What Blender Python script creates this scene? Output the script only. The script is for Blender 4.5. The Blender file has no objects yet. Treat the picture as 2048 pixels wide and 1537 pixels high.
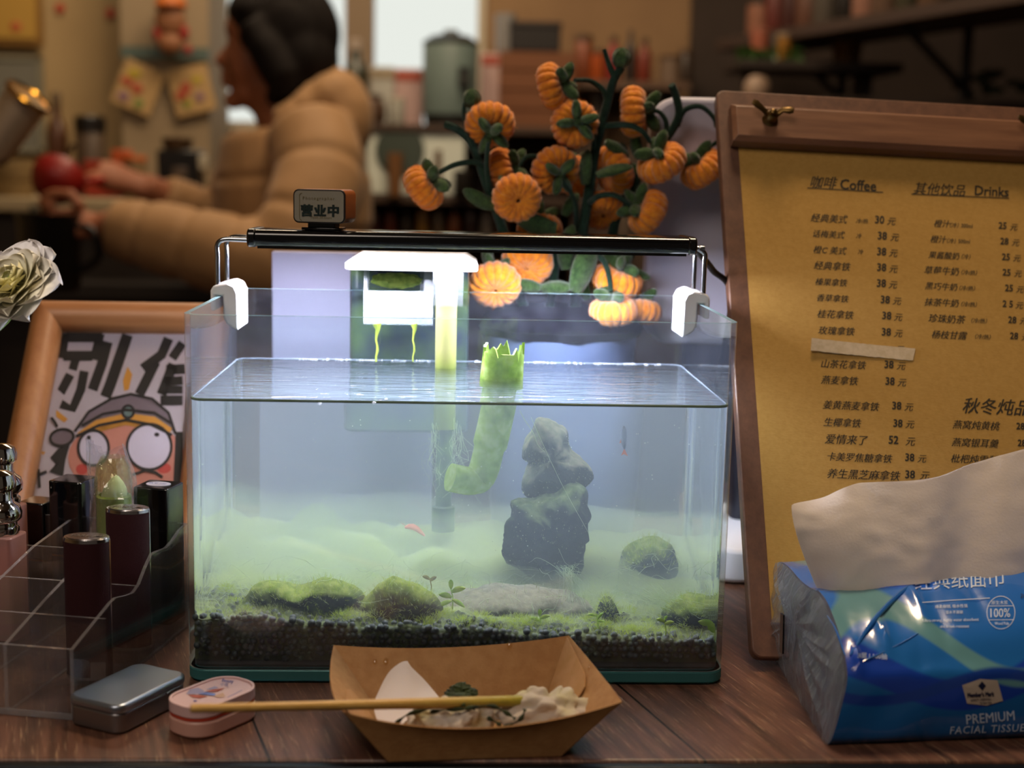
import bpy, bmesh, math, random
from math import pi, sin, cos, radians
from mathutils import Vector, Matrix, noise
from mathutils.bvhtree import BVHTree
random.seed(7)
S = bpy.context.scene
COL = S.collection

# ------------------------------------------------------------------ camera
CAM = Vector((-0.00564578, -0.72026, 0.280452))
PITCH, YAW, ROLL, FPX = 0.15161655, 0.0450523, 0.0214102, 2700.782
FW = Vector((sin(YAW)*cos(PITCH), cos(YAW)*cos(PITCH), -sin(PITCH)))
_r = Vector((cos(YAW), -sin(YAW), 0)); _u = _r.cross(FW)
RT = _r*cos(ROLL) + _u*sin(ROLL); UP = _u*cos(ROLL) - _r*sin(ROLL)
cd = bpy.data.cameras.new('camera'); cam = bpy.data.objects.new('camera', cd); COL.objects.link(cam)
m = Matrix((RT, UP, -FW)).transposed().to_4x4(); m.translation = CAM; cam.matrix_world = m
cd.sensor_width = 36.0; cd.lens = FPX/2048*36.0; cd.clip_start = 0.02; cd.clip_end = 50
cd.dof.use_dof = True; cd.dof.focus_distance = 0.785; cd.dof.aperture_fstop = 5.4
S.camera = cam
def ray(px, py): return FW + RT*((px-1024)/FPX) - UP*((py-768.5)/FPX)
def at(px, py, Y):
    d = ray(px, py); return CAM + d*((Y-CAM.y)/d.y)
def atz(px, py, Z=0.0):
    d = ray(px, py); return CAM + d*((Z-CAM.z)/d.z)
def wat(px, py, Y, n=1.333):                       # the same through the water's front face
    d = ray(px, py).normalized(); P = CAM + d*((.0035-CAM.y)/d.y)
    e = d/n; e.y = 0; e.y = math.sqrt(1-e.length_squared)
    return P + e*((Y-.0035)/e.y)

# ------------------------------------------------------------------ render look, world, room lights and an added flower spot
S.view_settings.view_transform = 'Standard'; S.view_settings.look = 'None'
S.view_settings.exposure = 0.0; S.view_settings.gamma = 1.0; S.view_settings.use_curve_mapping = False
cy = S.cycles
cy.max_bounces = 9; cy.diffuse_bounces = 2; cy.glossy_bounces = 3; cy.transmission_bounces = 7
cy.volume_bounces = 1; cy.transparent_max_bounces = 24
cy.use_adaptive_sampling = True; cy.adaptive_threshold = 0.025
cy.use_denoising = True; cy.sample_clamp_indirect = 4.0; cy.caustics_refractive = True; cy.caustics_reflective = False
W = bpy.data.worlds.new('room_air'); S.world = W; W.use_nodes = True
bg = W.node_tree.nodes['Background']; bg.inputs[0].default_value = (1.0, 0.80, 0.62, 1); bg.inputs[1].default_value = 0.05
def area(name, loc, target, size, power, col, sy=None):
    d = bpy.data.lights.new(name, 'AREA'); d.energy = power; d.color = col
    d.shape = 'RECTANGLE'; d.size = size; d.size_y = sy or size
    o = bpy.data.objects.new(name, d); COL.objects.link(o); o.location = loc
    o.rotation_euler = (Vector(target)-Vector(loc)).to_track_quat('-Z', 'Y').to_euler(); return o
WARM = (1.0, 0.75, 0.49)
area('ceiling_lamp_over_counter', (0.25, 0.42, 1.50), (0.1, 0.1, 0), 0.30, 14.0, WARM)
area('ceiling_lamp_customer_side', (-0.5, -1.1, 1.6), (0, 0, 0), 0.9, 15.0, (1.0, 0.84, 0.70))
area('ceiling_lamp_work_area', (-0.35, 1.75, 1.6), (-0.3, 1.9, 0), 0.4, 8.0, WARM)
area('ceiling_lamp_back', (-0.7, 2.35, 1.6), (-0.7, 3.0, 0.4), 0.5, 7.5, (1.0, 0.80, 0.56))
area('ceiling_lamp_shelves', (0.15, 1.7, 1.6), (0.05, 2.7, 0.3), 0.5, 15.0, (1.0, 0.78, 0.52))
_s = bpy.data.lights.new('flower_fill_spot', 'SPOT'); _s.energy = 26.0; _s.color = (1.0, 0.90, 0.76); _s.spot_size = radians(8.5); _s.spot_blend = .6; _s.shadow_soft_size = .05  # unseen narrow spot, added only to brighten the white flower
_o = bpy.data.objects.new('flower_fill_spot', _s); COL.objects.link(_o); _o.location = (-.62, -.55, 1.45); _o.rotation_euler = (Vector((-.265,.04,.205))-Vector(_o.location)).to_track_quat('-Z','Y').to_euler()
LED_STRENGTH = 185.0

# ------------------------------------------------------------------ mesh building
class MB:
    def __init__(s): s.v = []; s.f = []; s.m = []
    def add(s, vs, fs, mi=0, M=None):
        b = len(s.v)
        s.v += [tuple(M @ Vector(p)) if M else tuple(p) for p in vs]
        s.f += [tuple(i+b for i in f) for f in fs]; s.m += [mi]*len(fs); return s
    def box(s, x0, x1, y0, y1, z0, z1, mi=0, M=None):
        return s.add([(x0,y0,z0),(x1,y0,z0),(x1,y1,z0),(x0,y1,z0),(x0,y0,z1),(x1,y0,z1),(x1,y1,z1),(x0,y1,z1)],
                     [(3,2,1,0),(4,5,6,7),(0,1,5,4),(1,2,6,5),(2,3,7,6),(3,0,4,7)], mi, M)
    def prism(s, poly, z0, z1, mi=0, M=None, top=None):
        n = len(poly); t = top or poly
        vs = [(p[0],p[1],z0) for p in poly] + [(p[0],p[1],z1) for p in t]
        fs = [tuple(range(n-1,-1,-1)), tuple(range(n,2*n))] + [(i,(i+1)%n,n+(i+1)%n,n+i) for i in range(n)]
        return s.add(vs, fs, mi, M)
    def lathe(s, prof, seg=32, mi=0, M=None, wob=None):
        vs = []; fs = []
        for k,(r,z) in enumerate(prof):
            for i in range(seg):
                a = 2*pi*i/seg; q = r*(wob(a,k) if wob else 1); vs.append((q*cos(a), q*sin(a), z))
        for k in range(len(prof)-1):
            for i in range(seg):
                j = (i+1)%seg; fs.append((k*seg+i, k*seg+j, (k+1)*seg+j, (k+1)*seg+i))
        if prof[0][0] > 1e-6: fs.append(tuple(range(seg-1,-1,-1)))
        if prof[-1][0] > 1e-6: fs.append(tuple(range((len(prof)-1)*seg, len(prof)*seg)))
        return s.add(vs, fs, mi, M)
    def tube(s, pts, rad, seg=8, mi=0, M=None, flat=1.0):
        pts = [Vector(p) for p in pts]; n = len(pts)
        R = rad if isinstance(rad, (list, tuple)) else [rad]*n
        T = [(pts[min(i+1,n-1)]-pts[max(i-1,0)]).normalized() for i in range(n)]
        a = T[0].orthogonal().normalized(); vs = []; fs = []
        for i in range(n):
            a = (a - T[i]*a.dot(T[i])); a = a.normalized() if a.length > 1e-9 else T[i].orthogonal().normalized()
            b = T[i].cross(a)
            for k in range(seg):
                t = 2*pi*k/seg; vs.append(pts[i] + (a*cos(t) + b*(sin(t)*flat))*R[i])
        for i in range(n-1):
            for k in range(seg):
                j = (k+1)%seg; fs.append((i*seg+k, i*seg+j, (i+1)*seg+j, (i+1)*seg+k))
        fs.append(tuple(range(seg-1,-1,-1))); fs.append(tuple(range((n-1)*seg, n*seg)))
        return s.add(vs, fs, mi, M)
    def grid(s, fn, nu, nv, mi=0, M=None, wrap=False):
        vs = [fn(i/(nu if wrap else nu-1), j/(nv-1)) for j in range(nv) for i in range(nu)]; fs = []
        for j in range(nv-1):
            for i in range(nu if wrap else nu-1):
                k = (i+1)%nu; fs.append((j*nu+i, j*nu+k, (j+1)*nu+k, (j+1)*nu+i))
        return s.add(vs, fs, mi, M)
    def ball(s, c, r, seg=20, rings=12, mi=0, M=None, amp=0, freq=1, seed=0):
        r = r if isinstance(r, (list, tuple)) else (r,r,r); c = Vector(c); vs = []; fs = []
        T = M or Matrix.Identity(4)
        for j in range(rings+1):
            p = pi*j/rings
            for i in range(seg):
                t = 2*pi*i/seg; d = Vector((sin(p)*cos(t), sin(p)*sin(t), cos(p)))
                k = 1 + (amp*noise.noise(d*freq + Vector((seed,seed*1.7,0))) if amp else 0)
                vs.append(c + (T.to_3x3() @ Vector((d.x*r[0]*k, d.y*r[1]*k, d.z*r[2]*k))))
        for j in range(rings):
            for i in range(seg):
                k = (i+1)%seg; fs.append((j*seg+i, (j+1)*seg+i, (j+1)*seg+k, j*seg+k))
        return s.add(vs, fs, mi)
    def mesh(s, name, mats, smooth=True, angle=40):
        me = bpy.data.meshes.new(name); me.from_pydata(s.v, [], s.f)
        for mt in (mats if isinstance(mats, (list,tuple)) else [mats]): me.materials.append(mt)
        me.polygons.foreach_set('material_index', s.m)
        bm = bmesh.new(); bm.from_mesh(me)
        bmesh.ops.remove_doubles(bm, verts=bm.verts, dist=1e-7)
        if smooth:
            lim = radians(angle)
            for f in bm.faces: f.smooth = True
            for e in bm.edges:
                if len(e.link_faces) != 2 or e.calc_face_angle(0) > lim: e.smooth = False
        bm.to_mesh(me); bm.free(); me.update(); return me
WM = {}
def place(o, parent=None, Mw=None):
    Mw = Mw or Matrix.Identity(4); o.matrix_basis = Mw.copy(); WM[o.name] = Mw.copy()
    if parent is not None:
        o.parent = parent; o.matrix_parent_inverse = WM[parent.name].inverted()
    return o
def obj(name, mb, mats, parent=None, Mw=None, smooth=True, angle=40, bevel=0, seg=2, label=None, local=False):
    me = mb if isinstance(mb, bpy.types.Mesh) else mb.mesh(name, mats, smooth, angle)
    o = bpy.data.objects.new(name, me); COL.objects.link(o)
    if local and parent is not None: Mw = WM[parent.name] @ (Mw or Matrix.Identity(4))
    place(o, parent, Mw)
    if bevel:
        b = o.modifiers.new('edge', 'BEVEL'); b.width = bevel; b.segments = seg; b.limit_method = 'ANGLE'; b.angle_limit = radians(35); b.harden_normals = False
    if label: o['label'] = label
    return o
def tag(o, label, cat, group=None, kind=None):
    o['label'] = label; o['category'] = cat
    if group: o['group'] = group
    if kind: o['kind'] = kind
    return o
def thing(name, label, cat, loc=(0,0,0), rz=0, group=None, Mw=None):
    o = bpy.data.objects.new(name, None); o.empty_display_size = 0.02; COL.objects.link(o)
    place(o, None, Mw or (Matrix.Translation(loc) @ Matrix.Rotation(rz, 4, 'Z'))); return tag(o, label, cat, group)
def struct(name, mb, mats, **k):
    o = obj(name, mb, mats, **k); o['kind'] = 'structure'; return o
def copy_tree(o, Mw, label=None, group=None):
    base = WM[o.name].inverted()
    def rec(x, par):
        c = x.copy(); COL.objects.link(c); c.parent = par
        w = Mw @ base @ WM[x.name]; WM[c.name] = w.copy()
        if par is None: c.matrix_basis = w
        for ch in [k for k in COL.objects if k.parent == x and k != c]: rec(ch, c)
        return c
    r = rec(o, None)
    if label: r['label'] = label
    if group: r['group'] = group
    return r
def rrect(w, h, r, n=6, cx=0, cy=0):
    out = []
    for (sx,sy,a0) in ((1,1,0),(-1,1,90),(-1,-1,180),(1,-1,270)):
        for i in range(n+1):
            a = radians(a0+90*i/n); out.append((cx+sx*(w/2-r)+r*cos(a), cy+sy*(h/2-r)+r*sin(a)))
    return out
def frame_from(z, x=None, loc=(0,0,0)):              # matrix whose +Z is z
    z = Vector(z).normalized(); x = Vector(x) if x is not None else z.orthogonal()
    x = (x - z*x.dot(z)).normalized(); y = z.cross(x)
    M = Matrix((x,y,z)).transposed().to_4x4(); M.translation = Vector(loc); return M
def spline(pts, n=8):
    pts = [Vector(p) for p in pts]; out = []
    for i in range(len(pts)-1):
        p0 = pts[max(i-1,0)]; p1 = pts[i]; p2 = pts[i+1]; p3 = pts[min(i+2,len(pts)-1)]
        for k in range(n):
            t = k/n; out.append(.5*((2*p1)+(p2-p0)*t+(2*p0-5*p1+4*p2-p3)*t*t+(3*p1-p0-3*p2+p3)*t**3))
    return out + [pts[-1]]
def remesh(mb, voxel, smooth=4):
    me = bpy.data.meshes.new('tmp'); me.from_pydata(mb.v, [], mb.f)
    o = bpy.data.objects.new('tmp', me); COL.objects.link(o)
    r = o.modifiers.new('r', 'REMESH'); r.mode = 'VOXEL'; r.voxel_size = voxel; r.use_smooth_shade = True
    if smooth:
        q = o.modifiers.new('s', 'SMOOTH'); q.factor = .5; q.iterations = smooth
    dg = bpy.context.evaluated_depsgraph_get(); out = bpy.data.meshes.new_from_object(o.evaluated_get(dg))
    COL.objects.unlink(o); bpy.data.objects.remove(o)
    for p in out.polygons: p.use_smooth = True
    return out

# ------------------------------------------------------------------ materials
def lin(c):
    if isinstance(c, str): c = tuple(int(c[i:i+2],16)/255 for i in (0,2,4))
    return tuple((x/12.92 if x <= .04045 else ((x+.055)/1.055)**2.4) for x in c[:3]) + (1,)
class NT:
    def __init__(s, name):
        s.m = bpy.data.materials.new(name); s.m.use_nodes = True; s.t = s.m.node_tree; s.t.nodes.clear()
        s.out = s.n('ShaderNodeOutputMaterial')
    def n(s, typ, inp=None, **k):
        nd = s.t.nodes.new(typ)
        for a,b in k.items(): setattr(nd, a, b)
        for a,b in (inp or {}).items():
            if isinstance(b, bpy.types.NodeSocket): s.t.links.new(b, nd.inputs[a])
            else: nd.inputs[a].default_value = b
        return nd
    def link(s, a, b): s.t.links.new(a, b)
    def surf(s, sock): s.link(sock, s.out.inputs['Surface'])
    def coords(s, kind='Object', scale=(1,1,1), rot=(0,0,0)):
        return s.n('ShaderNodeMapping', {'Vector': s.n('ShaderNodeTexCoord').outputs[kind], 'Scale': scale, 'Rotation': rot}).outputs[0]
    def noise(s, vec, scale, detail=3, rough=.5): return s.n('ShaderNodeTexNoise', {'Vector': vec, 'Scale': scale, 'Detail': detail, 'Roughness': rough}).outputs['Fac']
    def ramp(s, fac, stops):
        r = s.n('ShaderNodeValToRGB', {'Fac': fac}); el = r.color_ramp.elements
        while len(el) < len(stops): el.new(0.5)
        for e,(p,c) in zip(el, stops): e.position = p; e.color = c if len(c) == 4 else lin(c)
        return r.outputs[0]
    def math(s, op, a, b=0.0, clamp=False):
        return s.n('ShaderNodeMath', {0: a, 1: b}, operation=op, use_clamp=clamp).outputs[0]
    def bump(s, h, strength=.3, dist=.001): return s.n('ShaderNodeBump', {'Height': h, 'Strength': strength, 'Distance': dist}).outputs[0]
    def schlick(s, f0, nrm=None):
        lw = s.n('ShaderNodeLayerWeight', {'Blend': .5})
        if nrm: s.link(nrm, lw.inputs['Normal'])
        p = s.math('POWER', lw.outputs['Facing'], 5.0); return s.math('ADD', s.math('MULTIPLY', p, 1-f0), f0, True)
def mat(name, col, rough=.5, metal=0, spec=.5, col2=None, nscale=30, ndetail=3, bump=0, bscale=200, bdist=.001, coat=0, sheen=0, sss=0, trans=0, stretch=(1,1,1), ior=1.45, subcol=None):
    t = NT(name); b = t.n('ShaderNodeBsdfPrincipled')
    b.inputs['Roughness'].default_value = rough; b.inputs['Metallic'].default_value = metal; b.inputs['Specular IOR Level'].default_value = spec
    b.inputs['Coat Weight'].default_value = coat; b.inputs['Sheen Weight'].default_value = sheen; b.inputs['Transmission Weight'].default_value = trans; b.inputs['IOR'].default_value = ior
    if sss:
        b.inputs['Subsurface Weight'].default_value = sss; b.inputs['Subsurface Radius'].default_value = (.004,.003,.002)
    vec = t.coords('Object', stretch)
    if col2:
        t.link(t.ramp(t.noise(vec, nscale, ndetail), [(.35, col), (.65, col2)]), b.inputs['Base Color'])
    else: b.inputs['Base Color'].default_value = lin(col)
    if bump: t.link(t.bump(t.noise(vec, bscale, 4), bump, bdist), b.inputs['Normal'])
    t.surf(b.outputs[0]); return t.m
def emis(name, col, strength):
    t = NT(name); t.surf(t.n('ShaderNodeEmission', {'Color': lin(col), 'Strength': strength}).outputs[0]); return t.m
def thin_glass(name, tint=(.97,.99,.99,1), film=0.0, filmcol='e8ecff', f0=.04, rough=.01, filmscale=60, filmtex=False, fstretch=(1,1,1), gloss=1.0, bump=0, bscale=60):
    t = NT(name); nrm = None
    if bump: nrm = t.bump(t.noise(t.coords(), bscale, 3), bump, .002)
    tr = t.n('ShaderNodeBsdfTransparent', {'Color': tint}); g = t.n('ShaderNodeBsdfGlossy', {'Roughness': rough, 'Color': (gloss,gloss,gloss,1)})
    fac = t.schlick(f0, nrm)
    if nrm: t.link(nrm, g.inputs['Normal'])
    mx = t.n('ShaderNodeMixShader', {0: fac, 1: tr.outputs[0], 2: g.outputs[0]})
    last = mx.outputs[0]
    if film:
        d = t.n('ShaderNodeBsdfDiffuse', {'Color': lin(filmcol)}); e = t.n('ShaderNodeBsdfTranslucent', {'Color': lin(filmcol)})
        mm = t.n('ShaderNodeMixShader', {0: .5, 1: d.outputs[0], 2: e.outputs[0]})
        ff = film
        if filmtex:
            ff = t.math('MULTIPLY', t.ramp(t.noise(t.coords('Object', fstretch), filmscale, 5, .65), [(.35,(.25,.25,.25,1)),(.75,(1,1,1,1))]), film*1.4)
        last = t.n('ShaderNodeMixShader', {0: ff, 1: last, 2: mm.outputs[0]}).outputs[0]
    t.surf(last); return t.m
def wood(name, c1, c2, scale=1, along='X', rough=.45, streak=None, bump=.15):
    t = NT(name); st = {'X':(2,30,30),'Y':(30,2,30),'Z':(30,30,2)}[along]
    vec = t.coords('Object', tuple(x*scale for x in st)); f = t.noise(vec, 4, 6, .65)
    stops = [(.3,c1),(.7,c2)]
    b = t.n('ShaderNodeBsdfPrincipled', {'Roughness': rough, 'Base Color': t.ramp(f, stops), 'Normal': t.bump(f, bump, .0004)})
    t.surf(b.outputs[0]); return t.m

# ------------------------------------------------------------------ writing, drawn as thin meshes that lie on a surface
_fcache = {}
def glyphs(txt, shear=0, bold=0, spacing=1.0):
    key = (txt, shear, bold, spacing)
    if key not in _fcache:
        c = bpy.data.curves.new('t', 'FONT'); c.body = txt; c.size = 1; c.shear = shear; c.offset = bold; c.space_character = spacing
        c.resolution_u = 2; o = bpy.data.objects.new('t', c); COL.objects.link(o)
        dg = bpy.context.evaluated_depsgraph_get(); dg.update(); me = bpy.data.meshes.new_from_object(o.evaluated_get(dg))
        _fcache[key] = ([v.co.copy() for v in me.vertices], [tuple(p.vertices) for p in me.polygons])
        COL.objects.unlink(o); bpy.data.objects.remove(o); bpy.data.curves.remove(c)
    return _fcache[key]
def bvh(o):
    me = o.data; M = WM[o.name]
    return BVHTree.FromPolygons([M @ v.co for v in me.vertices], [tuple(p.vertices) for p in me.polygons])
def decal(mb, tree, vs, fs, lift=.0003, mi=0):                # pixel-space outline pressed onto a real surface
    pos = []; ok = []
    for x,y in vs:
        d = ray(x, y).normalized(); h, n, i, dist = tree.ray_cast(CAM, d)
        ok.append(h is not None); pos.append((h + n*(lift if n.dot(d) < 0 else -lift)) if h is not None else Vector((0,0,0)))
    mb.add(pos, [f for f in fs if all(ok[i] for i in f)], mi)
def text(mb, tree, txt, x, y, size, ang=0, shear=0, bold=0, sx=1.0, spacing=1.0, lift=.0003, mi=0, perp=0):
    vs, fs = glyphs(txt, shear, 0, spacing); a = radians(ang); p = radians(ang+perp)
    for k,(bx,by) in enumerate(((0,0),) if bold < .003 else ((-1,0),(1,0),(0,0)) if bold < .015 else ((-1,-.6),(1,-.6),(-1,.6),(1,.6),(0,0))):
        ox = x + bx*bold*size; oy = y + by*bold*size
        decal(mb, tree, [(ox + v.x*size*sx*cos(a) + v.y*size*sin(p), oy + v.x*size*sx*sin(a) - v.y*size*cos(p)) for v in vs], fs, lift*(1+.04*k), mi)
def strokes(mb, tree, pts, w, lift=.0003, mi=0, closed=False):
    n = len(pts); vs = []; fs = []
    for i,(x,y) in enumerate(pts):
        ax,ay = pts[(i-1)%n] if (closed or i) else pts[0]; bx,by = pts[(i+1)%n] if (closed or i < n-1) else pts[-1]
        dx,dy = bx-ax,by-ay; L = math.hypot(dx,dy) or 1; ww = w[i] if isinstance(w,(list,tuple)) else w
        vs += [(x-dy/L*ww/2, y+dx/L*ww/2), (x+dy/L*ww/2, y-dx/L*ww/2)]
    for i in range(n if closed else n-1):
        j = (i+1)%n; fs.append((2*i,2*i+1,2*j+1,2*j))
    decal(mb, tree, vs, fs, lift, mi)
def fillpoly(mb, tree, pts, lift=.0003, mi=0):                # fan from the centroid, rings so it follows the surface
    n = len(pts); cx = sum(p[0] for p in pts)/n; cyy = sum(p[1] for p in pts)/n
    vs = [(cx,cyy)]; fs = []
    K = 3
    for k in range(1,K+1):
        vs += [(cx+(p[0]-cx)*k/K, cyy+(p[1]-cyy)*k/K) for p in pts]
    for i in range(n):
        j = (i+1)%n; fs.append((0,1+i,1+j))
        for k in range(K-1): fs.append((1+k*n+i, 1+(k+1)*n+i, 1+(k+1)*n+j, 1+k*n+j))
    decal(mb, tree, vs, fs, lift, mi)
def ell(cx, cy_, rx, ry, rot=0, n=28):
    a = radians(rot); return [(cx+rx*cos(t)*cos(a)-ry*sin(t)*sin(a), cy_+rx*cos(t)*sin(a)+ry*sin(t)*cos(a)) for t in (2*pi*i/n for i in range(n))]
# ================================================================== setting
def counter_mat():
    t = NT('counter_wood'); co = t.coords('Object', (1,1,1), (0,0,radians(-17.4)))
    sep = t.n('ShaderNodeSeparateXYZ', {0: co}); X = sep.outputs[0]
    u = t.math('DIVIDE', t.math('ADD', X, 0.1163), 0.2026)
    fr = t.math('FRACT', t.math('ADD', u, 20.0)); idx = t.math('FLOOR', t.math('ADD', u, 20.0))
    edge = t.math('LESS_THAN', t.math('MINIMUM', fr, t.math('SUBTRACT', 1.0, fr)), 0.0035)
    off = t.n('ShaderNodeCombineXYZ', {0: t.math('MULTIPLY', idx, 3.7), 1: t.math('MULTIPLY', idx, 1.3)}).outputs[0]
    v2 = t.n('ShaderNodeVectorMath', {0: co, 1: off}, operation='ADD').outputs[0]
    v3 = t.n('ShaderNodeMapping', {'Vector': v2, 'Scale': (60, 3, 1)}).outputs[0]
    g = t.noise(v3, 3.0, 6, .6); g2 = t.noise(t.n('ShaderNodeMapping', {'Vector': v2, 'Scale': (300, 16, 1)}).outputs[0], 2.2, 4, .7)
    base = t.ramp(g, [(.3,'3c2820'),(.5,'5c3d2f'),(.72,'755040')])
    st = t.ramp(g2, [(.56,(0,0,0,1)),(.70,(1,1,1,1))])
    c = t.n('ShaderNodeMixRGB', {0: t.math('MULTIPLY', st, .55), 1: base, 2: lin('b89878')}).outputs[0]
    c = t.n('ShaderNodeMixRGB', {0: edge, 1: c, 2: lin('140c08')}).outputs[0]
    h = t.math('SUBTRACT', t.math('MULTIPLY', g2, .5), t.math('MULTIPLY', edge, 2.0))
    b = t.n('ShaderNodeBsdfPrincipled', {'Base Color': c, 'Roughness': .36, 'Normal': t.bump(h, .35, .0006)})
    t.surf(b.outputs[0]); return t.m
ct = thing('counter', 'dark brown wood plank counter carrying the fish tank', 'counter', (0, .2, 0))
COUNTER_FRONT = -0.0985
obj('countertop', MB().box(-1.3, 1.3, COUNTER_FRONT, .52, -.03, 0), counter_mat(), ct, bevel=.0015)
obj('edge_trim', MB().box(-1.3, 1.3, COUNTER_FRONT-.006, COUNTER_FRONT, -.034, -.0012), mat('trim_metal', '1b2126', .3, .6), ct, bevel=.001)
obj('front_panel', MB().box(-1.3, 1.3, COUNTER_FRONT+.03, .48, -.95, -.03), mat('counter_body', '2a1b13', .6), ct)

# ================================================================== aquarium
G_CLEAR = thin_glass('tank_glass', (.955,.985,.985,1), film=.013, filmcol='dfe4ff', filmtex=True, filmscale=70)
def edge_glass(name, c1, c2):
    t = NT(name); g = t.n('ShaderNodeBsdfGlass', {'Color': lin(c1), 'Roughness': .05, 'IOR': 1.5})
    d = t.n('ShaderNodeBsdfTranslucent', {'Color': lin(c2)}); e = t.n('ShaderNodeBsdfDiffuse', {'Color': lin(c2)})
    m1 = t.n('ShaderNodeMixShader', {0: .5, 1: d.outputs[0], 2: e.outputs[0]})
    t.surf(t.n('ShaderNodeMixShader', {0: .45, 1: g.outputs[0], 2: m1.outputs[0]}).outputs[0]); return t.m
G_EDGE = edge_glass('glass_edge', 'c2e4e4', 'b9d9e0'); G_BASE = edge_glass('glass_base', 'b4ecec', '74c4c6')
TX, TD, TH, TW = .15, .174, .205, .003
ZW = .1588
tank = thing('aquarium', 'rectangular glass fish tank with rounded corners holding cloudy green water', 'aquarium', (0, TD/2, 0))
mb = MB(); O = rrect(2*TX, TD, .011, 7, 0, TD/2); I = rrect(2*TX-2*TW, TD-2*TW, .008, 7, 0, TD/2); n = len(O)
vs = [(p[0],p[1],z) for z in (.008, TH) for P in (O, I) for p in P]; fs = []; mi = []
for i in range(n):
    j = (i+1)%n
    for f,k in (((i,j,2*n+j,2*n+i),0), ((n+j,n+i,3*n+i,3*n+j),0), ((2*n+i,2*n+j,3*n+j,3*n+i),1), ((j,i,n+i,n+j),1)): fs.append(f); mi.append(k)
mb.v = vs; mb.f = fs; mb.m = mi
obj('glass_wall', mb, [G_CLEAR, G_EDGE], tank)
mb = MB(); mb.prism(rrect(2*TX, TD, .011, 7, 0, TD/2), .0012, .008); obj('glass_base', mb, G_BASE, tank, bevel=.001)
# --- water
def water_mat():
    t = NT('tank_water'); a = t.n('ShaderNodeAttribute', attribute_name='open').outputs['Fac']
    nz = t.n('ShaderNodeTexNoise', {'Vector': t.coords('Object', (26, 95, 1)), 'Scale': 1.0, 'Detail': 4, 'Distortion': .6}).outputs['Fac']
    nr = t.bump(nz, .45, .004)
    gl = t.n('ShaderNodeBsdfGlass', {'IOR': 1.333, 'Roughness': 0.0})
    tr = t.n('ShaderNodeBsdfTransparent'); go = t.n('ShaderNodeBsdfGlossy', {'Roughness': .02, 'Normal': nr})
    op = t.n('ShaderNodeMixShader', {0: t.schlick(.025, nr), 1: tr.outputs[0], 2: go.outputs[0]})
    t.surf(t.n('ShaderNodeMixShader', {0: a, 1: gl.outputs[0], 2: op.outputs[0]}).outputs[0])
    sc = t.n('ShaderNodeVolumeScatter', {'Color': lin('cfe0f2'), 'Density': 2.9, 'Anisotropy': .2}); ab = t.n('ShaderNodeVolumeAbsorption', {'Color': lin('dcf4ec'), 'Density': 1.0})
    t.link(t.n('ShaderNodeAddShader', {0: sc.outputs[0], 1: ab.outputs[0]}).outputs[0], t.out.inputs['Volume']); return t.m
mb = MB(); mb.prism(rrect(2*TX-2*TW-.0004, TD-2*TW-.0004, .0078, 7, 0, TD/2), .0083, ZW)
me = mb.mesh('water', water_mat(), smooth=False)
at_ = me.attributes.new('open', 'FLOAT', 'FACE')
for p in me.polygons: at_.data[p.index].value = 1.0 if (p.normal.z > .7 or p.normal.y > .9) else 0.0
wt = obj('water', me, None); tag(wt, 'cloudy greenish water filling the glass fish tank to three quarters', 'water', kind='stuff')
P = rrect(2*TX-2*TW-.0008, TD-2*TW-.0008, .0076, 7, 0, TD/2)
mb = MB(); mb.tube([(p[0],p[1],ZW) for p in P[16:32]], .00085, 6)
obj('waterline_ring', mb, mat('waterline_algae', '4c5f38', .25, 0, .6), wt, label='dark green algae line where the water meets the front glass')
mb = MB(); mb.tube([(p[0],p[1],ZW) for p in P[30:]+P[:18]], .0006, 6)
obj('waterline_ring', mb, thin_glass('meniscus', (.85,.9,.9,1), film=.35, filmcol='b9c4d8', f0=.08), wt, label='pale line where the water meets the side and back glass')

mb = MB()
for k in range(150):
    u = random.choice((random.uniform(600,860), random.uniform(950,1330))); p = at(u, 720, TD-.0040); r = random.uniform(.0004,.0013)
    mb.ball((p.x, TD-TW-.0006-r*.8-random.random()*.004, ZW+r*.25), (r,r,r*.75), 10, 6)
for x,y in ((762,803),(772,800),(748,806),(640,808)): p = atz(x,y,ZW); mb.ball(p, (.0012,.0012,.0008), 12, 8)
tag(obj('bubbles', mb, thin_glass('bubble_film', (.95,.97,1,1), film=.25, filmcol='f2f5ff', f0=.12)), 'row of tiny bubbles floating along the back glass at the water line', 'bubbles', kind='stuff')
# ------------------------------------------------------------------ substrate
def soil_h(x, y):
    return .0295 - .046*x + (y/.17)*.016 + .003*noise.noise(Vector((x*30,y*30,3))) + .0022*noise.noise(Vector((x*90,y*90,1)))
def soil_mat():
    t = NT('soil'); co = t.coords(); z = t.n('ShaderNodeSeparateXYZ', {0: co}).outputs[2]
    c = t.ramp(t.noise(co, 160, 3), [(.3,'131811'),(.55,'20281d'),(.75,'2c3820')])
    low = t.n('ShaderNodeMapRange', {0: z, 1: .0102, 2: .0130, 3: 1.0, 4: 0.0}).outputs[0]
    c = t.n('ShaderNodeMixRGB', {0: low, 1: c, 2: lin('45464a')}).outputs[0]
    t.surf(t.n('ShaderNodeBsdfPrincipled', {'Base Color': c, 'Roughness': .7}).outputs[0]); return t.m
SOIL = soil_mat()
def pellet_mat():
    t = NT('pellet'); co = t.coords()
    c = t.ramp(t.noise(co, 45, 3), [(.35,'2a3338'),(.55,'424e55'),(.72,'46583a')])
    t.surf(t.n('ShaderNodeBsdfPrincipled', {'Base Color': c, 'Roughness': .6}).outputs[0]); return t.m
mb = MB(); xa, ya0, ya1 = .1462, .0070, .1698
NX, NY = 60, 30
def soilp(u, v):
    x = -xa+2*xa*u; y = ya0+(ya1-ya0)*v; return (x, y, soil_h(x,y)-.0015)
mb.grid(soilp, NX, NY); b0 = len(mb.v)
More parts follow.
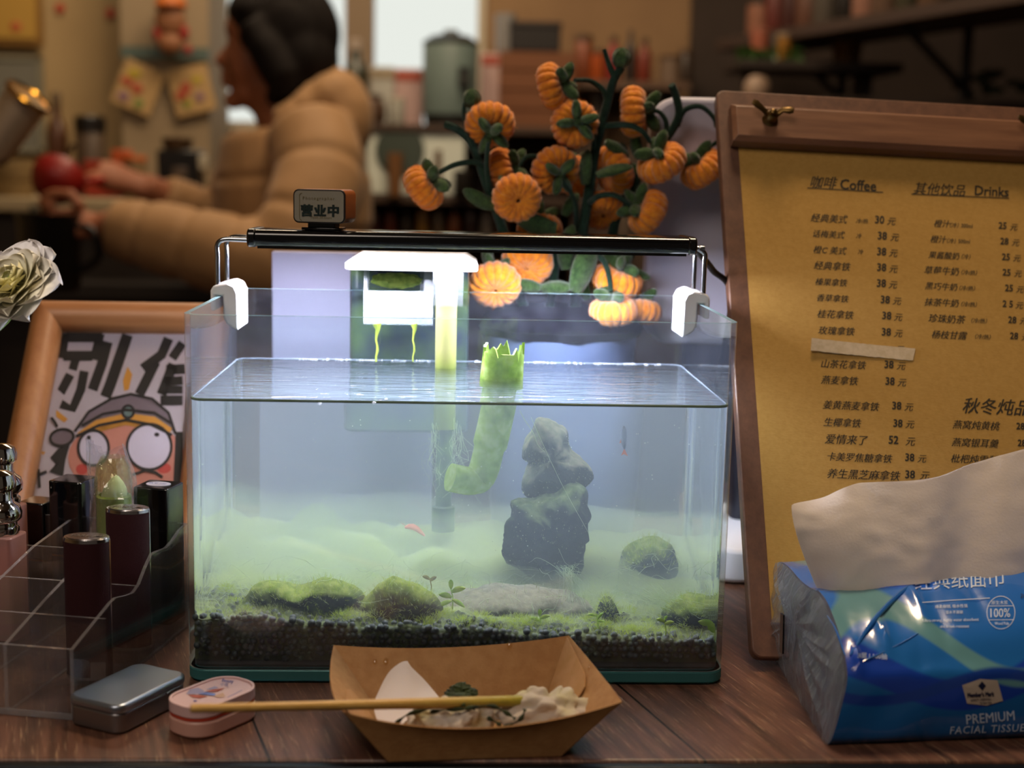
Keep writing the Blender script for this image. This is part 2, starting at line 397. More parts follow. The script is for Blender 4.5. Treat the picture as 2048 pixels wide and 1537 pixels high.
ring = [i for i in range(NX)] + [NX*(j+1)-1 for j in range(1,NY)] + [NX*(NY-1)+i for i in range(NX-2,-1,-1)] + [NX*j for j in range(NY-2,0,-1)]
lowv = [(mb.v[i][0], mb.v[i][1], .0086) for i in ring]; mb.v += lowv
for k in range(len(ring)):
    l = (k+1)%len(ring); mb.f.append((ring[l], ring[k], b0+k, b0+l)); mb.m.append(0)
ico = bmesh.new(); bmesh.ops.create_icosphere(ico, subdivisions=2, radius=1.0)
IV = [v.co.copy() for v in ico.verts]; IFc = [tuple(v.index for v in f.verts) for f in ico.faces]; ico.free()
ico = bmesh.new(); bmesh.ops.create_icosphere(ico, subdivisions=1, radius=1.0)
IV1 = [v.co.copy() for v in ico.verts]; IF1 = [tuple(v.index for v in f.verts) for f in ico.faces]; ico.free()
def pellet(x, y, z, r, hi=False):
    k = r*random.uniform(.8,1.2); V, F = (IV, IFc) if hi else (IV1, IF1)
    mb.add([(x+v.x*k, y+v.y*k, z+v.z*k*random.uniform(.88,1)) for v in V], F, 1)
R0 = .0019
for i in range(78):
    x = -xa+.002+i*.00373
    for j in range(14):                                       # against the front pane
        z = .0125 + j*.0034
        if z > soil_h(x, .006): break
        if z < .0155 and random.random() < .8: continue
        pellet(x+random.uniform(-.001,.001)+(.0018 if j%2 else 0), .0058+random.uniform(0,.0012), z+random.uniform(-.0006,.0006), R0, True)
    for j in range(11):
        y = .0066 + j*.0037 + random.uniform(-.0012,.0012); xx = x + random.uniform(-.0013,.0013)
        if random.random() < .86: pellet(xx, y, soil_h(xx,y)+random.uniform(-.0008,.0011), R0, j < 6)
    for j in range(24):
        y = .048 + j*.005; xx = x + random.uniform(-.0016,.0016)
        if random.random() < .35: pellet(xx, y, soil_h(xx,y), R0)
o = obj('soil_pellets', mb, [SOIL, pellet_mat()], smooth=True, angle=80)
tag(o, 'bed of small round black soil pellets on the tank floor', 'gravel', kind='stuff')

# ------------------------------------------------------------------ stones
def rock_mat(name, c1, c2, moss1, moss2, lo=.15, hi=.6):
    t = NT(name); co = t.coords(); base = t.ramp(t.noise(co, 90, 5, .6), [(.35,c1),(.65,c2)])
    nz = t.n('ShaderNodeSeparateXYZ', {0: t.n('ShaderNodeNewGeometry').outputs['Normal']}).outputs[2]
    k = t.math('ADD', nz, t.math('MULTIPLY', t.math('SUBTRACT', t.noise(co, 130, 4), .5), .7))
    k = t.n('ShaderNodeMapRange', {0: k, 1: lo, 2: hi, 3: 0.0, 4: 1.0}).outputs[0]
    ms = t.ramp(t.noise(co, 200, 3), [(.35,moss1),(.65,moss2)])
    c = t.n('ShaderNodeMixRGB', {0: k, 1: base, 2: ms}).outputs[0]
    t.surf(t.n('ShaderNodeBsdfPrincipled', {'Base Color': c, 'Roughness': .95, 'Specular IOR Level': .1, 'Normal': t.bump(t.noise(co, 260, 5), .6, .002)}).outputs[0]); return t.m
ROCK = rock_mat('mossy_stone', '1d2220', '343a36', '7d8468', 'a39f86')
ROCKD = rock_mat('dark_stone', '0d1210', '1d2420', '50603a', '7d8b5e', .3, .75)
ROCKF = rock_mat('furry_stone', '161c15', '2b3525', '6f8436', '9aa85a', .3, .8)
ROCKL = rock_mat('ledge_stone', '191d18', '303829', '8f917f', 'a9a894', .35, .75)
def stone(name, pts, Y, depth, mt, label, seed=0, amp=.0022, k=3.84, ox=820, oy=780, raw=False):
    P = [wat(*( (x,y) if raw else (ox+x/k, oy+y/k)), Y) for x,y in pts]; n0 = len(P)
    Q = []
    for i in range(n0):
        for s in range(4):
            a,b,c,d = P[i-1],P[i],P[(i+1)%n0],P[(i+2)%n0]; t = s/4
            Q.append(.5*((2*b)+(c-a)*t+(2*a-5*b+4*c-d)*t*t+(3*b-a-3*c+d)*t**3))
    n = len(Q); c = sum(Q, Vector())/n; mb = MB(); vs = []; fs = []
    K = 9; rings = [(sin(pi*i/(2*K)), -cos(pi*i/(2*K))) for i in range(1,K+1)] + [(sin(pi*i/(2*K)), cos(pi*i/(2*K))) for i in range(K-1,0,-1)]
    for s,dy in rings:
        for q in Q:
            p = c + (q-c)*(s**.8); p.y = Y + dy*depth*.5*(1+.0*s)
            nn = noise.noise(p*70+Vector((seed,0,0)))*amp*1.6 + noise.noise(p*160+Vector((seed,5,0)))*amp*.8 + noise.noise(p*420)*amp*.3
            dr = (p-Vector((c.x,Y,c.z))).normalized(); p = p + dr*nn; p.x = max(-.1452, min(.1452, p.x)); p.y = max(.0048, min(.1690, p.y)); vs.append(p)
    R = len(rings)
    for k2 in range(R-1):
        for i in range(n):
            j = (i+1)%n; fs.append((k2*n+i, k2*n+j, (k2+1)*n+j, (k2+1)*n+i))
    vs.append(Vector((c.x, Y-depth*.5, c.z))); vs.append(Vector((c.x, Y+depth*.5, c.z))); a,b = len(vs)-2, len(vs)-1
    for i in range(n):
        j = (i+1)%n; fs.append((a, j, i)); fs.append((b, (R-1)*n+i, (R-1)*n+j))
    mb.add(vs, fs); o = obj(name, mb, mt, angle=70); tag(o, label, 'rock'); return o
STONES = []
STONES.append(stone('stone', [(940,300),(885,420),(875,520),(902,560),(880,640),(868,810),(1050,860),(1290,790),(1400,700),(1410,610),(1300,520),(1220,440),(1200,340),(1130,260),(1070,212),(990,222)], .112, .032, ROCK, 'tall pointed grey-green stone leaning upright behind the dark round one', 2, .0020))
STONES.append(stone('stone', [(800,840),(745,960),(725,1110),(720,1190),(770,1310),(900,1440),(1100,1500),(1280,1440),(1340,1230),(1380,1050),(1390,940),(1360,820),(1290,745),(1200,738),(1100,790),(960,835)], .098, .036, ROCKD, 'large dark round stone standing below the pointed stone', 9, .0028))
STONES.append(stone('stone', [(850,1235),(885,1192),(950,1178),(1040,1172),(1130,1185),(1185,1212),(1205,1260),(1195,1330),(1000,1345),(870,1335)], .052, .05, ROCKL, 'flat low stone with a pale furry top in front of the dark round stone', 4, .002, raw=True))
STONES.append(stone('stone', [(470,1225),(500,1180),(545,1165),(600,1175),(645,1158),(695,1168),(725,1195),(725,1260),(600,1275),(490,1265)], .032, .030, ROCKF, 'low dark mossy stone nearest the lipstick stand', 5, .002, raw=True))
STONES.append(stone('stone', [(715,1245),(738,1190),(775,1160),(825,1168),(868,1190),(885,1250),(870,1330),(730,1330)], .027, .026, ROCKF, 'dark mossy hump of stone between the two low flat stones', 6, .002, raw=True))
STONES.append(stone('stone', [(1238,1130),(1262,1088),(1305,1072),(1348,1100),(1348,1160),(1310,1250),(1240,1240)], .105, .03, ROCKF, 'blurry algae covered stone standing to the menu side of the dark round stone', 7, .002, raw=True))
STONES.append(stone('stone', [(1325,1225),(1355,1192),(1415,1195),(1452,1225),(1455,1280),(1380,1285),(1330,1270)], .036, .028, ROCKF, 'low stone under pale algae strands in the tank corner by the menu', 8, .002, raw=True))
STONES.append(stone('stone', [(1188,1232),(1205,1195),(1222,1196),(1238,1240),(1232,1285),(1195,1285)], .036, .014, ROCKD, 'small dark pebble standing at the end of the flat low stone', 3, .0012, raw=True))

# ------------------------------------------------------------------ algae: soft clouds, fur and long strands
def vol_mat(name, col, dens, acol='d6f0a0', adens=0, an=.1):
    t = NT(name); c = lin(col); inv = (1-c[0], 1-c[1], 1-c[2], 1)
    sc = t.n('ShaderNodeVolumeScatter', {'Color': c, 'Density': dens, 'Anisotropy': an}); ab = t.n('ShaderNodeVolumeAbsorption', {'Color': c, 'Density': dens})
    t.link(t.n('ShaderNodeAddShader', {0: sc.outputs[0], 1: ab.outputs[0]}).outputs[0], t.out.inputs['Volume']); return t.m
def mound(name, fn, z0, mt, label, x0=-.1459, x1=.1459, y0=.0046, y1=.1694, nx=46, ny=26):
    mb = MB(); top = lambda u,v: (x0+(x1-x0)*u, y0+(y1-y0)*v, max(z0+.0005, fn(x0+(x1-x0)*u, y0+(y1-y0)*v)))
    mb.grid(top, nx, ny); b = len(mb.v)
    ring = [i for i in range(nx)] + [nx*(j+1)-1 for j in range(1,ny)] + [nx*(ny-1)+i for i in range(nx-2,-1,-1)] + [nx*j for j in range(ny-2,0,-1)]
    mb.v += [(mb.v[i][0], mb.v[i][1], z0) for i in ring]
    for k in range(len(ring)):
        l = (k+1)%len(ring); mb.f.append((ring[l], ring[k], b+k, b+l)); mb.m.append(0)
    mb.f.append(tuple(b+k for k in range(len(ring)-1,-1,-1))); mb.m.append(0)
    o = obj(name, mb, mt); tag(o, label, 'algae', kind='stuff'); return o
mound('algae_mist', lambda x,y: soil_h(x,y) + .001 + .030*min(1,max(0,(y-.034)/.085)) + .007*min(1,y/.06)*noise.noise(Vector((x*18,y*18,7))), .012,
      vol_mat('algae_mist_volume', 'd6e9c4', 12), 'pale green algae mist hanging over the tank floor')
mound('algae_mat', lambda x,y: soil_h(x,y) + .0008 + (.0022*min(1,max(0,(y-.010)/.004)) + .009*min(1,max(0,(y-.040)/.06)))*(1.1+1.1*noise.noise(Vector((x*44,y*44,2)))), .012,
      vol_mat('algae_mat_volume', 'd0dfa0', 85), 'dense fuzzy layer of yellow green algae on the soil pellets')
def strand_mat(name, c, tl=.5):
    t = NT(name); d = t.n('ShaderNodeBsdfDiffuse', {'Color': lin(c)}); e = t.n('ShaderNodeBsdfTranslucent', {'Color': lin(c)})
    t.surf(t.n('ShaderNodeMixShader', {0: tl, 1: d.outputs[0], 2: e.outputs[0]}).outputs[0]); return t.m
def blade(mb, p, d, L, w, mi=0, bend=.4):
    d = d.normalized(); s = d.cross(Vector((random.uniform(-1,1),random.uniform(-1,1),random.uniform(-1,1)))).normalized()
    q = d.cross(s)*random.uniform(-bend,bend)*L
    mb.add([p-s*w, p+s*w, p+d*L*.55+q*.4+s*w*.7, p+d*L*.55+q*.4-s*w*.7, p+d*L+q], [(0,1,2,3),(3,2,4)], mi)
mb = MB()
for k in range(4200):
    x = random.uniform(-.144,.144); y = .007 + .09*random.random()**1.5
    if random.random() < .3: continue
    z = soil_h(x,y)+.0012
    blade(mb, Vector((x,y,z)), Vector((random.uniform(-.7,.7),random.uniform(-.7,.4),1)), random.uniform(.0015,.0055), .00012, random.choice((0,0,1)))
for o in STONES:
    me = o.data; ps = [p for p in me.polygons if p.normal.z > -.15]
    for k in range(2600 if o.name in ('stone.001','stone') else 1300):
        p = random.choice(ps); c = p.center + Vector((random.uniform(-1,1),random.uniform(-1,1),random.uniform(-1,1)))*.0007
        blade(mb, c, p.normal + Vector((random.uniform(-.5,.5),random.uniform(-.5,.5),.4)), random.uniform(.0012,.0045), .00010, random.choice((0,1)) if o.name not in ('stone','stone.001','stone.002') else random.choice((1,1,2)))
for k in range(150):                                         # soft tufts between the stones
    x = random.uniform(-.143,.143); y = .012 + .075*random.random()**1.3; c = Vector((x,y,soil_h(x,y)+.001)); R = random.uniform(.0022,.0062)
    for j in range(int(60+R*26000)):
        d = Vector((random.gauss(0,1),random.gauss(0,1),abs(random.gauss(0,1))+.1)).normalized(); p = c + Vector((d.x*R*1.1,d.y*R*.8,d.z*R*.8))*random.uniform(.55,1)
        if .0055 < p.y and abs(p.x) < .145: blade(mb, p, d+Vector((random.uniform(-.6,.6),random.uniform(-.6,.6),random.uniform(-.2,.5))), random.uniform(.0012,.0034), .00010, random.choice((0,0,0,1)) if k%3 else random.choice((1,1,0)))
o = obj('algae_fur', mb, [strand_mat('algae_fur_green','b3c653'), strand_mat('algae_fur_pale','b9c596'), strand_mat('algae_fur_grey','9a9f84')], smooth=False); tag(o, 'short yellow green algae fur growing on stones and pellets', 'algae', kind='stuff')
mb = MB()
def strand(p0, p1, sag, w, n=9, jit=.002, mi=0):
    p0 = Vector(p0); p1 = Vector(p1); ph = random.uniform(0,6); ax = Vector((random.uniform(-1,1),random.uniform(-1,1),random.uniform(-.3,1)))*jit
    mb.tube([p0.lerp(p1, i/n) + Vector((0,0,-sag*4*(i/n)*(1-i/n))) + ax*sin(ph+i*.9)*(i/n) for i in range(n+1)], [w*(1-.6*i/n) for i in range(n+1)], 3, mi)
for k in range(60):                                          # fan of strands towards the corner by the menu
    a = wat(random.uniform(1240,1330), random.uniform(1165,1200), random.uniform(.03,.06)); b = wat(random.uniform(1380,1450), random.uniform(1210,1265), random.uniform(.015,.035)); strand(a, b, random.uniform(-.002,.003), .00014)
for k in range(40):
    a = wat(random.uniform(1110,1150), random.uniform(1130,1150), .07); b = wat(random.uniform(1120,1185), random.uniform(1160,1225), .04); strand(a, b, random.uniform(-.006,0), .00013)
for k in range(46):                                          # around the intake tube
    x = random.choice((-1,1))*random.uniform(14,40); a = wat(893+x*.8, random.uniform(832,880), random.uniform(.125,.15)); b = wat(893+x*random.uniform(.3,1.5), random.uniform(890,1000), random.uniform(.12,.15)); strand(a, b, random.uniform(-.003,.003), .00011, jit=.009)
for k in range(230):
    x, y = random.uniform(430,1430), random.uniform(1130,1250); Y = random.uniform(.02,.09); a = wat(x, y, Y)
    a.z = max(a.z, soil_h(max(-.145,min(.145,a.x)), Y)+.002); b = a + Vector((random.uniform(-.022,.022), random.uniform(-.012,.006), random.uniform(-.003,.010)))
    b.x = max(-.144, min(.144, b.x)); b.y = max(.008, b.y); strand(a, b, random.uniform(-.004,.003), .00014, jit=.004)
strand(wat(1040,822,.03), wat(1090,905,.07), .001, .00018); strand(wat(1062,835,.03), wat(1240,1180,.05), .004, .0001)
o = obj('algae_strands', mb, strand_mat('algae_strand', 'd3e3c0'), smooth=True); tag(o, 'long thin pale algae strands drifting across the tank floor', 'algae', kind='stuff')
# specks floating in the water
mb = MB()
for k in range(260):
    p = wat(random.uniform(385,1440), random.uniform(835,1200), random.uniform(.006,.12)); r = random.uniform(.00012,.00035)
    if p.z < ZW-.002 and abs(p.x) < .143: mb.add([p+v*r for v in IV1], IF1)
o = obj('floating_specks', mb, strand_mat('speck', 'dfe8d8')); tag(o, 'tiny pale specks suspended in the tank water', 'debris', kind='stuff')

# ------------------------------------------------------------------ hang-on filter
flt = thing('hang_on_filter', 'hang-on tank filter with white lid and dark box behind the back glass', 'filter', (-.03, .19, .17))
FB = mat('filter_box_plastic', '232a36', .18, 0, .5, col2='3a4a2c', nscale=38, ndetail=4)
xl, xr = at(700,600,.19).x, at(938,600,.19).x
mb = MB(); mb.prism(rrect(xr-xl, .046, .009, 5, (xl+xr)/2, .203), .117, .2195, 0); obj('filter_box', mb, FB, flt, bevel=.002)
WHITE = mat('white_plastic', 'f4f5f8', .25)
cx0, cx1 = at(691,520,.15).x, at(956,520,.15).x
mb = MB(); mb.prism(rrect(cx1-cx0, .088, .010, 5, (cx0+cx1)/2, .182), .2205, .2245); mb.prism(rrect(cx1-cx0, .088, .010, 5, (cx0+cx1)/2, .182), .2245, .2305, top=rrect(cx1-cx0-.018, .070, .008, 5, (cx0+cx1)/2, .182))
obj('filter_lid', mb, WHITE, flt, bevel=.0008)
CLEAR = thin_glass('clear_plastic', (.93,.96,.96,1), film=.05, filmcol='f4f6ff', rough=.04)
MILK = thin_glass('frosted_plastic', (.9,.93,.95,1), film=.22, filmcol='f2f4fa', rough=.1)
ax0, ax1 = at(727,600,.146).x, at(866,600,.146).x
zl0, zl1 = at(800,648,.146).z, at(800,583,.146).z
mb = MB(); mb.box(ax0, ax1, .146, .1475, zl0, zl1); mb.box(ax0, ax0+.0022, .1475, .169, zl0, .2205); mb.box(ax1-.006, ax1, .1475, .169, zl0, .2205); mb.box(ax0, ax1, .1475, .169, zl0-.001, zl0)
obj('outflow_chute', mb, MILK, flt)
mb = MB(); mb.grid(lambda u,v: (ax0+.002+(ax1-ax0-.008)*u, .1462-.004*sin(pi*v)-.0008*sin(u*17), zl0+.002+(zl1-zl0-.004)*v), 18, 8); obj('spill_lip', mb, CLEAR, flt)
mb = MB(); mb.ball(((ax0+ax1)/2-.002, .162, at(790,562,.16).z), ((ax1-ax0)/2-.006, .006, .0048), 30, 14, amp=.25, freq=7); obj('filter_sponge', mb, mat('sponge', '5c6f22', .9, col2='86923e', nscale=220, bump=.5), flt, label='green algae covered filter sponge')
for (px, w0) in ((754,.0028),(828,.0022)):
    mb = MB(); t0 = at(px,648,.1465); pts = [t0+Vector((0,-.0008,0))]+[Vector((t0.x+.0006*sin(i*1.7), .1455, t0.z-.0035*i)) for i in range(1,9)]; pts = [p for p in pts if p.z > ZW-.0005]
    mb.tube(pts, [w0]+[w0*.55]+[w0*(.22+.08*(i%3==0)) for i in range(len(pts)-2)], 8); obj('algae_drip', mb, mat('drip_algae', '93a23c', .3, trans=.3), flt, label='yellow green algae drip hanging from the chute')
ix = at(893,600,.142).x
mb = MB(); mb.box(at(840,600,.15).x, at(858,600,.15).x, .15, .165, at(850,640,.15).z, .2205); mb.box(ix-.0088, ix+.0105, .1345, .136, at(893,612,.135).z, .2205); obj('tube_guide', mb, CLEAR, flt)
mb = MB(); mb.lathe([(0,.2225),(.0078,.2225),(.0078,at(893,566,.135).z),(.0066,at(893,566,.135).z-.0015),(0,at(893,566,.135).z-.0015)][::-1], 28, M=Matrix.Translation((ix,.142,0))); obj('tube_cap', mb, WHITE, flt)
TUBE = NT('green_tube'); _c = TUBE.coords(); _z = TUBE.n('ShaderNodeSeparateXYZ', {0: _c}).outputs[2]
_k = TUBE.n('ShaderNodeMapRange', {0: TUBE.math('ADD', _z, TUBE.math('MULTIPLY', TUBE.noise(_c, 60, 3), .012)), 1: .160, 2: .178, 3: 0.0, 4: 1.0}).outputs[0]
_col = TUBE.ramp(_k, [(0,'66762a'),(.5,'858646'),(1,'918c5a')])
_d = TUBE.n('ShaderNodeBsdfPrincipled', {'Base Color': _col, 'Roughness': .3}); _t = TUBE.n('ShaderNodeBsdfTranslucent', {'Color': _col})
TUBE.surf(TUBE.n('ShaderNodeMixShader', {0: .35, 1: _d.outputs[0], 2: _t.outputs[0]}).outputs[0])
zt = lambda py: wat(893,py,.142).z
mb = MB(); mb.lathe([(0,zt(858)),(.0068,zt(858)),(.0068,ZW),(.0068,at(893,566,.135).z)], 26, M=Matrix.Translation((ix,.142,0))); obj('intake_tube', mb, TUBE.m, flt, label='yellow green intake tube')
mb = MB(); mb.lathe([(0,zt(1062)),(.0072,zt(1062)),(.0072,zt(1014)),(.0050,zt(1012)),(.0050,zt(858))], 24, M=Matrix.Translation((ix,.142,0))); obj('strainer', mb, mat('strainer_plastic', '26331f', .6, col2='3d5226', nscale=120), flt, label='dark algae stained strainer at the foot of the intake tube')

# ------------------------------------------------------------------ broken elbow pipe standing in the water
lime = NT('lime_pipe'); _c = lime.coords(); _col = lime.ramp(lime.noise(_c, 110, 4), [(.3,'7c9636'),(.5,'a3ba57'),(.72,'cbd998')])
_d = lime.n('ShaderNodeBsdfPrincipled', {'Base Color': _col, 'Roughness': .25}); _t = lime.n('ShaderNodeBsdfTranslucent', {'Color': _col})
lime.surf(lime.n('ShaderNodeMixShader', {0: .5, 1: _d.outputs[0], 2: _t.outputs[0]}).outputs[0])
YP = .098
pipe = thing('elbow_pipe', 'algae green elbow pipe with a jagged broken top poking out of the water', 'pipe', tuple(wat(968,940,YP)))
a = at(1004,748,YP); b = at(1010,678,YP); ax = (b-a).normalized(); L = (b-a).length; M0 = frame_from(ax, (1,0,0), a - ax*.008)
mb = MB(); Rj = .0134; seg = 40; vs = []; fs = []
jag = [(.72 + .28*max(0, sin(i*.75+.4))*(.6+.4*sin(i*2.3)))*(1 if (i%7) else .72) for i in range(seg)]
for k in range(6):
    for r in (Rj*(1-.012*k), Rj*(1-.012*k)-.0016):
        for i in range(seg):
            t = 2*pi*i/seg; z = (L+.008)*(k/5)*(jag[i] if k == 5 else min(1, jag[i]+.02)*(1 if k else 1)); vs.append((r*cos(t), r*sin(t), z))
for k in range(5):
    for i in range(seg):
        j = (i+1)%seg; o0, o1 = 2*k*seg, 2*(k+1)*seg
        fs.append((o0+i,o0+j,o1+j,o1+i)); fs.append((o0+seg+j,o0+seg+i,o1+seg+i,o1+seg+j))
for i in range(seg):
    j = (i+1)%seg; fs.append((10*seg+i,10*seg+j,11*seg+j,11*seg+i)); fs.append((j,i,seg+i,seg+j))
mb.add(vs, fs, 0, M0); obj('broken_collar', mb, lime.m, pipe)
mb = MB(); pts = spline([a-ax*.004, wat(992,838,YP), wat(980,890,YP), wat(968,938,YP), wat(956,958,YP), wat(935,962,YP-.004), wat(900,955,YP-.008)], 6)
mb.tube(pts, [.0104 if i < 13 else .0092 if i < 26 else .0086 for i in range(len(pts))], 20); obj('bent_tube', mb, lime.m, pipe)

# ------------------------------------------------------------------ small living things
def fishp(name, label, cat, p, d, L, c1, c2, h=.24):
    M = frame_from(d, (0,1,0), p); mb = MB()
    mb.lathe([(0,L*.5),(.05*L,L*.46),(.10*L,L*.35),(h*.5*L,L*.15),(.10*L,-.1*L),(.05*L,-.28*L),(.03*L,-.33*L),(0,-.34*L)][::-1], 14, M=M @ Matrix.Scale(.55,4,(1,0,0)))
    r = thing(name, label, cat, tuple(p)); obj('fish_body', mb, mat(name+'_skin', c1, .3, col2='8f9bb0', nscale=150), r)
    mb = MB(); mb.add([(.0002,0,-.3*L),(.0002,.12*L,-.56*L),(0,.03*L,-.5*L),(-.0002,-.12*L,-.58*L),(-.0002,0,-.3*L),(0,.10*L,.05*L),(0,.17*L,-.12*L),(0,.09*L,-.1*L)], [(0,1,2),(4,2,3),(5,6,7)], 0, M); obj('tail_fin', mb, strand_mat(name+'_fin', c2), r, smooth=False)
fishp('small_fish', 'small silver grey fish with a reddish tail near the menu side of the tank', 'fish', wat(1248,880,.07), Vector((-.06,.02,1)), .017, '5b6577', 'b06a52')
sh = thing('red_shrimp', 'tiny reddish shrimp above the algae beside the intake tube', 'shrimp', tuple(wat(832,1056,.13)))
mb = MB(); c = wat(832,1056,.13); mb.tube([c+Vector((-.007+.0025*i, 0, .0022*sin(i*.75)-.0008*i)) for i in range(6)], [.0007,.0016,.002,.0018,.0012,.0005], 10); obj('shrimp_body', mb, mat('shrimp_shell', 'c0604a', .4), sh)
mb = MB(); [mb.tube([c+Vector((-.006,0,.001)), c+Vector((-.009-.001*i,.001*i,.0025+.001*i))], .00012, 4) for i in range(2)]; [mb.tube([c+Vector((-.003+.002*i,0,-.0005)), c+Vector((-.0035+.002*i,0,-.003))], .00015, 4) for i in range(4)]; obj('antennae', mb, mat('shrimp_legs', 'b06050', .5), sh)
sn = thing('orange_snail', 'tiny orange snail on the pellets by the front glass', 'snail', tuple(wat(1396,1292,.008)))
c = wat(1397,1290,.0085); mb = MB(); mb.tube([c+Vector((cos(t)*.0016*(1-t/14), -.0003*t*.3, sin(t)*.0016*(1-t/14))) for t in [i*.45 for i in range(22)]], [.0009*(1-i/40) for i in range(22)], 8); obj('snail_shell', mb, mat('snail_orange', 'd8742a', .25), sn)
mb = MB(); mb.ball(c+Vector((-.0016,0,-.002)), (.0018,.0012,.0008), 12, 8); mb.tube([c+Vector((-.003,0,-.002)), c+Vector((-.0042,0,-.0008))], .0002, 5); obj('snail_foot', mb, mat('snail_flesh', 'd9a55c', .4), sn)
LEAF = mat('water_plant_leaf', '8fbf3a', .4, col2='b9d65a', nscale=200, trans=.15)
def sprout(label, p, leaves, h, mt=LEAF, group=None):
    r = thing('plant_sprout', label, 'plant', tuple(p)); mb = MB(); p = Vector(p); top = p + Vector((random.uniform(-.001,.001),0,h)); mb.tube([p-Vector((0,0,.002)), p.lerp(top,.5)+Vector((.0006,0,0)), top], [.0004,.00035,.0003], 6); obj('plant_stem', mb, mt, r)
    mb = MB()
    for (a, L, w, zf) in leaves:
        q = p.lerp(top, zf); d = Vector((cos(a), random.uniform(-.3,.1), sin(a))); s = d.cross(Vector((0,1,0))).normalized()
        mb.grid(lambda u,v: q + d*(L*v) + s*((u-.5)*2*w*sin(pi*min(1,v*.96+.04))**.7) + Vector((0,-.0006*(1-(2*u-1)**2)-.0003,-.25*L*v*v)), 5, 8)
    obj('plant_leaf', mb, mt, r)
def onbed(px, py, Y):
    p = wat(px,py,Y); p.z = soil_h(p.x, Y)-.0005; return p
sprout('pale green two-leaf seedling by the front glass near the orange snail', onbed(1330,1290,.008), [(2.5,.006,.0012,.9),(.5,.006,.0012,.8),(1.2,.004,.0009,1)], .011)
sprout('thin curled seedling on pellets just past the tray corner', onbed(1195,1260,.014), [(2.7,.006,.0009,.9),(1.0,.007,.0009,.7),(.2,.005,.0008,.6)], .010)
sprout('brownish forked sprig standing on the flat low stone', Vector((wat(862,1190,.045).x,.045,wat(862,1190,.045).z)), [(2.4,.006,.0012,.9),(.9,.006,.0012,.8)], .010, mat('brown_sprig', '8a8434', .5))
sprout('bright green leafy tuft at the near end of the flat low stone', onbed(905,1215,.028)+Vector((0,0,.006)), [(2.6,.009,.0018,.5),(.6,.010,.0018,.8),(1.6,.008,.0014,1),(3.3,.009,.0014,.3),(-.3,.008,.0014,.4)], .010)
sprout('lime leaf leaning on the glass in the front corner by the menu', onbed(1425,1290,.009), [(2.6,.010,.0022,.9),(1.9,.008,.0018,.5)], .011)
sprout('short leafy tuft in front of the flat low stone', onbed(1080,1275,.018), [(2.6,.007,.0013,.6),(.6,.007,.0013,.8),(1.6,.006,.0012,1)], .007)
# ================================================================== clip-on tank lamp
lamp = thing('aquarium_lamp', 'slim black LED bar lamp bridging the tank on wire legs', 'lamp', (.006, .125, .205))
BLK = mat('gloss_black', '08080a', .14, 0, .6, coat=.3)
CHROME = mat('steel_wire', 'b9bcc4', .18, 1)
lx0, lx1 = at(493,480,.105).x, at(1395,490,.105).x
LY0, LY1, LZ0, LZ1 = .1045, .148, .2360, .2462
mb = MB(); prof = rrect(LY1-LY0, LZ1-LZ0, .0042, 5)
mb.prism(prof, lx0+.004, lx1-.004, 0, Matrix(((0,0,1,0),(1,0,0,(LY0+LY1)/2),(0,1,0,(LZ0+LZ1)/2),(0,0,0,1)))); obj('lamp_body', mb, BLK, lamp, bevel=.0004); ECAP = mat('lamp_end_cap', '0b0b0c', .2, 0, .6, coat=.4)
for y0 in (LY0+.0035, LY1-.0050): obj('led_shield', MB().box(lx0+.006, lx1-.006, y0, y0+.0015, LZ0-.0012, LZ0+.001), ECAP, lamp)  # thin rails added to block the direct light of the LED strip
for x0,x1 in ((lx0,lx0+.0055),(lx1-.0055,lx1)):
    mb = MB(); mb.prism(rrect(LY1-LY0+.0012, LZ1-LZ0+.001, .0046, 5), x0, x1, 0, Matrix(((0,0,1,0),(1,0,0,(LY0+LY1)/2),(0,1,0,(LZ0+LZ1)/2),(0,0,0,1)))); obj('end_cap', mb, ECAP, lamp, bevel=.0012)
mb = MB(); mb.box(lx0+.012, lx1-.034, LY0+.008, LY1-.008, LZ0-.0004, LZ0-.0001); obj('led_strip', mb, emis('led_light', 'e9edff', LED_STRENGTH), lamp)
for s, xe in ((-1, lx0), (1, lx1)):
    rim = s*(TX-.0015); mb = MB()
    for y in (.1130, .1475):
        mb.tube(spline([(xe-s*.002, min(y,.144), .2395), (xe+s*.006, min(y,.145), .2397), (rim+s*.0012-s*.004, y, .2395), (rim+s*.0012, y, .2362), (rim+s*.0012, y, .229), (rim+s*.0012, y, .206)], 5), .0016, 10); obj('wire_leg', mb, CHROME, lamp); mb = MB()
    mb = MB(); sec = [(-.0052,.196),(-.0052,.2085),(-.0035,.2115),(.005,.2135),(.0095,.2115),(.0115,.207),(.0115,.184),(.0045,.188),(.0024,.192),(.0024,.2055),(-.0022,.2055),(-.0022,.196)]
    mb.prism([(x*(-s), z) for x,z in sec], -.0, .0405, 0, Matrix(((1,0,0,rim),(0,0,1,.1095),(0,1,0,0),(0,0,0,1)))); obj('rim_clip', mb, WHITE, lamp, bevel=.0012)
mb = MB(); mb.tube(spline([(lx1-.001,.13,.2405), (lx1+.003,.132,.239), tuple(at(1425,540,.15)), tuple(at(1462,600,.17)), (.185,.24,.12), (.19,.30,.004), (.22,.42,.003)], 8), .0021, 10); obj('power_cord', mb, mat('black_cord', '0a0a0b', .4), lamp)

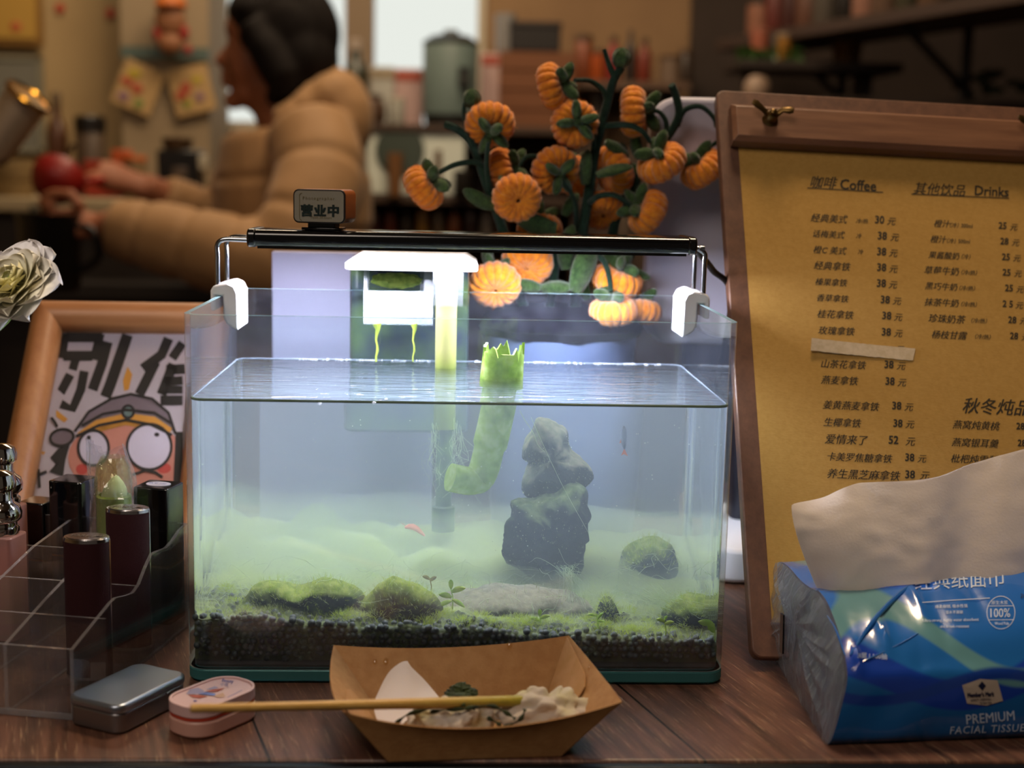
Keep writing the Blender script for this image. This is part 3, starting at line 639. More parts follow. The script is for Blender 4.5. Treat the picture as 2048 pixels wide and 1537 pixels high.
# ------------------------------------------------------------------ little sign standing on the lamp
sx0, sx1 = at(590,415,.108).x, at(697,415,.108).x; sz0, sz1 = at(640,447,.108).z, at(640,379,.108).z
scx, scz, sw, sh_ = (sx0+sx1)/2, (sz0+sz1)/2, sx1-sx0, sz1-sz0
sg = thing('open_sign', 'small copper box sign reading open for business on the tank lamp', 'sign', (scx, .118, LZ1))
SM = Matrix.Translation((scx, .118, scz)) @ Matrix.Rotation(radians(-9), 4, 'Z') @ Matrix.Translation((0,-.009,0))
TOY = Matrix(((1,0,0,0),(0,0,1,0),(0,1,0,0),(0,0,0,1)))           # polygon x,y -> x,z ; height -> y
mb = MB(); mb.prism(rrect(sw, sh_, .0035, 6), 0, .027, 0, SM @ TOY); obj('sign_body', mb, mat('copper_plastic', '9a5428', .4), sg, bevel=.0005)
mb = MB(); mb.prism(rrect(sw, sh_, .0035, 6), -.0012, .0004, 0, SM @ TOY); obj('bezel', mb, mat('dark_bezel', '2b2320', .35), sg, bevel=.0004)
mb = MB(); mb.prism(rrect(sw-.0018, sh_-.0018, .0028, 6), -.0016, -.0008, 0, SM @ TOY); face = obj('sign_face', mb, mat('sign_cream', '8f8878', .45), sg)
ft = bvh(face); mb = MB()
text(mb, ft, '营业中', 601, 430, 25, 1.2, bold=.05, spacing=1.12); obj('lettering', mb, mat('sign_ink', '10201c', .5), sg, smooth=False)
mb = MB(); text(mb, ft, 'Photographer', 605, 399, 8.6, 1.2, spacing=1.35); text(mb, ft, 'Open 24 hours', 621, 437, 6.6, 1.2, spacing=1.05)
strokes(mb, ft, [(x, y) for x,y in rrect(93, 54, 5, 4, 645.5, 413.5)], 1.0, closed=True); obj('small_print', mb, mat('sign_gold', '6e6138', .5), sg, smooth=False)
mb = MB(); mb.box(-.0085,.0085,.004,.016,-(scz-LZ1)+.0016,-sh_/2+.001,0,SM); mb.box(-.012,.012,.002,.018,-(scz-LZ1)+.0002,-(scz-LZ1)+.0018,0,SM); obj('sign_foot', mb, BLK, sg, bevel=.0005)
# ================================================================== plush persimmon branches in a pot behind the tank
def plush(name, c1, c2, sheen=.55):
    t = NT(name); co = t.coords(); c = t.ramp(t.noise(co, 300, 3), [(.3,c1),(.7,c2)])
    b = t.n('ShaderNodeBsdfPrincipled', {'Base Color': c, 'Roughness': .95, 'Specular IOR Level': .1, 'Sheen Weight': sheen, 'Normal': t.bump(t.noise(co, 900, 3), .8, .001)})
    t.surf(b.outputs[0]); return t.m
ORG = plush('orange_chenille', 'cf6c12', 'ea9226'); GRN = plush('green_chenille', '22351c', '40592f', .35); STEM = plush('stem_wrap', '14261f', '203629', .15)
def fuzz(mb, n, L, w, base=0):
    fl = list(range(len(mb.f)))
    for k in range(n):
        f = mb.f[random.choice(fl)]
        if len(f) != 4: continue
        P = [Vector(mb.v[i]) for i in f]; nn = (P[2]-P[0]).cross(P[3]-P[1])
        if nn.length < 1e-12: continue
        nn.normalize(); c = P[0].lerp(P[2], random.random()).lerp(P[1].lerp(P[3], random.random()), .5)
        d = nn + Vector((random.uniform(-.5,.5),random.uniform(-.5,.5),random.uniform(-.5,.5))); s = d.cross(Vector((random.random(),random.random(),random.random()))).normalized()*w
        mb.add([c-s, c+s, c+d*L*random.uniform(.6,1.2)], [(0,1,2)])
def fruit_mesh(nr=16, R=.0166, H=.0088, dimple=.6, seed=1):
    random.seed(seed); mb = MB()
    for i in range(nr):
        a = 2*pi*i/nr + random.uniform(-.04,.04); pts = []; rd = []
        for k in range(13):
            t = -pi/2 + pi*k/12; rr = (R-.0040)*max(.0,cos(t))**.62 + .0016; z = H*.62*math.copysign(abs(sin(t))**.8, sin(t)); q = abs(sin(t))
            z *= 1-.28*max(0,(q-.85)/.15)*dimple
            pts.append((rr*cos(a), rr*sin(a), z)); rd.append((.0040*(.45+.55*cos(t)**.6 if cos(t) > 0 else .45))*random.uniform(.95,1.05))
        mb.tube(pts, rd, 9)
    fuzz(mb, 3800, .0016, .00008); return mb.mesh('persimmon_fruit', ORG, True, 75)
def calyx_mesh(seed=2):
    random.seed(seed); mb = MB()
    for i in range(4):
        a = pi/2*i + random.uniform(-.3,.3); el = random.uniform(.15,.6); d = Vector((cos(a)*cos(el), sin(a)*cos(el), sin(el)))
        mb.ball(Vector((0,0,.0068)) + d*.0058, (.0030,.0024,.0056), 12, 8, 0, frame_from(d, (0,0,1)))
    mb.ball((0,0,.0078), (.0028,.0028,.0022), 12, 8); fuzz(mb, 900, .0011, .00006); return mb.mesh('calyx', GRN, True, 75)
FR = [fruit_mesh(16, seed=1), fruit_mesh(17, .0158, .0094, seed=5)]; CX = [calyx_mesh(2), calyx_mesh(8), calyx_mesh(11)]
def leaf_mesh(L, w, th, curl, name='plush_leaf'):
    mb = MB(); pts = [Vector((0, curl*L*(i/8)**2, L*i/8)) for i in range(9)]
    mb.tube(pts, [w*(.45+.55*sin(pi*min(1,(i+.6)/8.6)))*(1 if i < 8 else .45) for i in range(9)], 12, flat=th); fuzz(mb, 700, .0011, .00006); return mb.mesh(name, GRN, True, 75)
def bud_mesh():
    mb = MB(); mb.ball((0,0,0), (.0064,.0064,.0068), 18, 12, amp=.1, freq=6)
    for i in range(5): mb.tube([(.0062*sin(t)*cos(i*1.257), .0062*sin(t)*sin(i*1.257), .0066*cos(t)) for t in [pi*k/8 for k in range(9)]], .0009, 6)
    fuzz(mb, 900, .0010, .00006); return mb.mesh('bud', GRN, True, 75)
BUD = bud_mesh(); LF = [leaf_mesh(.026,.0062,.45,.15), leaf_mesh(.034,.0085,.5,.35), leaf_mesh(.02,.0055,.7,.1)]
random.seed(11)
POTY = .262
pot = thing('flower_pot', 'pale ceramic pot holding plush persimmon branches behind the fish tank', 'pot', (at(1118,700,POTY).x, POTY, 0))
px_ = at(1118,700,POTY).x
mb = MB(); mb.lathe([(0,.001),(.042,.001),(.046,.006),(.052,.07),(.0555,.158),(.0565,.168),(.0535,.168),(.051,.155),(0,.15)], 44, M=Matrix.Translation((px_,POTY,0))); obj('pot_body', mb, mat('pot_glaze', '5a6180', .35), pot)
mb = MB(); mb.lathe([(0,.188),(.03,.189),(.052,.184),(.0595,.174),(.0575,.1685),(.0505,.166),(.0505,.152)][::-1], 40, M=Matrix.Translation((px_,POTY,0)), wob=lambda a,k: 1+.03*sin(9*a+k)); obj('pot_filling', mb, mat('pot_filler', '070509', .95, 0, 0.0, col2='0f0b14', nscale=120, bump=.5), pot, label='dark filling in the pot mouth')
def to(px,py,dy=0): return at(px,py,POTY+dy)
def cr(X,Y,dy=0): return to(750+X/2.731, 80+Y/2.731, dy)
def lo(X,Y,dy=0): return to(940+X/4.267, 490+Y/4.267, dy)
def branch(label, base):
    r = thing('persimmon_branch', label, 'plush flower', tuple(base), group='plush persimmon branches in the pot'); return r
def stems(r, paths):
    mb = MB()
    for P, w in paths:
        pts = spline(P, 6); n = len(pts); mb.tube(pts, [1.15*w*(1-.35*i/n) for i in range(n)], 9)
    fuzz(mb, 700, .0007, .00005); obj('stem', mb, STEM, r, angle=75)
def fruit(r, c, axis, s=1.0, k=0, sy=1.0):
    M = frame_from(axis, (random.uniform(-1,1),random.uniform(-1,1),.2), c) @ Matrix.Diagonal((s*1.04,s*sy*1.04,s*1.15,1))
    f = obj('persimmon_fruit', FR[k%2], None, r, M)
    obj('calyx', CX[(k*7)%3], None, f, M @ Matrix.Translation((0,0,-.0020)) @ Matrix.Scale(1.42,4))
    return f
def leaf(r, c, axis, k=0, s=1.0, x=(0,-1,.3)): obj('plush_leaf', LF[k], None, r, frame_from(axis, x, c) @ Matrix.Scale(s,4))
def bud(r, c, s=1.0): obj('bud', BUD, None, r, frame_from((.1,-.5,1), (1,0,0), c) @ Matrix.Scale(s,4))
V = Vector
# tall middle branch
b = branch('tallest plush persimmon branch, straight up the middle to a round green bud', cr(1110,1300)); 
stems(b, [([cr(1090,1480), cr(1130,1080), cr(1170,820), cr(1200,620), cr(1255,400), cr(1300,230), cr(1345,150)], .0038), ([cr(1305,200), cr(1270,110), cr(1252,50)], .0020),
          ([cr(1270,370), cr(1250,280), cr(1180,225), cr(1090,220,-.01)], .0020), ([cr(1195,600), cr(1190,500,-.012), cr(1130,455,-.022)], .0018),
          ([cr(1262,470), cr(1380,465,-.01), cr(1460,500,-.012), cr(1505,560,-.012)], .0021), ([cr(1160,900), cr(1220,855,-.012), cr(1310,850,-.015), cr(1395,905,-.015)], .0021),
          ([cr(1100,1040), cr(1095,900,-.01), cr(1050,800,-.018), cr(1020,760,-.02)], .0018)])
bud(b, cr(1345,100), 1.05)
fruit(b, cr(968,255,-.004), V((.85,-.3,.25)), .92, 0); fruit(b, cr(1090,458,-.008), V((.12,-1,.1)), .98, 1); fruit(b, cr(1565,672,-.012), V((-.5,-.35,.75)), 1.0, 0); fruit(b, cr(1490,940,-.012), V((-.8,-.2,.45)), .98, 1); fruit(b, cr(985,712,-.008), V((.3,-.9,-.3)), .96, 0)
leaf(b, cr(1210,740,-.012), V((.75,-.15,.32)), 0, 1.0); leaf(b, cr(1150,790,-.006), V((-.1,.1,1)), 0, .95); leaf(b, cr(1260,560), V((.7,.2,-.3)), 2, 1.0)
# left branch
b = branch('plush persimmon branch on the side nearest the little sign', cr(740,1300,-.01))
stems(b, [([cr(820,1500,-.005), cr(700,1050,-.01), cr(625,830,-.01), cr(575,690,-.008), cr(525,560,-.006), cr(450,490,-.004), cr(385,462)], .0035), ([cr(535,575,-.008), cr(500,480,-.008), cr(485,400), cr(490,345)], .0018),
          ([cr(585,690,-.01), cr(540,668,-.012), cr(440,680,-.016), cr(350,725,-.018)], .0021), ([cr(625,820,-.012), cr(610,680,-.016), cr(620,560,-.02)], .0019), ([cr(905,640,.004), cr(830,640,.0), cr(790,690,-.002)], .0018), ([cr(905,640,.004), cr(1000,610,.01), cr(1060,590,.012)], .0018)])
bud(b, cr(528,320,-.004), .98)
fruit(b, cr(265,808,-.02), V((.72,-.25,.55)), .95, 1); fruit(b, cr(628,462,-.008), V((.05,-.75,-.62)), .98, 0); fruit(b, cr(775,862,-.03), V((-.1,.95,.3)), .99, 1); fruit(b, cr(702,715,.012), V((.9,-.2,.25)), .92, 0)
leaf(b, cr(660,915,-.014), V((-.9,-.1,.32)), 0, 1.0); leaf(b, cr(990,1030,-.012), V((-1,-.1,.02)), 1, .95); leaf(b, cr(1030,960,.0), V((.35,0,.7)), 2, .95)
# right branch
b = branch('plush persimmon branch reaching behind the menu board', cr(1340,1300,.02))
stems(b, [([cr(1240,1500,.015), cr(1310,1000,.015), cr(1400,820,.015), cr(1500,650,.012), cr(1610,510,.008), cr(1660,410,.006), cr(1645,310,.004), cr(1620,245)], .0036), ([cr(1650,470,.008), cr(1690,385,.004), cr(1770,362), cr(1830,400), cr(1870,460)], .0020), ([cr(1590,530,.01), cr(1590,450,.006), cr(1560,400,.004), cr(1525,385,.002)], .0019), ([cr(1870,460), cr(1885,540,.004), cr(1800,600,.006), cr(1735,650,.004)], .0016)])
fruit(b, cr(1412,392,.004), V((.9,-.15,.05)), .99, 0); fruit(b, cr(1790,705,.004), V((-.6,-.2,.7)), .98, 1); fruit(b, cr(1300,712,.012), V((.75,.4,.4)), 1.0, 0); leaf(b, cr(1870,480,.004), V((0,0,1)), 2, .7); leaf(b, cr(1440,640,.006), V((-.3,0,1)), 2, .9)
# low branch lit by the lamp
b = branch('low drooping plush persimmon branch lit white by the tank lamp', lo(760,420,-.02))
stems(b, [([lo(640,760,.004), lo(700,420,-.004), lo(730,150,-.004), lo(760,-80,.0)], .0034), ([lo(900,30,-.02), lo(1090,90,-.03), lo(1170,200,-.036), lo(1205,400,-.04)], .0022), ([lo(1180,-60,.02), lo(1330,120,.01), lo(1400,70,.01)], .0024), ([lo(560,-60,.01), lo(470,60,.0), lo(300,120,-.01)], .002)])
fruit(b, lo(215,338,-.034), V((.0,.75,.55)), 1.0, 0); fruit(b, lo(490,150,-.02), V((.1,.8,.6)), 1.05, 1); fruit(b, lo(1255,300,-.02), V((.25,-.2,.9)), 1.0, 0); fruit(b, lo(1222,570,-.038), V((-.1,-.1,1)), .96, 1); fruit(b, lo(1440,570,-.012), V((.1,.2,.9)), .9, 0); fruit(b, cr(1240,930,.016), V((0,.6,.5)), .9, 1); fruit(b, cr(1100,745,.02), V((.3,.6,.5)), .9, 0); fruit(b, cr(900,1040,.005), V((0,.4,.9)), .95, 1)
leaf(b, lo(900,400,-.035), V((.25,-.2,.95)), 1, 1.15, (1,-.3,0)); leaf(b, lo(600,370,-.03), V((-.95,-.2,.1)), 2, 1.0); leaf(b, lo(610,370,-.03), V((.95,-.25,.15)), 2, 1.1); leaf(b, lo(820,210,-.01), V((-.2,0,1)), 1, .9); leaf(b, lo(1330,230,-.015), V((.75,-.2,-.1)), 2, .9); leaf(b, lo(1280,180,.0), V((-.3,0,.8)), 2, .8); leaf(b, lo(1000,470,-.01), V((-.3,0,.6)), 0, 1.0); leaf(b, lo(160,180,-.02), V((-.1,.2,.5)), 2, .9)
# ================================================================== white terminal and paper sign behind the tank
PALE = mat('terminal_white', 'b5b1c2', .4)
pt = thing('payment_terminal', 'white rounded payment terminal seen from behind, behind the menu board', 'payment terminal', (.21, .30, 0))
TERM_Y = .285; a = at(1305,192,TERM_Y); z1 = a.z; tx0 = a.x; tx1 = tx0+.205; z0 = at(1450,690,TERM_Y).z
mb = MB(); mb.prism(rrect(tx1-tx0, z1-z0, .020, 8, (tx0+tx1)/2, (z0+z1)/2), 0, .022, 0, Matrix.Translation((0,TERM_Y,0)) @ TOY); obj('terminal_housing', mb, PALE, pt, bevel=.004, seg=3)
mb = MB(); mb.prism(rrect(.06, .03, .008, 5, (tx0+tx1)/2, TERM_Y+.012), .020, z0+.01); obj('terminal_neck', mb, mat('terminal_neck_grey','23232c',.5), pt, bevel=.002)
bb = atz(1470,1168); mb = MB(); mb.prism(rrect(.19, .155, .022, 8, .272, .268), .001, .024, top=rrect(.178, .143, .02, 8, .272, .268)); obj('terminal_base', mb, mat('terminal_base_white', 'e4e4ea', .35), pt, bevel=.003)
PY = .262; pa = at(543,503,PY); pb = at(872,503,PY)
ps = thing('paper_sign', 'pale lilac standing sign with faint blue characters behind the fish tank', 'sign', ((pa.x+pb.x)/2, PY, 0))
mb = MB(); mb.box(pa.x, pb.x, PY, PY+.012, .001, pa.z); pn = obj('sign_panel', mb, mat('lilac_board', 'b0aecb', .5), ps, bevel=.001)
WMt = bvh(pn); mb = MB()
def zplane_text(mb, txt, x, z, y, size, bold=.02):
    vs, fs = glyphs(txt, 0, 0); mb.add([(x+v.x*size, y, z+v.y*size) for v in vs], fs)
zplane_text(mb, '欢', pa.x+.058, .128, PY-.0004, .021); zplane_text(mb, '迎', pa.x+.100, .120, PY-.0004, .021); obj('lettering', mb, mat('blue_ink', '5a7ac4', .6), ps, smooth=False)

# ================================================================== menu clipboard
BA, BPS, BRO, BL = radians(31.45), radians(2.92), radians(2.02), 0.394
BB = atz(1505,1316,.008)
_u0 = Vector((cos(BPS), sin(BPS), 0)); _n0 = Vector((sin(BPS), -cos(BPS), 0)); _v0 = Vector((0,0,1))*cos(BA) - _n0*sin(BA)
BU = _u0*cos(BRO) - _v0*sin(BRO); BV = _u0*sin(BRO) + _v0*cos(BRO); BN = BU.cross(BV)
BM = Matrix((BU,BV,BN)).transposed().to_4x4(); BM.translation = BB         # x across, y up the board, z towards the viewer
bd = thing('menu_clipboard', 'brown wooden clipboard leaning with the drinks menu clamped on', 'clipboard', Mw=BM)
WD = wood('walnut_board', '55382a', '6f4c38', 1.2, 'Y'); WDL = wood('walnut_bar', '64422f', '815a41', 1.2, 'X', rough=.4)
BW = .262
mb = MB(); mb.prism(rrect(BW, BL, .006, 5, BW/2, BL/2), -.0085, 0, 0, BM); obj('board', mb, WD, bd, bevel=.001)
def onb(px, py, h=0):
    d = ray(px,py); p0 = BB + BN*h; return CAM + d*((p0-CAM).dot(BN)/d.dot(BN))
def bl(px,py,h=0):
    q = BM.inverted() @ onb(px,py,h); return q.x, q.y
x0,y1 = bl(1462,207,.010); _,y0 = bl(1470,280,.010)
c_ = .0030; mb = MB(); mb.prism([(x0,y0),(x0+.236,y0),(x0+.236,y1),(x0,y1)], .0012, .0092, 0, BM); mb.prism([(x0,y0),(x0+.236,y0),(x0+.236,y1),(x0,y1)], .0092, .0120, 0, BM, top=[(x0+c_,y0+c_),(x0+.236-c_,y0+c_),(x0+.236-c_,y1-c_),(x0+c_,y1-c_)]); obj('clamp_bar', mb, WDL, bd, bevel=.0003, angle=20)
BRASS = mat('aged_brass', '5a4420', .35, .8)
nx_, ny_ = bl(1540,240,.012); nx2, _ = bl(2066,262,.012)
proto = None
for q in (nx_, nx2):
    M = BM @ Matrix.Translation((q, ny_, .012)); w = obj('wing_nut', MB().lathe([(0,0),(.0055,0),(.0052,.0012),(.0042,.002),(.0040,.007),(.0028,.0085),(0,.0085)], 20, M=M), BRASS, bd)
    mb = MB()
    for s in (-1,1):
        mb.tube([M @ Vector((s*.0025,.001,.005)), M @ Vector((s*.007,.0035,.0075)), M @ Vector((s*.0115,.0045+(.002 if s < 0 else -.002),.009)), M @ Vector((s*.0140,.0048+(.003 if s < 0 else -.003),.0095))], [.0028,.0024,.0032,.0020], 10, flat=.5)
    obj('wing', mb, BRASS, w)
    mb = MB(); mb.lathe([(0,.0084),(.0022,.0084),(.0022,.0105),(.0012,.0112),(0,.0112)], 12, M=M); obj('bolt', mb, BRASS, w)
pl, pt1 = bl(1476,282,.0004); pl2, pb1 = bl(1527,1245,.0004)
paper_w = .21
def papermat():
    t = NT('kraft_paper'); co = t.coords(); f = t.noise(co, 240, 4, .7); f2 = t.noise(t.n('ShaderNodeMapping', {'Vector': co, 'Scale': (200,900,1)}).outputs[0], 2, 3)
    c = t.ramp(t.math('ADD', t.math('MULTIPLY', f, .6), t.math('MULTIPLY', f2, .4)), [(.35,'a98242'),(.65,'b58e4c')])
    t.surf(t.n('ShaderNodeBsdfPrincipled', {'Base Color': c, 'Roughness': .85, 'Specular IOR Level': .2, 'Normal': t.bump(f2, .2, .0004)}).outputs[0]); return t.m
mpaper = MB(); mpaper.grid(lambda u,v: BM @ Vector((pl + paper_w*u, pb1 + (y0+.012-pb1)*v, .0005 + .0010*(1-v)*abs(sin(u*2.6))**2)), 16, 24)
nv = len(mpaper.v); mpaper.v += [tuple(Vector(p) - BN*.00025) for p in mpaper.v[:nv]]; mpaper.f += [tuple(i+nv for i in reversed(f)) for f in mpaper.f[:]]; mpaper.m = [0]*len(mpaper.f)
mp = obj('menu_sheet', mpaper, papermat()); tag(mp, 'yellow brown kraft paper drinks menu printed in Chinese', 'menu')
mt_ = bvh(mp); INK = mat('menu_ink', '2b2418', .7)
def mtext(mb, txt, X, Y, size, row=0, italic=True, bold=.013, sx=1.0, sp=1.0):
    x = 1500+X/3.737; y = (280 if row == 0 else 640)+Y/3.737; f = 3.3-(y-350)*.0018
    text(mb, mt_, txt, x, y, size/3.737, f, .22 if italic else 0, bold, sx, sp, lift=.00022)
def num(mb, txt, X, Y, size=92, row=0): mtext(mb, txt, X, Y, size*.87, row, False, .026, .90)
K1, K2 = 1.0, 1.08
mb = MB()
mtext(mb,'咖啡',440,350,100,bold=.012); mtext(mb,'Coffee',668,368,108,italic=False,bold=.022,sx=.94); strokes(mb, mt_, [(1614.5,376),(1766,385)], 1.7)
for (nm,X,Y,sz,note,nx,ny,pr,px,py,yx,yy) in [('经典美式',450,606,68,'冷/热',788,620,'30',930,622,1020,630),('话梅美式',462,722,60,'冷',790,733,'38',950,742,1045,750),('橙C 美式',468,842,62,'冷',803,852,'38',945,860,1035,868),
    ('经典拿铁',473,962,68,'',0,0,'38',945,978,1035,987),('榛果拿铁',482,1082,60,'',0,0,'38',943,1097,1032,1105),('香草拿铁',492,1202,60,'',0,0,'38',972,1220,1062,1228),('桂花拿铁',497,1325,68,'',0,0,'38',983,1340,1072,1348),('玫瑰拿铁',505,1448,68,'',0,0,'38',980,1462,1072,1470)]:
    mtext(mb,nm,X,Y,sz)
    if note: mtext(mb,note,nx,ny,40,bold=.012)
    num(mb,pr,px,py); mtext(mb,'元',yx,yy,64)
mtext(mb,'元',1085,245,64,1)
for (nm,X,Y,sz,pr,px,py,yx,yy) in [('山茶花拿铁',522,352,68,'38',1000,360,1092,368),('燕麦拿铁',527,473,69,'38',1008,485,1098,492),('姜黄燕麦拿铁',540,660,70,'38',1058,668,1150,675),('生椰拿铁',545,790,70,'38',1067,800,1158,805),('爱情来了',555,920,80,'52',1032,926,1158,935),('卡美罗焦糖拿铁',567,1048,70,'38',1155,1055,1248,1062),('养生黑芝麻拿铁',570,1178,78,'38',1155,1185,1265,1190)]:
    mtext(mb,nm,X,Y,sz,1); num(mb,pr,px,py,98 if sz > 75 else 92,1); mtext(mb,'元',yx,yy,66 if sz < 75 else 72,1)
obj('lettering', mb, INK, mp, smooth=False, label='printed list of coffees and prices')
mb = MB()
mtext(mb,'其他饮品',1215,397,98,bold=.01); mtext(mb,'Drinks',1672,412,102,italic=False,bold=.022,sx=.94); strokes(mb, mt_, [(1822.5,388.5),(2018,397)], 1.7)
for (nm,X,Y,sz,note,nx,ny,ml,mx,my,pr,px,py,yx,yy) in [('橙汁',1370,646,60,'（冷）',1462,650,'300ml',1575,655,'25',1855,663,1938,672),('橙汁',1343,763,60,'（冷）',1440,767,'500ml',1555,772,'28',1868,780,1952,788),('果酱酸奶',1330,880,58,'（冷）',1550,885,'',0,0,'25',1880,897,1962,905),
    ('草莓牛奶',1295,997,66,'（冷/热）',1548,1003,'',0,0,'25',1885,1013,1970,1020),('黑巧牛奶',1303,1113,61,'（冷/热）',1533,1120,'',0,0,'25',1903,1130,1985,1138),('抹茶牛奶',1298,1235,65,'（冷/热）',1547,1241,'',0,0,'2 5',1885,1248,1980,1257),
    ('珍珠奶茶',1327,1358,69,'（冷/热）',1622,1364,'',0,0,'28',1927,1368,2010,1375),('杨枝甘露',1352,1478,66,'（冷/热）',1650,1484,'',0,0,'28',1940,1488,2025,1497)]:
    mtext(mb,nm,X,Y,sz); mtext(mb,note,nx,ny,40,bold=.012)
    if ml: mtext(mb,ml,mx,my,42,italic=False,bold=.012,sx=.85)
    num(mb,pr,px,py,80); mtext(mb,'元',yx,yy,58)
obj('lettering', mb, INK, mp, smooth=False, label='printed list of other drinks and prices')
mb = MB(); mtext(mb,'秋冬炖品',1580,688,128,1)
for nm,X,Y,px,py in (('燕窝炖黄桃',1510,808,1988,818),('燕窝银耳羹',1503,940,1998,944),('枇杷炖雪梨',1495,1062,2000,1075)): mtext(mb,nm,X,Y,70,1); num(mb,'28',px,py,80,1)
obj('lettering', mb, INK, mp, smooth=False, label='printed list of autumn and winter stews')
q = [bl(1500+X/3.737, 640+Y/3.737, .002) for X,Y in ((452,232),(1220,302),(1238,212),(457,143))]
mb = MB(); vs = []; nseg = 30
for h in (.0011,.0016):
    for i in range(nseg+1):
        t = i/nseg; jb = random.uniform(-.0003,.0003)
        vs.append(BM @ Vector((q[0][0]+(q[1][0]-q[0][0])*t, q[0][1]+(q[1][1]-q[0][1])*t+jb, h+.0014*(1-t)**3))); vs.append(BM @ Vector((q[3][0]+(q[2][0]-q[3][0])*t, q[3][1]+(q[2][1]-q[3][1])*t+random.uniform(-.00015,.00015), h+.0020*(1-t)**3)))
m2 = 2*(nseg+1); fs = []
for i in range(nseg): fs.append((m2+2*i,m2+2*i+2,m2+2*i+3,m2+2*i+1)); fs.append((2*i+1,2*i+3,2*i+2,2*i)); fs.append((2*i,2*i+2,m2+2*i+2,m2+2*i)); fs.append((2*i+3,2*i+1,m2+2*i+1,m2+2*i+3))
mb.add(vs, fs); obj('tape_strip', mb, mat('paper_tape', 'c9b596', .75, col2='bba684', nscale=300), mp, smooth=False, label='cream paper tape strip covering one line')

# ================================================================== tissue pack
TM = Matrix(((cos(radians(5.5)),.023,0,.1868),(sin(radians(5.5)),1,0,-.0838),(0,0,1,0),(0,0,0,1)))   # x along the pack, y back, z up; the soft pack sits a little askew
tp = thing('tissue_pack', 'blue plastic pack of facial tissues with its corner past the counter edge', 'tissue pack', Mw=Matrix.Translation((.1868,-.0838,0)))
LEN = .20
prof0 = [(.004,0),(0,.006),(-.001,.022),(.001,.036),(.007,.0425),(.022,.052),(.045,.063),(.060,.0675),(.066,.0665),(.084,.0655),(.104,.0655),(.121,.064),(.134,.0605),(.143,.053),(.149,.035),(.152,.014),(.150,.003),(.145,0)]
def sec(u):
    e = max(0, 1-u/.055)                                    # the pack draws in towards its crimped end
    k = min(1, max(0, (u-.03)/.09)); out = []
    for y,z in prof0:
        zz = z*(1-.03*e) + (.006*k if .02 < y < .09 and z > .05 else 0)
        yy = y; w = .0009*noise.noise(Vector((u*40, y*60, z*60)))
        uu = u + .21*z*max(0, 1-y/.105)
        if 0 < z < .06 and y < .05: yy += -.002*sin(pi*min(1,u/.2))*(z/.04) + w*1.6
        if z > .06: zz += w*1.5 - .004*math.exp(-((u-.012)/.02)**2)*(1 if .05 < y < .1 else .3)
        if .002 < y < .062 and z > .04:
            t_ = (y-.003)/.057; q = (u - .002 - .062*t_)/.0032; zz += .0046*math.exp(-abs(q)*1.2)*(1-.3*t_); q2 = (u-.035-.06*t_)/.004; zz -= .0012*math.exp(-q2*q2)
        out.append((uu, yy, zz))
    return out
def pack_mat():
    t = NT('blue_film'); gx = t.n('ShaderNodeSeparateXYZ', {0: t.n('ShaderNodeMapping', {'Vector': t.n('ShaderNodeTexCoord').outputs['Object'], 'Location': (-.1885,.0830,0)}, vector_type='POINT').outputs[0]})
    x, y, z = gx.outputs[0], gx.outputs[1], gx.outputs[2]
    base = t.ramp(t.math('MULTIPLY', z, 15.0), [(0,'1a5a98'),(.45,'1b5f9f'),(.75,'2468b4'),(1,'2a6cc4')])
    def band(c0, amp, ph, lam, half, soft=.0008):
        c = t.math('ADD', t.math('MULTIPLY', t.math('SINE', t.math('ADD', t.math('MULTIPLY', x, lam), ph)), amp), c0)
        d = t.math('ABSOLUTE', t.math('SUBTRACT', z, c)); return t.n('ShaderNodeMapRange', {0: d, 1: half-soft, 2: half+soft, 3: 1.0, 4: 0.0}).outputs[0]
    c = t.n('ShaderNodeMixRGB', {0: band(.036,.010,1.9,42,.0075), 1: base, 2: lin('1c3fa0')}).outputs[0]
    c = t.n('ShaderNodeMixRGB', {0: band(.0475,.0135,.2,46,.0045), 1: c, 2: lin('5f8f96')}).outputs[0]
    c = t.n('ShaderNodeMixRGB', {0: band(.0305,.006,3.6,50,.0028), 1: c, 2: lin('1d3f92')}).outputs[0]
    f = t.noise(t.coords('Object',(1,1,1)), 30, 3); b = t.n('ShaderNodeBsdfPrincipled', {'Base Color': c, 'Roughness': .22, 'Coat Weight': .4, 'Coat Roughness': .06, 'Normal': t.bump(f, .14, .006)})
    t.surf(b.outputs[0]); return t.m
mb = MB(); NU = 96; rows = [sec(.0+LEN*(i/(NU-1))) for i in range(NU)]; np_ = len(prof0)
# smooth the profile
def dense(r):
    pts = spline([Vector(p) for p in r], 5); return pts
rows = [dense(r) for r in rows]; np_ = len(rows[0]); vs = [p for r in rows for p in r]; fs = []
for i in range(NU-1):
    for k in range(np_-1): fs.append((i*np_+k, (i+1)*np_+k, (i+1)*np_+k+1, i*np_+k+1))
    fs.append((i*np_+np_-1, (i+1)*np_+np_-1, (i+1)*np_, i*np_))
fs.append(tuple(range((NU-1)*np_, NU*np_))); fs.append(tuple(range(np_-1,-1,-1)))
mb.add(vs, fs, 0, TM); mb.m[-1] = 1; wrap = obj('wrapper', mb, [pack_mat(), mat('tissue_stack','8d8790',.8,col2='6a6874',nscale=60)], tp, angle=60)
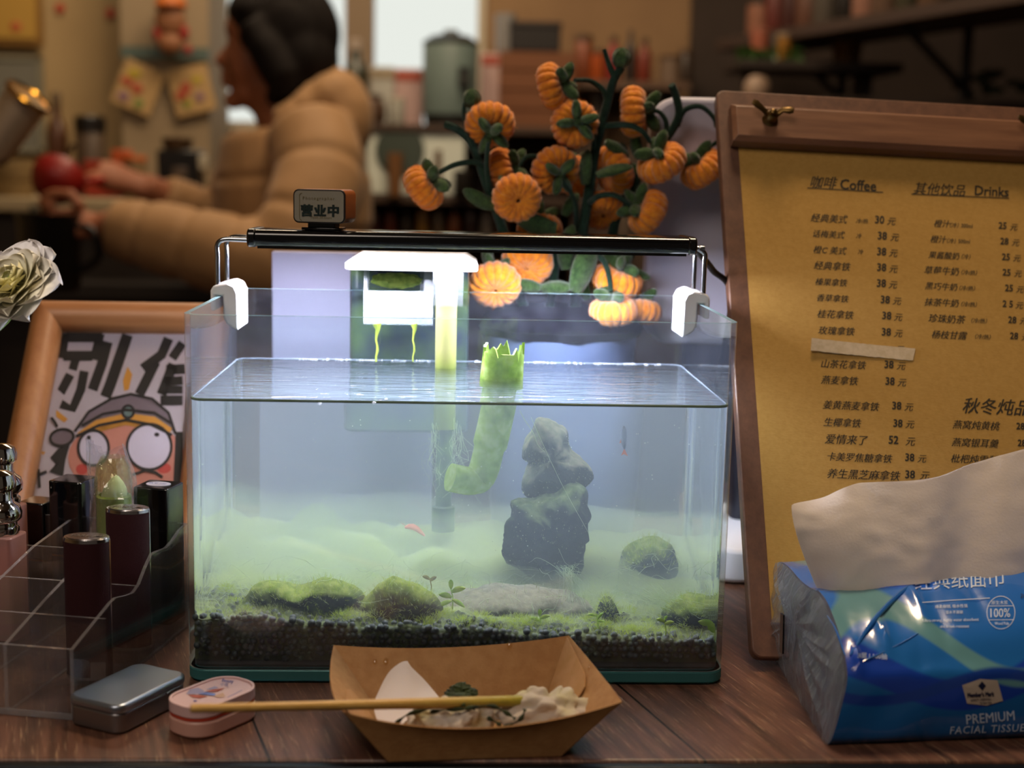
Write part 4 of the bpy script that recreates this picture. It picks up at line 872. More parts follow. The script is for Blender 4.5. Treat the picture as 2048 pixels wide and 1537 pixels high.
# crimped clear end: pleated film fanned over the end of the pack
FILM = thin_glass('clear_film', (.80,.84,.88,1), film=.34, filmcol='cfd4dc', rough=.10, filmtex=True, fstretch=(1,7,1.1), filmscale=34, bump=1.0, bscale=150)  # pale streaks in the film colour stand in for glints on the crinkles
endp = [rows[0][i] for i in range(0,np_,3)]; cen = sum(endp, Vector())/len(endp)
mb = MB(); vs = []; n = len(endp)
for k in range(7):
    s = 1-.155*k
    for i,p in enumerate(endp):
        q = cen + (p-cen)*s; q.x = .21*q.z*max(0,1-q.y/.105) -.0012 - .0035*sin(pi*k/6)*(1 if i%2 else .45) - .0006*k; vs.append(q)
fs = [(k*n+(i+1)%n, k*n+i, (k+1)*n+i, (k+1)*n+(i+1)%n) for k in range(6) for i in range(n)] + [tuple(6*n+i for i in range(n))]
mb.add(vs, fs, 0, TM); 
obj('end_fold', mb, FILM, tp, smooth=True, angle=20, label='clear crinkled film fold at the pack end')
mb = MB(); mb.box(-.0062,-.0052,.083,.090,.030,.052,0,TM @ Matrix.Rotation(radians(-8),4,'X')); obj('ink_mark', mb, BLK, tp)
wb = bvh(wrap); PRT = mat('pack_print', 'c6d4ea', .4); mb = MB()
Q = lambda X,Y: (1680+X/4.043, 1120+Y/4.043)
def ptext(mb, txt, X, Y, size, ang=0, **k): x,y = Q(X,Y); text(mb, wb, txt, x, y, size/4.043, ang, lift=.0004, **k)
ptext(mb,'经典纸面巾',600,240,148,-2.5,bold=.004); ptext(mb,'绵柔细韧, 吸水性强',768,398,31,-2,bold=.01); ptext(mb,'湿水不易破',850,442,29,-1,bold=.01)
ptext(mb,'Ultra-strong, highly water absorbent',668,508,34,-1.2,bold=.008,sx=.90); ptext(mb,'and break-resistant',805,555,34,-.5,bold=.008,sx=.9)
strokes(mb, wb, [Q(600,355),Q(900,333),Q(1210,315)], 1.5, .0004); obj('lettering', mb, PRT, tp, smooth=False); mb = MB()
strokes(mb, wb, [Q(*p) for p in ell(1300,432,113,132)], 1.3, .0004, closed=True)
strokes(mb, wb, [Q(1197,380),Q(1400,378)], 1.2, .0004); strokes(mb, wb, [Q(1197,492),Q(1400,490)], 1.2, .0004)
ptext(mb,'原生木浆',1222,366,34,-1,bold=.006); ptext(mb,'100%',1200,472,104,-1,bold=.004,sx=.78); ptext(mb,'Wood Pulp',1250,532,33,-1,bold=.008,sx=.75); obj('roundel', mb, PRT, tp, smooth=False); mb = MB(); ptext(mb,'3层 | 100抽',140,795,50,3,bold=.006)
obj('lettering', mb, PRT, tp, smooth=False); mb = MB(); ptext(mb,'PREMIUM',1015,1330,112,-5,bold=.004,sx=.86,spacing=1.02); ptext(mb,'FACIAL TISSUE',880,1408,86,-2.2,sx=.98,shear=.18,spacing=1.12)
obj('lettering', mb, PRT, tp, smooth=False)
mb = MB(); fillpoly(mb, wb, [Q(*p) for p in ((985,1015),(1130,965),(1270,975),(1315,1140),(1180,1178),(1025,1162))], .0004); obj('logo_badge', mb, mat('badge_cream', 'b9a898', .5), tp, smooth=False)
mb = MB(); fillpoly(mb, wb, [Q(*p) for p in ((1142,982),(1174,1018),(1146,1056),(1112,1020))], .0007); obj('logo_diamond', mb, mat('badge_ink', '14193a', .5), tp, smooth=False); mb = MB(); ptext2 = lambda t,X,Y,s,a,**k: text(mb, wb, t, *Q(X,Y), s/4.043, a, lift=.0007, **k)
ptext2("Member's Mark",1024,1110,50,-3,bold=.03,sx=.68); ptext2('QUALITY + ESSENTIALS',1050,1140,22,-3,bold=.01,sx=.72); ptext2('For Sam’s Club',1125,1163,22,-2,bold=.01,sx=.7); obj('badge_lettering', mb, bpy.data.materials['badge_ink'], tp, smooth=False); mb = MB(); ptext2('20',1455,315,46,2,bold=.006); obj('date_lettering', mb, bpy.data.materials['badge_ink'], tp, smooth=False)
CRF = mat('crease_film', '2f6ab8', .16, 0, .8, coat=1.0)
def crease(P, r):
    pts = []
    for x,y in P:
        d = ray(x,y).normalized(); h, nn, _, _ = wb.ray_cast(CAM, d)
        if h is not None: pts.append(h + nn*(r*.35 if nn.dot(d) < 0 else -r*.35))
    if len(pts) > 2:
        pts = spline(pts, 5); n = len(pts); mb = MB(); mb.tube(pts, [r*(.25+.75*sin(pi*min(1,max(0,(i+.3)/n)))**.6) for i in range(n)], 8); obj('film_crease', mb, CRF, tp)
crease([(1701,1312),(1722,1278),(1752,1238),(1790,1198),(1828,1168),(1862,1153)], .0013)
crease([(1703,1340),(1730,1322),(1762,1308),(1800,1289),(1836,1268)], .0005); crease([(1655,1232),(1668,1252),(1680,1280),(1690,1312)], .0006)
# the pulled tissue
TSS = NT('tissue_paper'); _c = TSS.coords(); _h = TSS.noise(_c, 700, 3)
_d = TSS.n('ShaderNodeBsdfDiffuse', {'Color': lin('f0e4da'), 'Normal': TSS.bump(_h, .25, .0006)}); _t = TSS.n('ShaderNodeBsdfTranslucent', {'Color': lin('f0e6de')})
TSS.surf(TSS.n('ShaderNodeMixShader', {0: .3, 1: _d.outputs[0], 2: _t.outputs[0]}).outputs[0])
topE = [(1584,1011,-.006),(1645,1003,-.004),(1700,975,.000),(1760,962,.004),(1870,948,.008),(1960,926,.012),(2048,903,.014),(2160,890,.012)]
midE = [(1600,1085,-.018),(1665,1080,-.018),(1740,1070,-.016),(1810,1065,-.012),(1890,1060,-.010),(1970,1050,-.008),(2060,1040,-.006),(2170,1030,-.006)]
botE = [(1648,1206,-.014),(1690,1207,-.020),(1750,1180,-.024),(1830,1165,-.024),(1900,1160,-.022),(1980,1165,-.020),(2070,1165,-.018),(2180,1165,-.018)]
E3 = [[Vector(at(*p)) for p in E] for E in (topE, midE, botE)]; SP = [spline(E, 6) for E in E3]; nU = len(SP[0]); mb = MB(); nV = 22
def tis(u, v):
    i = min(nU-1, int(round(u*(nU-1)))); a,b,c = SP[0][i], SP[1][i], SP[2][i]
    p = a*((1-v)*(1-2*v)) + b*(4*v*(1-v)) + c*(v*(2*v-1))
    p.y += .0062*sin(u*9+v*1.2)*(.3+.7*(1-v)) + .0034*sin(u*21+1.5*v)*(.4+.6*u) + .001*noise.noise(Vector((u*16,v*9,3)))
    if abs(u-.085) < .02: p.y += .0003*sin(v*150)
    return p
mb.grid(tis, nU, nV); nv = len(mb.v); mb.v += [tuple(Vector(p)+Vector((0,.00035,.0))) for p in mb.v[:nv]]; mb.f += [tuple(i+nv for i in reversed(f)) for f in mb.f[:]]; mb.m = [0]*len(mb.f)
ts = obj('tissue', mb, TSS.m, angle=80); tag(ts, 'white tissue pulled halfway out of the blue pack', 'tissue')
# ================================================================== reclining picture frame
FA, FR_ = radians(41), radians(2.0)
FTL = at(72,608,.292)
_u = Vector((cos(radians(1.5)), sin(radians(1.5)), 0)); _n = Vector((sin(radians(1.5)), -cos(radians(1.5)), 0)); _v = Vector((0,0,1))*cos(FA) - _n*sin(FA)
FMu = _u*cos(FR_)-_v*sin(FR_)*0 ; FMv = _v; FMn = FMu.cross(FMv)
FLEN = FTL.z/cos(FA) - .004
FW_ = .142
FM = Matrix((FMu,FMv,FMn)).transposed().to_4x4(); FM.translation = FTL - FMv*FLEN
fr = thing('picture_frame', 'light wooden picture frame reclining behind the lipsticks with a hand drawn cartoon', 'picture frame', Mw=FM)
PINE = wood('pine_frame', '8c5a34', 'a06c42', 1.0, 'X', rough=.4, bump=.08); PINEV = wood('pine_frame_v', '8c5a34', 'a06c42', 1.0, 'Z', rough=.4, bump=.08)
RW = .0215
def rail(p0, p1, inward, m_):                               # half-round moulding with mitred ends
    sec = [(0,-.010),(0,.004),(.003,.0085),(.008,.0105),(.014,.0095),(.0185,.006),(RW,.001),(RW,-.010)]
    p0, p1, inn = Vector(p0), Vector(p1), Vector(inward); d = (p1-p0).normalized(); vs = []; n = len(sec)
    for e,(p,sg_) in enumerate(((p0,1),(p1,-1))):
        for a,h in sec: vs.append(p + inn*a + d*(a*sg_) + Vector((0,0,h)))
    fs = [(i,(i+1)%n,n+(i+1)%n,n+i) for i in range(n)] + [tuple(range(n-1,-1,-1)), tuple(range(n,2*n))]
    mb = MB(); mb.add(vs, fs, 0, FM); bm_fix = mb; return obj('frame_rail', mb, m_, fr, angle=50)
A,B_,C_,D_ = (0,0,0),(FW_,0,0),(FW_,FLEN,0),(0,FLEN,0)
rail(D_, C_, (0,-1,0), PINE); rail(A, B_, (0,1,0), PINE); rail(A, D_, (1,0,0), PINEV); rail(B_, C_, (-1,0,0), PINEV)
mb = MB(); mb.box(.003, FW_-.003, .003, FLEN-.003, -.013, -.0085, 0, FM); obj('backing_board', mb, mat('backing', '5a4636', .8), fr)
mb = MB(); mb.grid(lambda u,v: FM @ Vector((RW-.001+(FW_-2*RW+.002)*u, RW-.001+(FLEN-2*RW+.002)*v, -.0060)), 24, 24); art = obj('drawing', mb, mat('drawing_paper', 'a6989c', .7), fr)
mb = MB(); mb.box(RW-.001, FW_-RW+.001, RW-.001, FLEN-RW+.001, -.0028, -.0018, 0, FM); obj('frame_glass', mb, thin_glass('picture_glass', (.93,.93,.93,1), f0=.03), fr)
ab = bvh(art); A_ = lambda X,Y: (X/4.268, 640+Y/4.268); mb = MB(); INKB = mat('brush_ink', '17120f', .6); OCH = mat('ochre_paint', 'b57a2a', .7); SKIN = mat('pink_paint', 'b0705e', .7); GREY = mat('grey_paint', '6a5a5e', .7); EYE = mat('eye_paint', 'b7aab4', .7); RED = mat('blush_paint', 'a83a30', .7); GREEN = mat('badge_paint', '5a6a64', .7)
# brush characters, drawn stroke by stroke
for P,w in (([(560,120),(530,330)],16),([(560,150),(870,150)],20),([(860,120),(800,340)],17),([(540,310),(790,310)],20),([(650,330),(620,430)],17),([(440,450),(760,450)],20),([(720,440),(690,600),(620,760),(520,720)],18),([(600,470),(520,620),(370,740)],18),([(920,190),(870,380),(790,600)],20),([(1090,130),(1020,330),(940,560),(900,660)],22),
            ([(1440,160),(1380,300),(1220,420)],20),([(1330,360),(1260,500),(1190,640)],20),([(1560,200),(1470,330)],18),([(1420,430),(1580,420)],20),([(1480,380),(1380,640)],20),([(1400,530),(1560,520)],18),([(1390,600),(1560,600)],16),([(1370,690),(1560,690)],20)):
    strokes(mb, ab, [A_(*p) for p in P], w, .0003)
obj('brush_lettering', mb, INKB, fr, smooth=False, label='large black brush characters')
layers = MB(); polys = [(0,[(300,1080),(390,1130),(370,1160),(290,1120)],.0003),(0,[(1090,400),(1130,470),(1100,600),(1060,610),(1050,520)],.0003),(0,[(480,770),(580,850),(550,880),(480,830)],.0003),
  (1,ell(1080,1180,500,330)[:],.0003),(2,[(650,930),(760,790),(950,680),(1120,640),(1300,680),(1440,800),(1500,960),(1300,880),(1080,850),(830,920)],.0004),(0,[(660,970),(820,860),(1080,800),(1320,830),(1470,930),(1450,970),(1290,900),(1080,860),(850,905),(690,1000)],.0005),
  (2,ell(530,1010,100,70,-10),.0004),(3,ell(800,1100,130,150),.0006),(3,ell(1275,1090,190,195,10),.0006),(4,ell(1340,985,22,18),.0008),(4,ell(760,1010,18,18),.0008),(5,ell(700,1280,50,45),.0005),(5,ell(1400,1270,60,45),.0005),(6,ell(1095,790,48,52),.0007),
  (4,[(500,1100),(600,1060),(560,1200),(540,1340),(420,1300),(490,1250),(430,1180)],.0005),(4,[(1500,960),(1560,960),(1560,1400),(1480,1400)],.0005)]
for mi_,P,l in polys: fillpoly(layers, ab, [A_(*p) for p in P], l, mi_)
for P,c in ((ell(800,1100,130,150),1),(ell(1275,1090,190,195,10),1),(ell(530,1010,100,70,-10),1),(ell(1095,790,48,52),1),([(640,960),(760,790),(950,680),(1120,640),(1300,680),(1440,800),(1500,980)],0),([(650,1000),(850,905),(1080,860),(1290,900),(1470,990)],0),([(700,910),(880,810),(1080,775),(1320,800),(1480,900)],0),([(1130,1330),(1240,1290),(1330,1310),(1390,1350)],0),([(320,930),(380,890),(405,830)],0),([(440,840),(470,880),(490,920)],0),([(370,950),(430,970)],0),([(250,1380),(330,1330),(400,1300)],0),([(330,1280),(340,1440)],0),([(270,1330),(390,1390)],0)):
    strokes(layers, ab, [A_(*p) for p in P], 5.5, .0009, 4, bool(c))
obj('painted_face', layers, [OCH, SKIN, GREY, EYE, INKB, RED, GREEN], fr, smooth=False, label='painted cartoon face in a cap')

# ================================================================== acrylic lipstick stand
OA = radians(-11.5)
OM = Matrix.Translation((-.1965, -.0515, 0)) @ Matrix.Rotation(OA, 4, 'Z')                  # x<0 runs along the stand, y back
ACR = thin_glass('acrylic', (.95,.96,.965,1), film=.014, filmcol='d6cfd2', f0=.05)
ACE = thin_glass('acrylic_edge', (.80,.83,.85,1), film=.25, filmcol='d9d2d6', f0=.08)
og = thing('lipstick_stand', 'clear acrylic stepped lipstick stand in front of the picture frame', 'cosmetics stand', Mw=OM)
rowsY = [0, .040, .078, .114, .150]; hts = [.0385, .045, .053, .062]; OWID = .150; T_ = .0021
def side_prof():                                             # rising edge with scooped notches
    return [(0,.0012),(.150,.0012),(.150,.0660),(.138,.0645),(.128,.0610),(.118,.0590),(.106,.0605),(.098,.0610),(.090,.0560),(.080,.0480),(.072,.0455),(.062,.0470),(.050,.0495),(.043,.0485),(0,.0375)]
YZ = Matrix(((0,0,1,0),(1,0,0,0),(0,1,0,0),(0,0,0,1)))
for i in range(5):
    mb = MB(); x = -i*.0365
    if i: prof = [(0,.0012),(.150,.0012),(.150,.066),(.098,.0605),(.043,.0485),(0,.0375)]
    else: prof = side_prof()
    mb.prism(prof, x-T_, x, 0, OM @ YZ); mb.m = [1 if k > 1 else 0 for k in range(len(mb.f))]; obj('side_panel' if i in (0,4) else 'divider', mb, [ACR, ACE], og, smooth=False)
for k,y in enumerate(rowsY):
    h = [.0375,.0405,.0475,.0560,.0655][k]; mb = MB(); mb.box(-.1465-T_, -T_, y, y+T_, .0012, h, 0, OM); mb.m = [0,1,0,0,0,0]; obj('cross_panel', mb, [ACR, ACE], og, smooth=False)
mb = MB(); mb.box(-.1475, .0005, -.0005, .1515, .0004, .0030, 0, OM); obj('base_plate', mb, [ACR], og, smooth=False)
obj('rim_edge', MB().box(-.1475,.0005,-.0012,-.0004,.0003,.0034,0,OM), ACE, og, smooth=False)

# ------------------------------------------------------------------ lipsticks
MAROON = mat('maroon_velvet', '2c0a0f', .75, 0, .3, bump=.2, bscale=900); SILV = mat('silver_metal', 'b9b4b4', .16, 1); BLKG = mat('black_lacquer', '0a0a0b', .09, 0, .6, coat=.6); GOLD = mat('gold_line', 'b59a55', .25, 1)
def oval(w, d, n=36): return [(w/2*cos(2*pi*i/n), d/2*sin(2*pi*i/n)) for i in range(n)]
def maroon(label, loc, h, rz):
    t = thing('lipstick', label, 'lipstick', Mw=Matrix.Translation(loc) @ Matrix.Rotation(rz, 4, 'Z'), group='lipsticks in the acrylic stand'); W_ = .0256; D = .018
    mb = MB(); mb.prism(oval(W_,D), .0015, h-.002); obj('case', mb, MAROON, t, Mw=WM[t.name], bevel=.0004)
    mb = MB(); mb.prism(oval(W_+.0004,D+.0004), h-.002, h, top=oval(W_-.0008,D-.0008)); mb.prism(oval(W_-.003,D-.003), h, h+.0003); obj('top_plate', mb, SILV, t, Mw=WM[t.name], bevel=.0003)
    mb = MB(); mb.prism(oval(W_+.0002,D+.0002), 0, .0016); mb.tube([(W_/2,0,.001),(W_/2,0,h-.001)], .0006, 6); mb.tube([(-W_/2,0,.001),(-W_/2,0,h-.001)], .0006, 6); obj('silver_trim', mb, SILV, t, Mw=WM[t.name])
    vs, fs = glyphs('PARFUM', 0, .01); mb = MB(); mb.add([(-.0088+v.x*.0047, -.0016+v.y*.0047, h+.0005) for v in vs], fs); obj('lettering', mb, mat('engraved', '6b6663', .4, 1), t, Mw=WM[t.name], smooth=False)
    return t
l1 = atz(190,1345,.003); maroon('dark red oval lipstick with silver top standing nearest the silver tin', (-.2035,.0045,.003), .0790, radians(-8))
mb = MB(); mb.prism(rrect(.008,.0105,.0004,1), 0, .0006, 0, Matrix.Translation((-.1968,-.0042,.0085)) @ Matrix.Rotation(radians(8),4,'Z') @ Matrix(((1,0,0,0),(0,0,-1,0),(0,1,0,0),(0,0,0,1))))
obj('silver_buckle', mb, SILV, bpy.data.objects['lipstick'])
maroon('dark red oval lipstick with silver top in front of the black one by the tank', (-.1925,.052,.003), .0835, radians(-8))
def blackl(label, loc, w, d, h, rz, band, sticker=False):
    t = thing('lipstick', label, 'lipstick', Mw=Matrix.Translation(loc) @ Matrix.Rotation(rz, 4, 'Z'), group='lipsticks in the acrylic stand')
    mb = MB(); mb.prism(rrect(w,d,.0022,4), 0, h*band); obj('base', mb, BLKG, t, Mw=WM[t.name], bevel=.0005)
    mb = MB(); mb.prism(rrect(w-.0006,d-.0006,.002,4), h*band, h*band+.0012); obj('gold_band', mb, GOLD, t, Mw=WM[t.name])
    mb = MB(); mb.prism(rrect(w,d,.0022,4), h*band+.0012, h); obj('cap', mb, BLKG, t, Mw=WM[t.name], bevel=.0009)
    if sticker:
        mb = MB(); mb.prism(oval(.0155,.0115), h+.0001, h+.0003); s = obj('sticker', mb, mat('round_sticker', 'c9c6d2', .5), t, Mw=WM[t.name])
        vs, fs = glyphs('色号 100', 0, .01); mb = MB(); mb.add([(-.0062+v.x*.0030, -.001+v.y*.0030, h+.0005) for v in vs], fs); obj('sticker_print', mb, mat('sticker_ink', '2a3a8a', .5), s, Mw=WM[t.name], smooth=False)
    return t
b3 = at(318,972,.096); blackl('glossy black lipstick with a white oval sticker on its cap, touching the tank side', (b3.x-.0012,.100,.0035), .0235,.0225, b3.z-.0035, radians(-14), .42, True)
b1 = at(140,962,.108); blackl('tallest glossy black lipstick, behind the dark red ones', (b1.x,.115,.0035), .0225,.0215, b1.z-.0035, radians(-16), .44)
b2 = at(70,1003,.120); blackl('short glossy black lipstick at the back beside the clear pink tube', (b2.x+.001,.124,.0035), .0185,.0185, b2.z-.0035, radians(-16), .46)
# green lip balm in a twisted clear bag
g0 = at(226,1000,.082); gx = g0.x
t = thing('lip_balm', 'green lip balm with a white tip wrapped in a crinkled clear bag', 'lip balm', (gx,.084,.003)); GM = Matrix.Translation((gx,.084,0))
OLV = mat('olive_case', '7c8a2c', .3, coat=.3)
mb = MB(); mb.lathe([(0,.003),(.0105,.003),(.0108,.03),(.0104,g0.z+.001),(.0104,g0.z+.002),(.0088,g0.z+.003),(.0086,g0.z-.004),(0,g0.z-.004)], 30, M=GM); obj('case', mb, OLV, t)
mb = MB(); mb.lathe([(0,g0.z-.004),(.0074,g0.z-.004),(.0074,g0.z+.004),(.0066,g0.z+.007),(.0045,g0.z+.0105),(.0018,g0.z+.0138),(0,g0.z+.0148)], 26, M=GM @ Matrix(((1,0,.12,-.12*g0.z),(0,1,0,0),(0,0,1,0),(0,0,0,1)))); obj('balm_tip', mb, mat('white_balm', 'd9dcb8', .35, sss=.2), t)
mb = MB(); mb.lathe([(.0103,g0.z-.004),(.0112,g0.z+.010),(.0098,g0.z+.021),(.0070,g0.z+.0262),(.0066,g0.z+.0255),(.0094,g0.z+.0205),(.0108,g0.z+.010),(.0099,g0.z-.004)], 26, M=GM); obj('clear_cap', mb, thin_glass('green_clear_cap', (.95,.965,.86,1), f0=.06, film=.03, filmcol='9ab04a'), t)
mb = MB()
def bagf(u, v):
    a = 2*pi*u; top = max(0, v-.62)/.38; r = .0138*(1-.30*top) + .0012*sin(a*7+v*9)*(.3+top) + .0016*noise.noise(Vector((cos(a)*3,sin(a)*3,v*6)))
    x = r*cos(a)*(1+.10*top) - .0040*top; y = r*sin(a)*(1-.55*top); z = .040 + (g0.z+.031-.040)*v + .0030*top*sin(a*2+1) + (.0035 if cos(a) < -.3 else 0)*top
    return GM @ Vector((x,y,z))
mb.grid(bagf, 48, 22, wrap=True); obj('clear_bag', mb, thin_glass('bag_film', (.93,.94,.96,1), film=.06, filmcol='e6e4f4', f0=.10, rough=.06, bump=.8, bscale=170), t, angle=20)
# pink tubes with silver bead caps
PINKC = thin_glass('pink_acrylic', (.80,.60,.56,1), film=.50, filmcol='d8a89e', f0=.05)
def pinktube(label, px, pyb, pyt, Y):
    c = at(px,pyb,Y); zt_ = at(px,pyt,Y).z
    t = thing('lip_gloss', label, 'lip gloss', (c.x,Y,.003), group='pink lip gloss tubes with silver bead caps'); M = Matrix.Translation((c.x,Y,0)); zb = c.z
    mb = MB(); mb.prism(rrect(.0215,.0195,.003,4), .0035, zb, 0, M @ Matrix.Rotation(radians(-14),4,'Z')); obj('tube_body', mb, PINKC, t, bevel=.0008)
    mb = MB(); mb.lathe([(0,.006),(.0066,.006),(.0066,zb-.006),(0,zb-.006)], 22, M=M); obj('inner_core', mb, mat('pink_core', 'b07468', .4), t)
    mb = MB(); mb.lathe([(0,zb-.001),(.0092,zb-.001),(.0098,zb+.001),(.0098,zb+.0045),(.0086,zb+.0055),(.0086,zb+.007),(.0112,zb+.0095),(.0116,zb+.013),(.0104,zb+.017),(.0075,zb+.019),(.0062,zb+.022),(.0062,zb+.026),(.0084,zb+.028),(.0088,zb+.032),(.0074,zb+.036),(.004,zb+.038),(0,zb+.0385)][:17], 30, M=M); obj('bead_cap', mb, mat('mirror_cap', 'c8c0b8', .07, 1), t)
pinktube('clear pink lip gloss with silver bead cap at the edge of the stand', 5, 1068, 970, .066)
pinktube('second pink lip gloss standing behind the first one with its higher silver bead', 8, 1010, 970, .100)

# ================================================================== tins on the counter
def tin(name, P, h, rad):
    c = sum(P, Vector())/4; return c
P = [atz(*p, .0155) for p in ((136,1392),(243,1413),(374,1348),(270,1328))]
c = sum((Vector((p.x,p.y,0)) for p in P), Vector())/4; ang = math.atan2(P[2].y-P[1].y, P[2].x-P[1].x); Lx = ((P[2]-P[1]).length+(P[3]-P[0]).length)/2+.004; Ly = ((P[1]-P[0]).length+(P[2]-P[3]).length)/2+.002
TMx = Matrix.Translation(c) @ Matrix.Rotation(ang,4,'Z'); TINM = mat('tin_steel', '8d8a8c', .32, .9, bump=.05, bscale=500); TINL = mat('tin_lid_steel', '9aa2b0', .30, .9)
t = thing('metal_tin', 'small plain grey metal tin with rounded corners beside the pink case', 'tin', Mw=TMx)
mb = MB(); mb.prism(rrect(Lx-.0012,Ly-.0012,.0065,6), .0002, .0118); obj('tin_base', mb, TINM, t, Mw=TMx, bevel=.0016)
mb = MB(); mb.prism(rrect(Lx,Ly,.007,6), .0108, .0158); obj('tin_lid', mb, TINL, t, Mw=TMx, bevel=.0018, seg=3)
mb = MB(); mb.tube([(Lx*.5-.010,-Ly/2+.001,.0110),(Lx*.5-.020,-Ly/2-.0006,.0110)], .0006, 6); obj('hinge', mb, TINM, t, Mw=TMx)
P = [atz(*p, .0165) for p in ((330,1402),(408,1418),(518,1373),(440,1351))]
c = sum((Vector((p.x,p.y,0)) for p in P), Vector())/4; ang = math.atan2(P[2].y-P[1].y, P[2].x-P[1].x); Lx = ((P[2]-P[1]).length+(P[3]-P[0]).length)/2+.006; Ly = ((P[1]-P[0]).length+(P[2]-P[3]).length)/2+.004
PM = Matrix.Translation(c) @ Matrix.Rotation(ang,4,'Z'); PK = mat('pink_plastic', 'c99a8c', .4); PK2 = mat('pale_pink_lid', 'd3b1b0', .35)
t = thing('compact_case', 'small pink oval compact case under the end of the chopstick', 'compact', Mw=PM)
mb = MB(); mb.prism(rrect(Lx,Ly,.0125,8), .0003, .0095); obj('case_base', mb, PK, t, Mw=PM, bevel=.0015)
mb = MB(); mb.prism(rrect(Lx-.0006,Ly-.0006,.0122,8), .0095, .0112); obj('red_seam', mb, mat('red_seam', 'b0402c', .4), t, Mw=PM)
mb = MB(); mb.prism(rrect(Lx,Ly,.0125,8), .0112, .0160); O = rrect(Lx,Ly,.0125,8); I = rrect(Lx-.0032,Ly-.0032,.011,8); n = len(O)
mb.add([(p[0],p[1],z) for z in (.0160,.0170) for Pp in (O,I) for p in Pp], [f for i in range(n) for j in [(i+1)%n] for f in ((i,j,2*n+j,2*n+i),(n+j,n+i,3*n+i,3*n+j),(2*n+i,2*n+j,3*n+j,3*n+i))]); lid = obj('case_lid', mb, PK2, t, Mw=PM, bevel=.0004)
lb = bvh(lid); mb = MB(); Pc = lambda X,Y: (300+X/7.877, 1330+Y/7.877)
text(mb, lb, 'Beauty', *Pc(1125,275), 9.5, 8, shear=.2, bold=.01, sx=.9); text(mb, lb, '小花', *Pc(1105,335), 7.5, 8, sx=1.1); strokes(mb, lb, [Pc(1220,525),Pc(1450,410)], .7); fillpoly(mb, lb, [Pc(*p) for p in ell(712,578,30,10)]); obj('lid_lettering', mb, mat('violet_ink', '5a5a9a', .5), lid, smooth=False)
mb = MB(); fillpoly(mb, lb, [Pc(*p) for p in ((570,470),(620,390),(760,370),(860,420),(800,470))], .0002, 0); fillpoly(mb, lb, [Pc(*p) for p in ((880,400),(1020,345),(1080,370),(950,400))], .0002, 0); fillpoly(mb, lb, [Pc(*p) for p in ((600,480),(800,490),(900,510),(780,540),(680,525))], .0003, 1); fillpoly(mb, lb, [Pc(*p) for p in ((870,430),(1010,400),(1180,375),(1080,430),(950,440))], .0003, 1); fillpoly(mb, lb, [Pc(*p) for p in ((760,470),(880,440),(1040,470),(1010,500),(880,490))], .0004, 2); fillpoly(mb, lb, [Pc(*p) for p in ((1000,500),(1150,450),(1190,510),(1080,530))], .0003, 3)
obj('lid_picture', mb, [mat('lid_lilac', '9a92b0', .5), mat('lid_red', 'a0503e', .5), mat('lid_blue', '6a78b0', .5), mat('lid_tan', 'c09a80', .5)], lid, smooth=False)

# ================================================================== white ranunculus leaning in from outside the picture
FLc = at(30,572,.03); t = thing('white_flower', 'creamy white ranunculus bloom leaning above the picture frame corner', 'flower', (FLc.x-.02,.03,0))
PETW = NT('petal_white'); _c = PETW.coords(); dd = PETW.n('ShaderNodeVectorMath', {0: _c, 1: tuple(at(18,560,.018))}, operation='DISTANCE').outputs['Value']
_col = PETW.ramp(PETW.math('MULTIPLY', dd, 30.0), [(.10,'efe59a'),(.4,'f6f0d4'),(.8,'f8f5f8')]); _d = PETW.n('ShaderNodeBsdfDiffuse', {'Color': _col}); _t = PETW.n('ShaderNodeBsdfTranslucent', {'Color': _col}); PETW.surf(PETW.n('ShaderNodeMixShader', {0: .18, 1: _d.outputs[0], 2: _t.outputs[0]}).outputs[0])
FAX = Vector((-.30,-.68,.66)).normalized(); FRM = frame_from(FAX, (1,0,0), FLc)
def petal(rad, ang, tilt, w, L, ruff, name='petal'):
    mb = MB()
    def fn(u, t):
        v = (1-cos(pi*min(.985,max(.02,t))))/2; s = (u-.5)*2; wid = w*math.sqrt(max(.0, 1-(2*v**.72-1)**2)); cup = .42*(s*s)*w
        Lv = L*v; roll = .18*L*v*v; x = rad*.25 + Lv*sin(tilt) + roll*cos(tilt)*.6; z = Lv*cos(tilt) - roll*sin(tilt)*.5
        p = Vector((x - cup*.6*cos(tilt), s*wid, z + cup*.6*sin(tilt) - .0009*ruff*sin(s*4+ang*3)*v)); return FRM @ (Matrix.Rotation(ang,3,'Z') @ p)
    mb.grid(fn, 11, 14); nv = len(mb.v); nn = FRM.to_3x3() @ Vector((0,0,-.00022)); mb.v += [tuple(Vector(p)+nn) for p in mb.v[:nv]]; mb.f += [tuple(i+nv for i in reversed(f)) for f in mb.f[:]]; mb.m = [0]*len(mb.f)
    obj(name, mb, PETW.m, t, angle=80)
random.seed(5)
for ringi,(n_,tl,L,w) in enumerate(((4,.22,.0095,.0065),(5,.45,.0125,.0085),(6,.72,.0155,.0105),(7,1.0,.019,.0125),(7,1.28,.0225,.014),(7,1.52,.0255,.0155))):
    for i in range(n_): petal(.004+.002*ringi, 2*pi*i/n_ + ringi*.5 + random.uniform(-.15,.15), tl+random.uniform(-.1,.1), w*random.uniform(.9,1.1), L*random.uniform(.92,1.08), ringi*.4)
mb = MB(); mb.ball(FRM @ Vector((0,0,.003)), (.0035,.0035,.004), 12, 8); obj('flower_heart', mb, mat('flower_heart', '8fa03a', .6), t)
vx = -.30; mb = MB(); mb.tube(spline([FLc-FAX*.002, FLc-FAX*.012+Vector((-.012,0,-.012)), Vector((vx,.045,.15)), Vector((vx-.004,.05,.03))], 8), .0022, 8); obj('flower_stem', mb, mat('flower_stem', '5f7a35', .5), t)
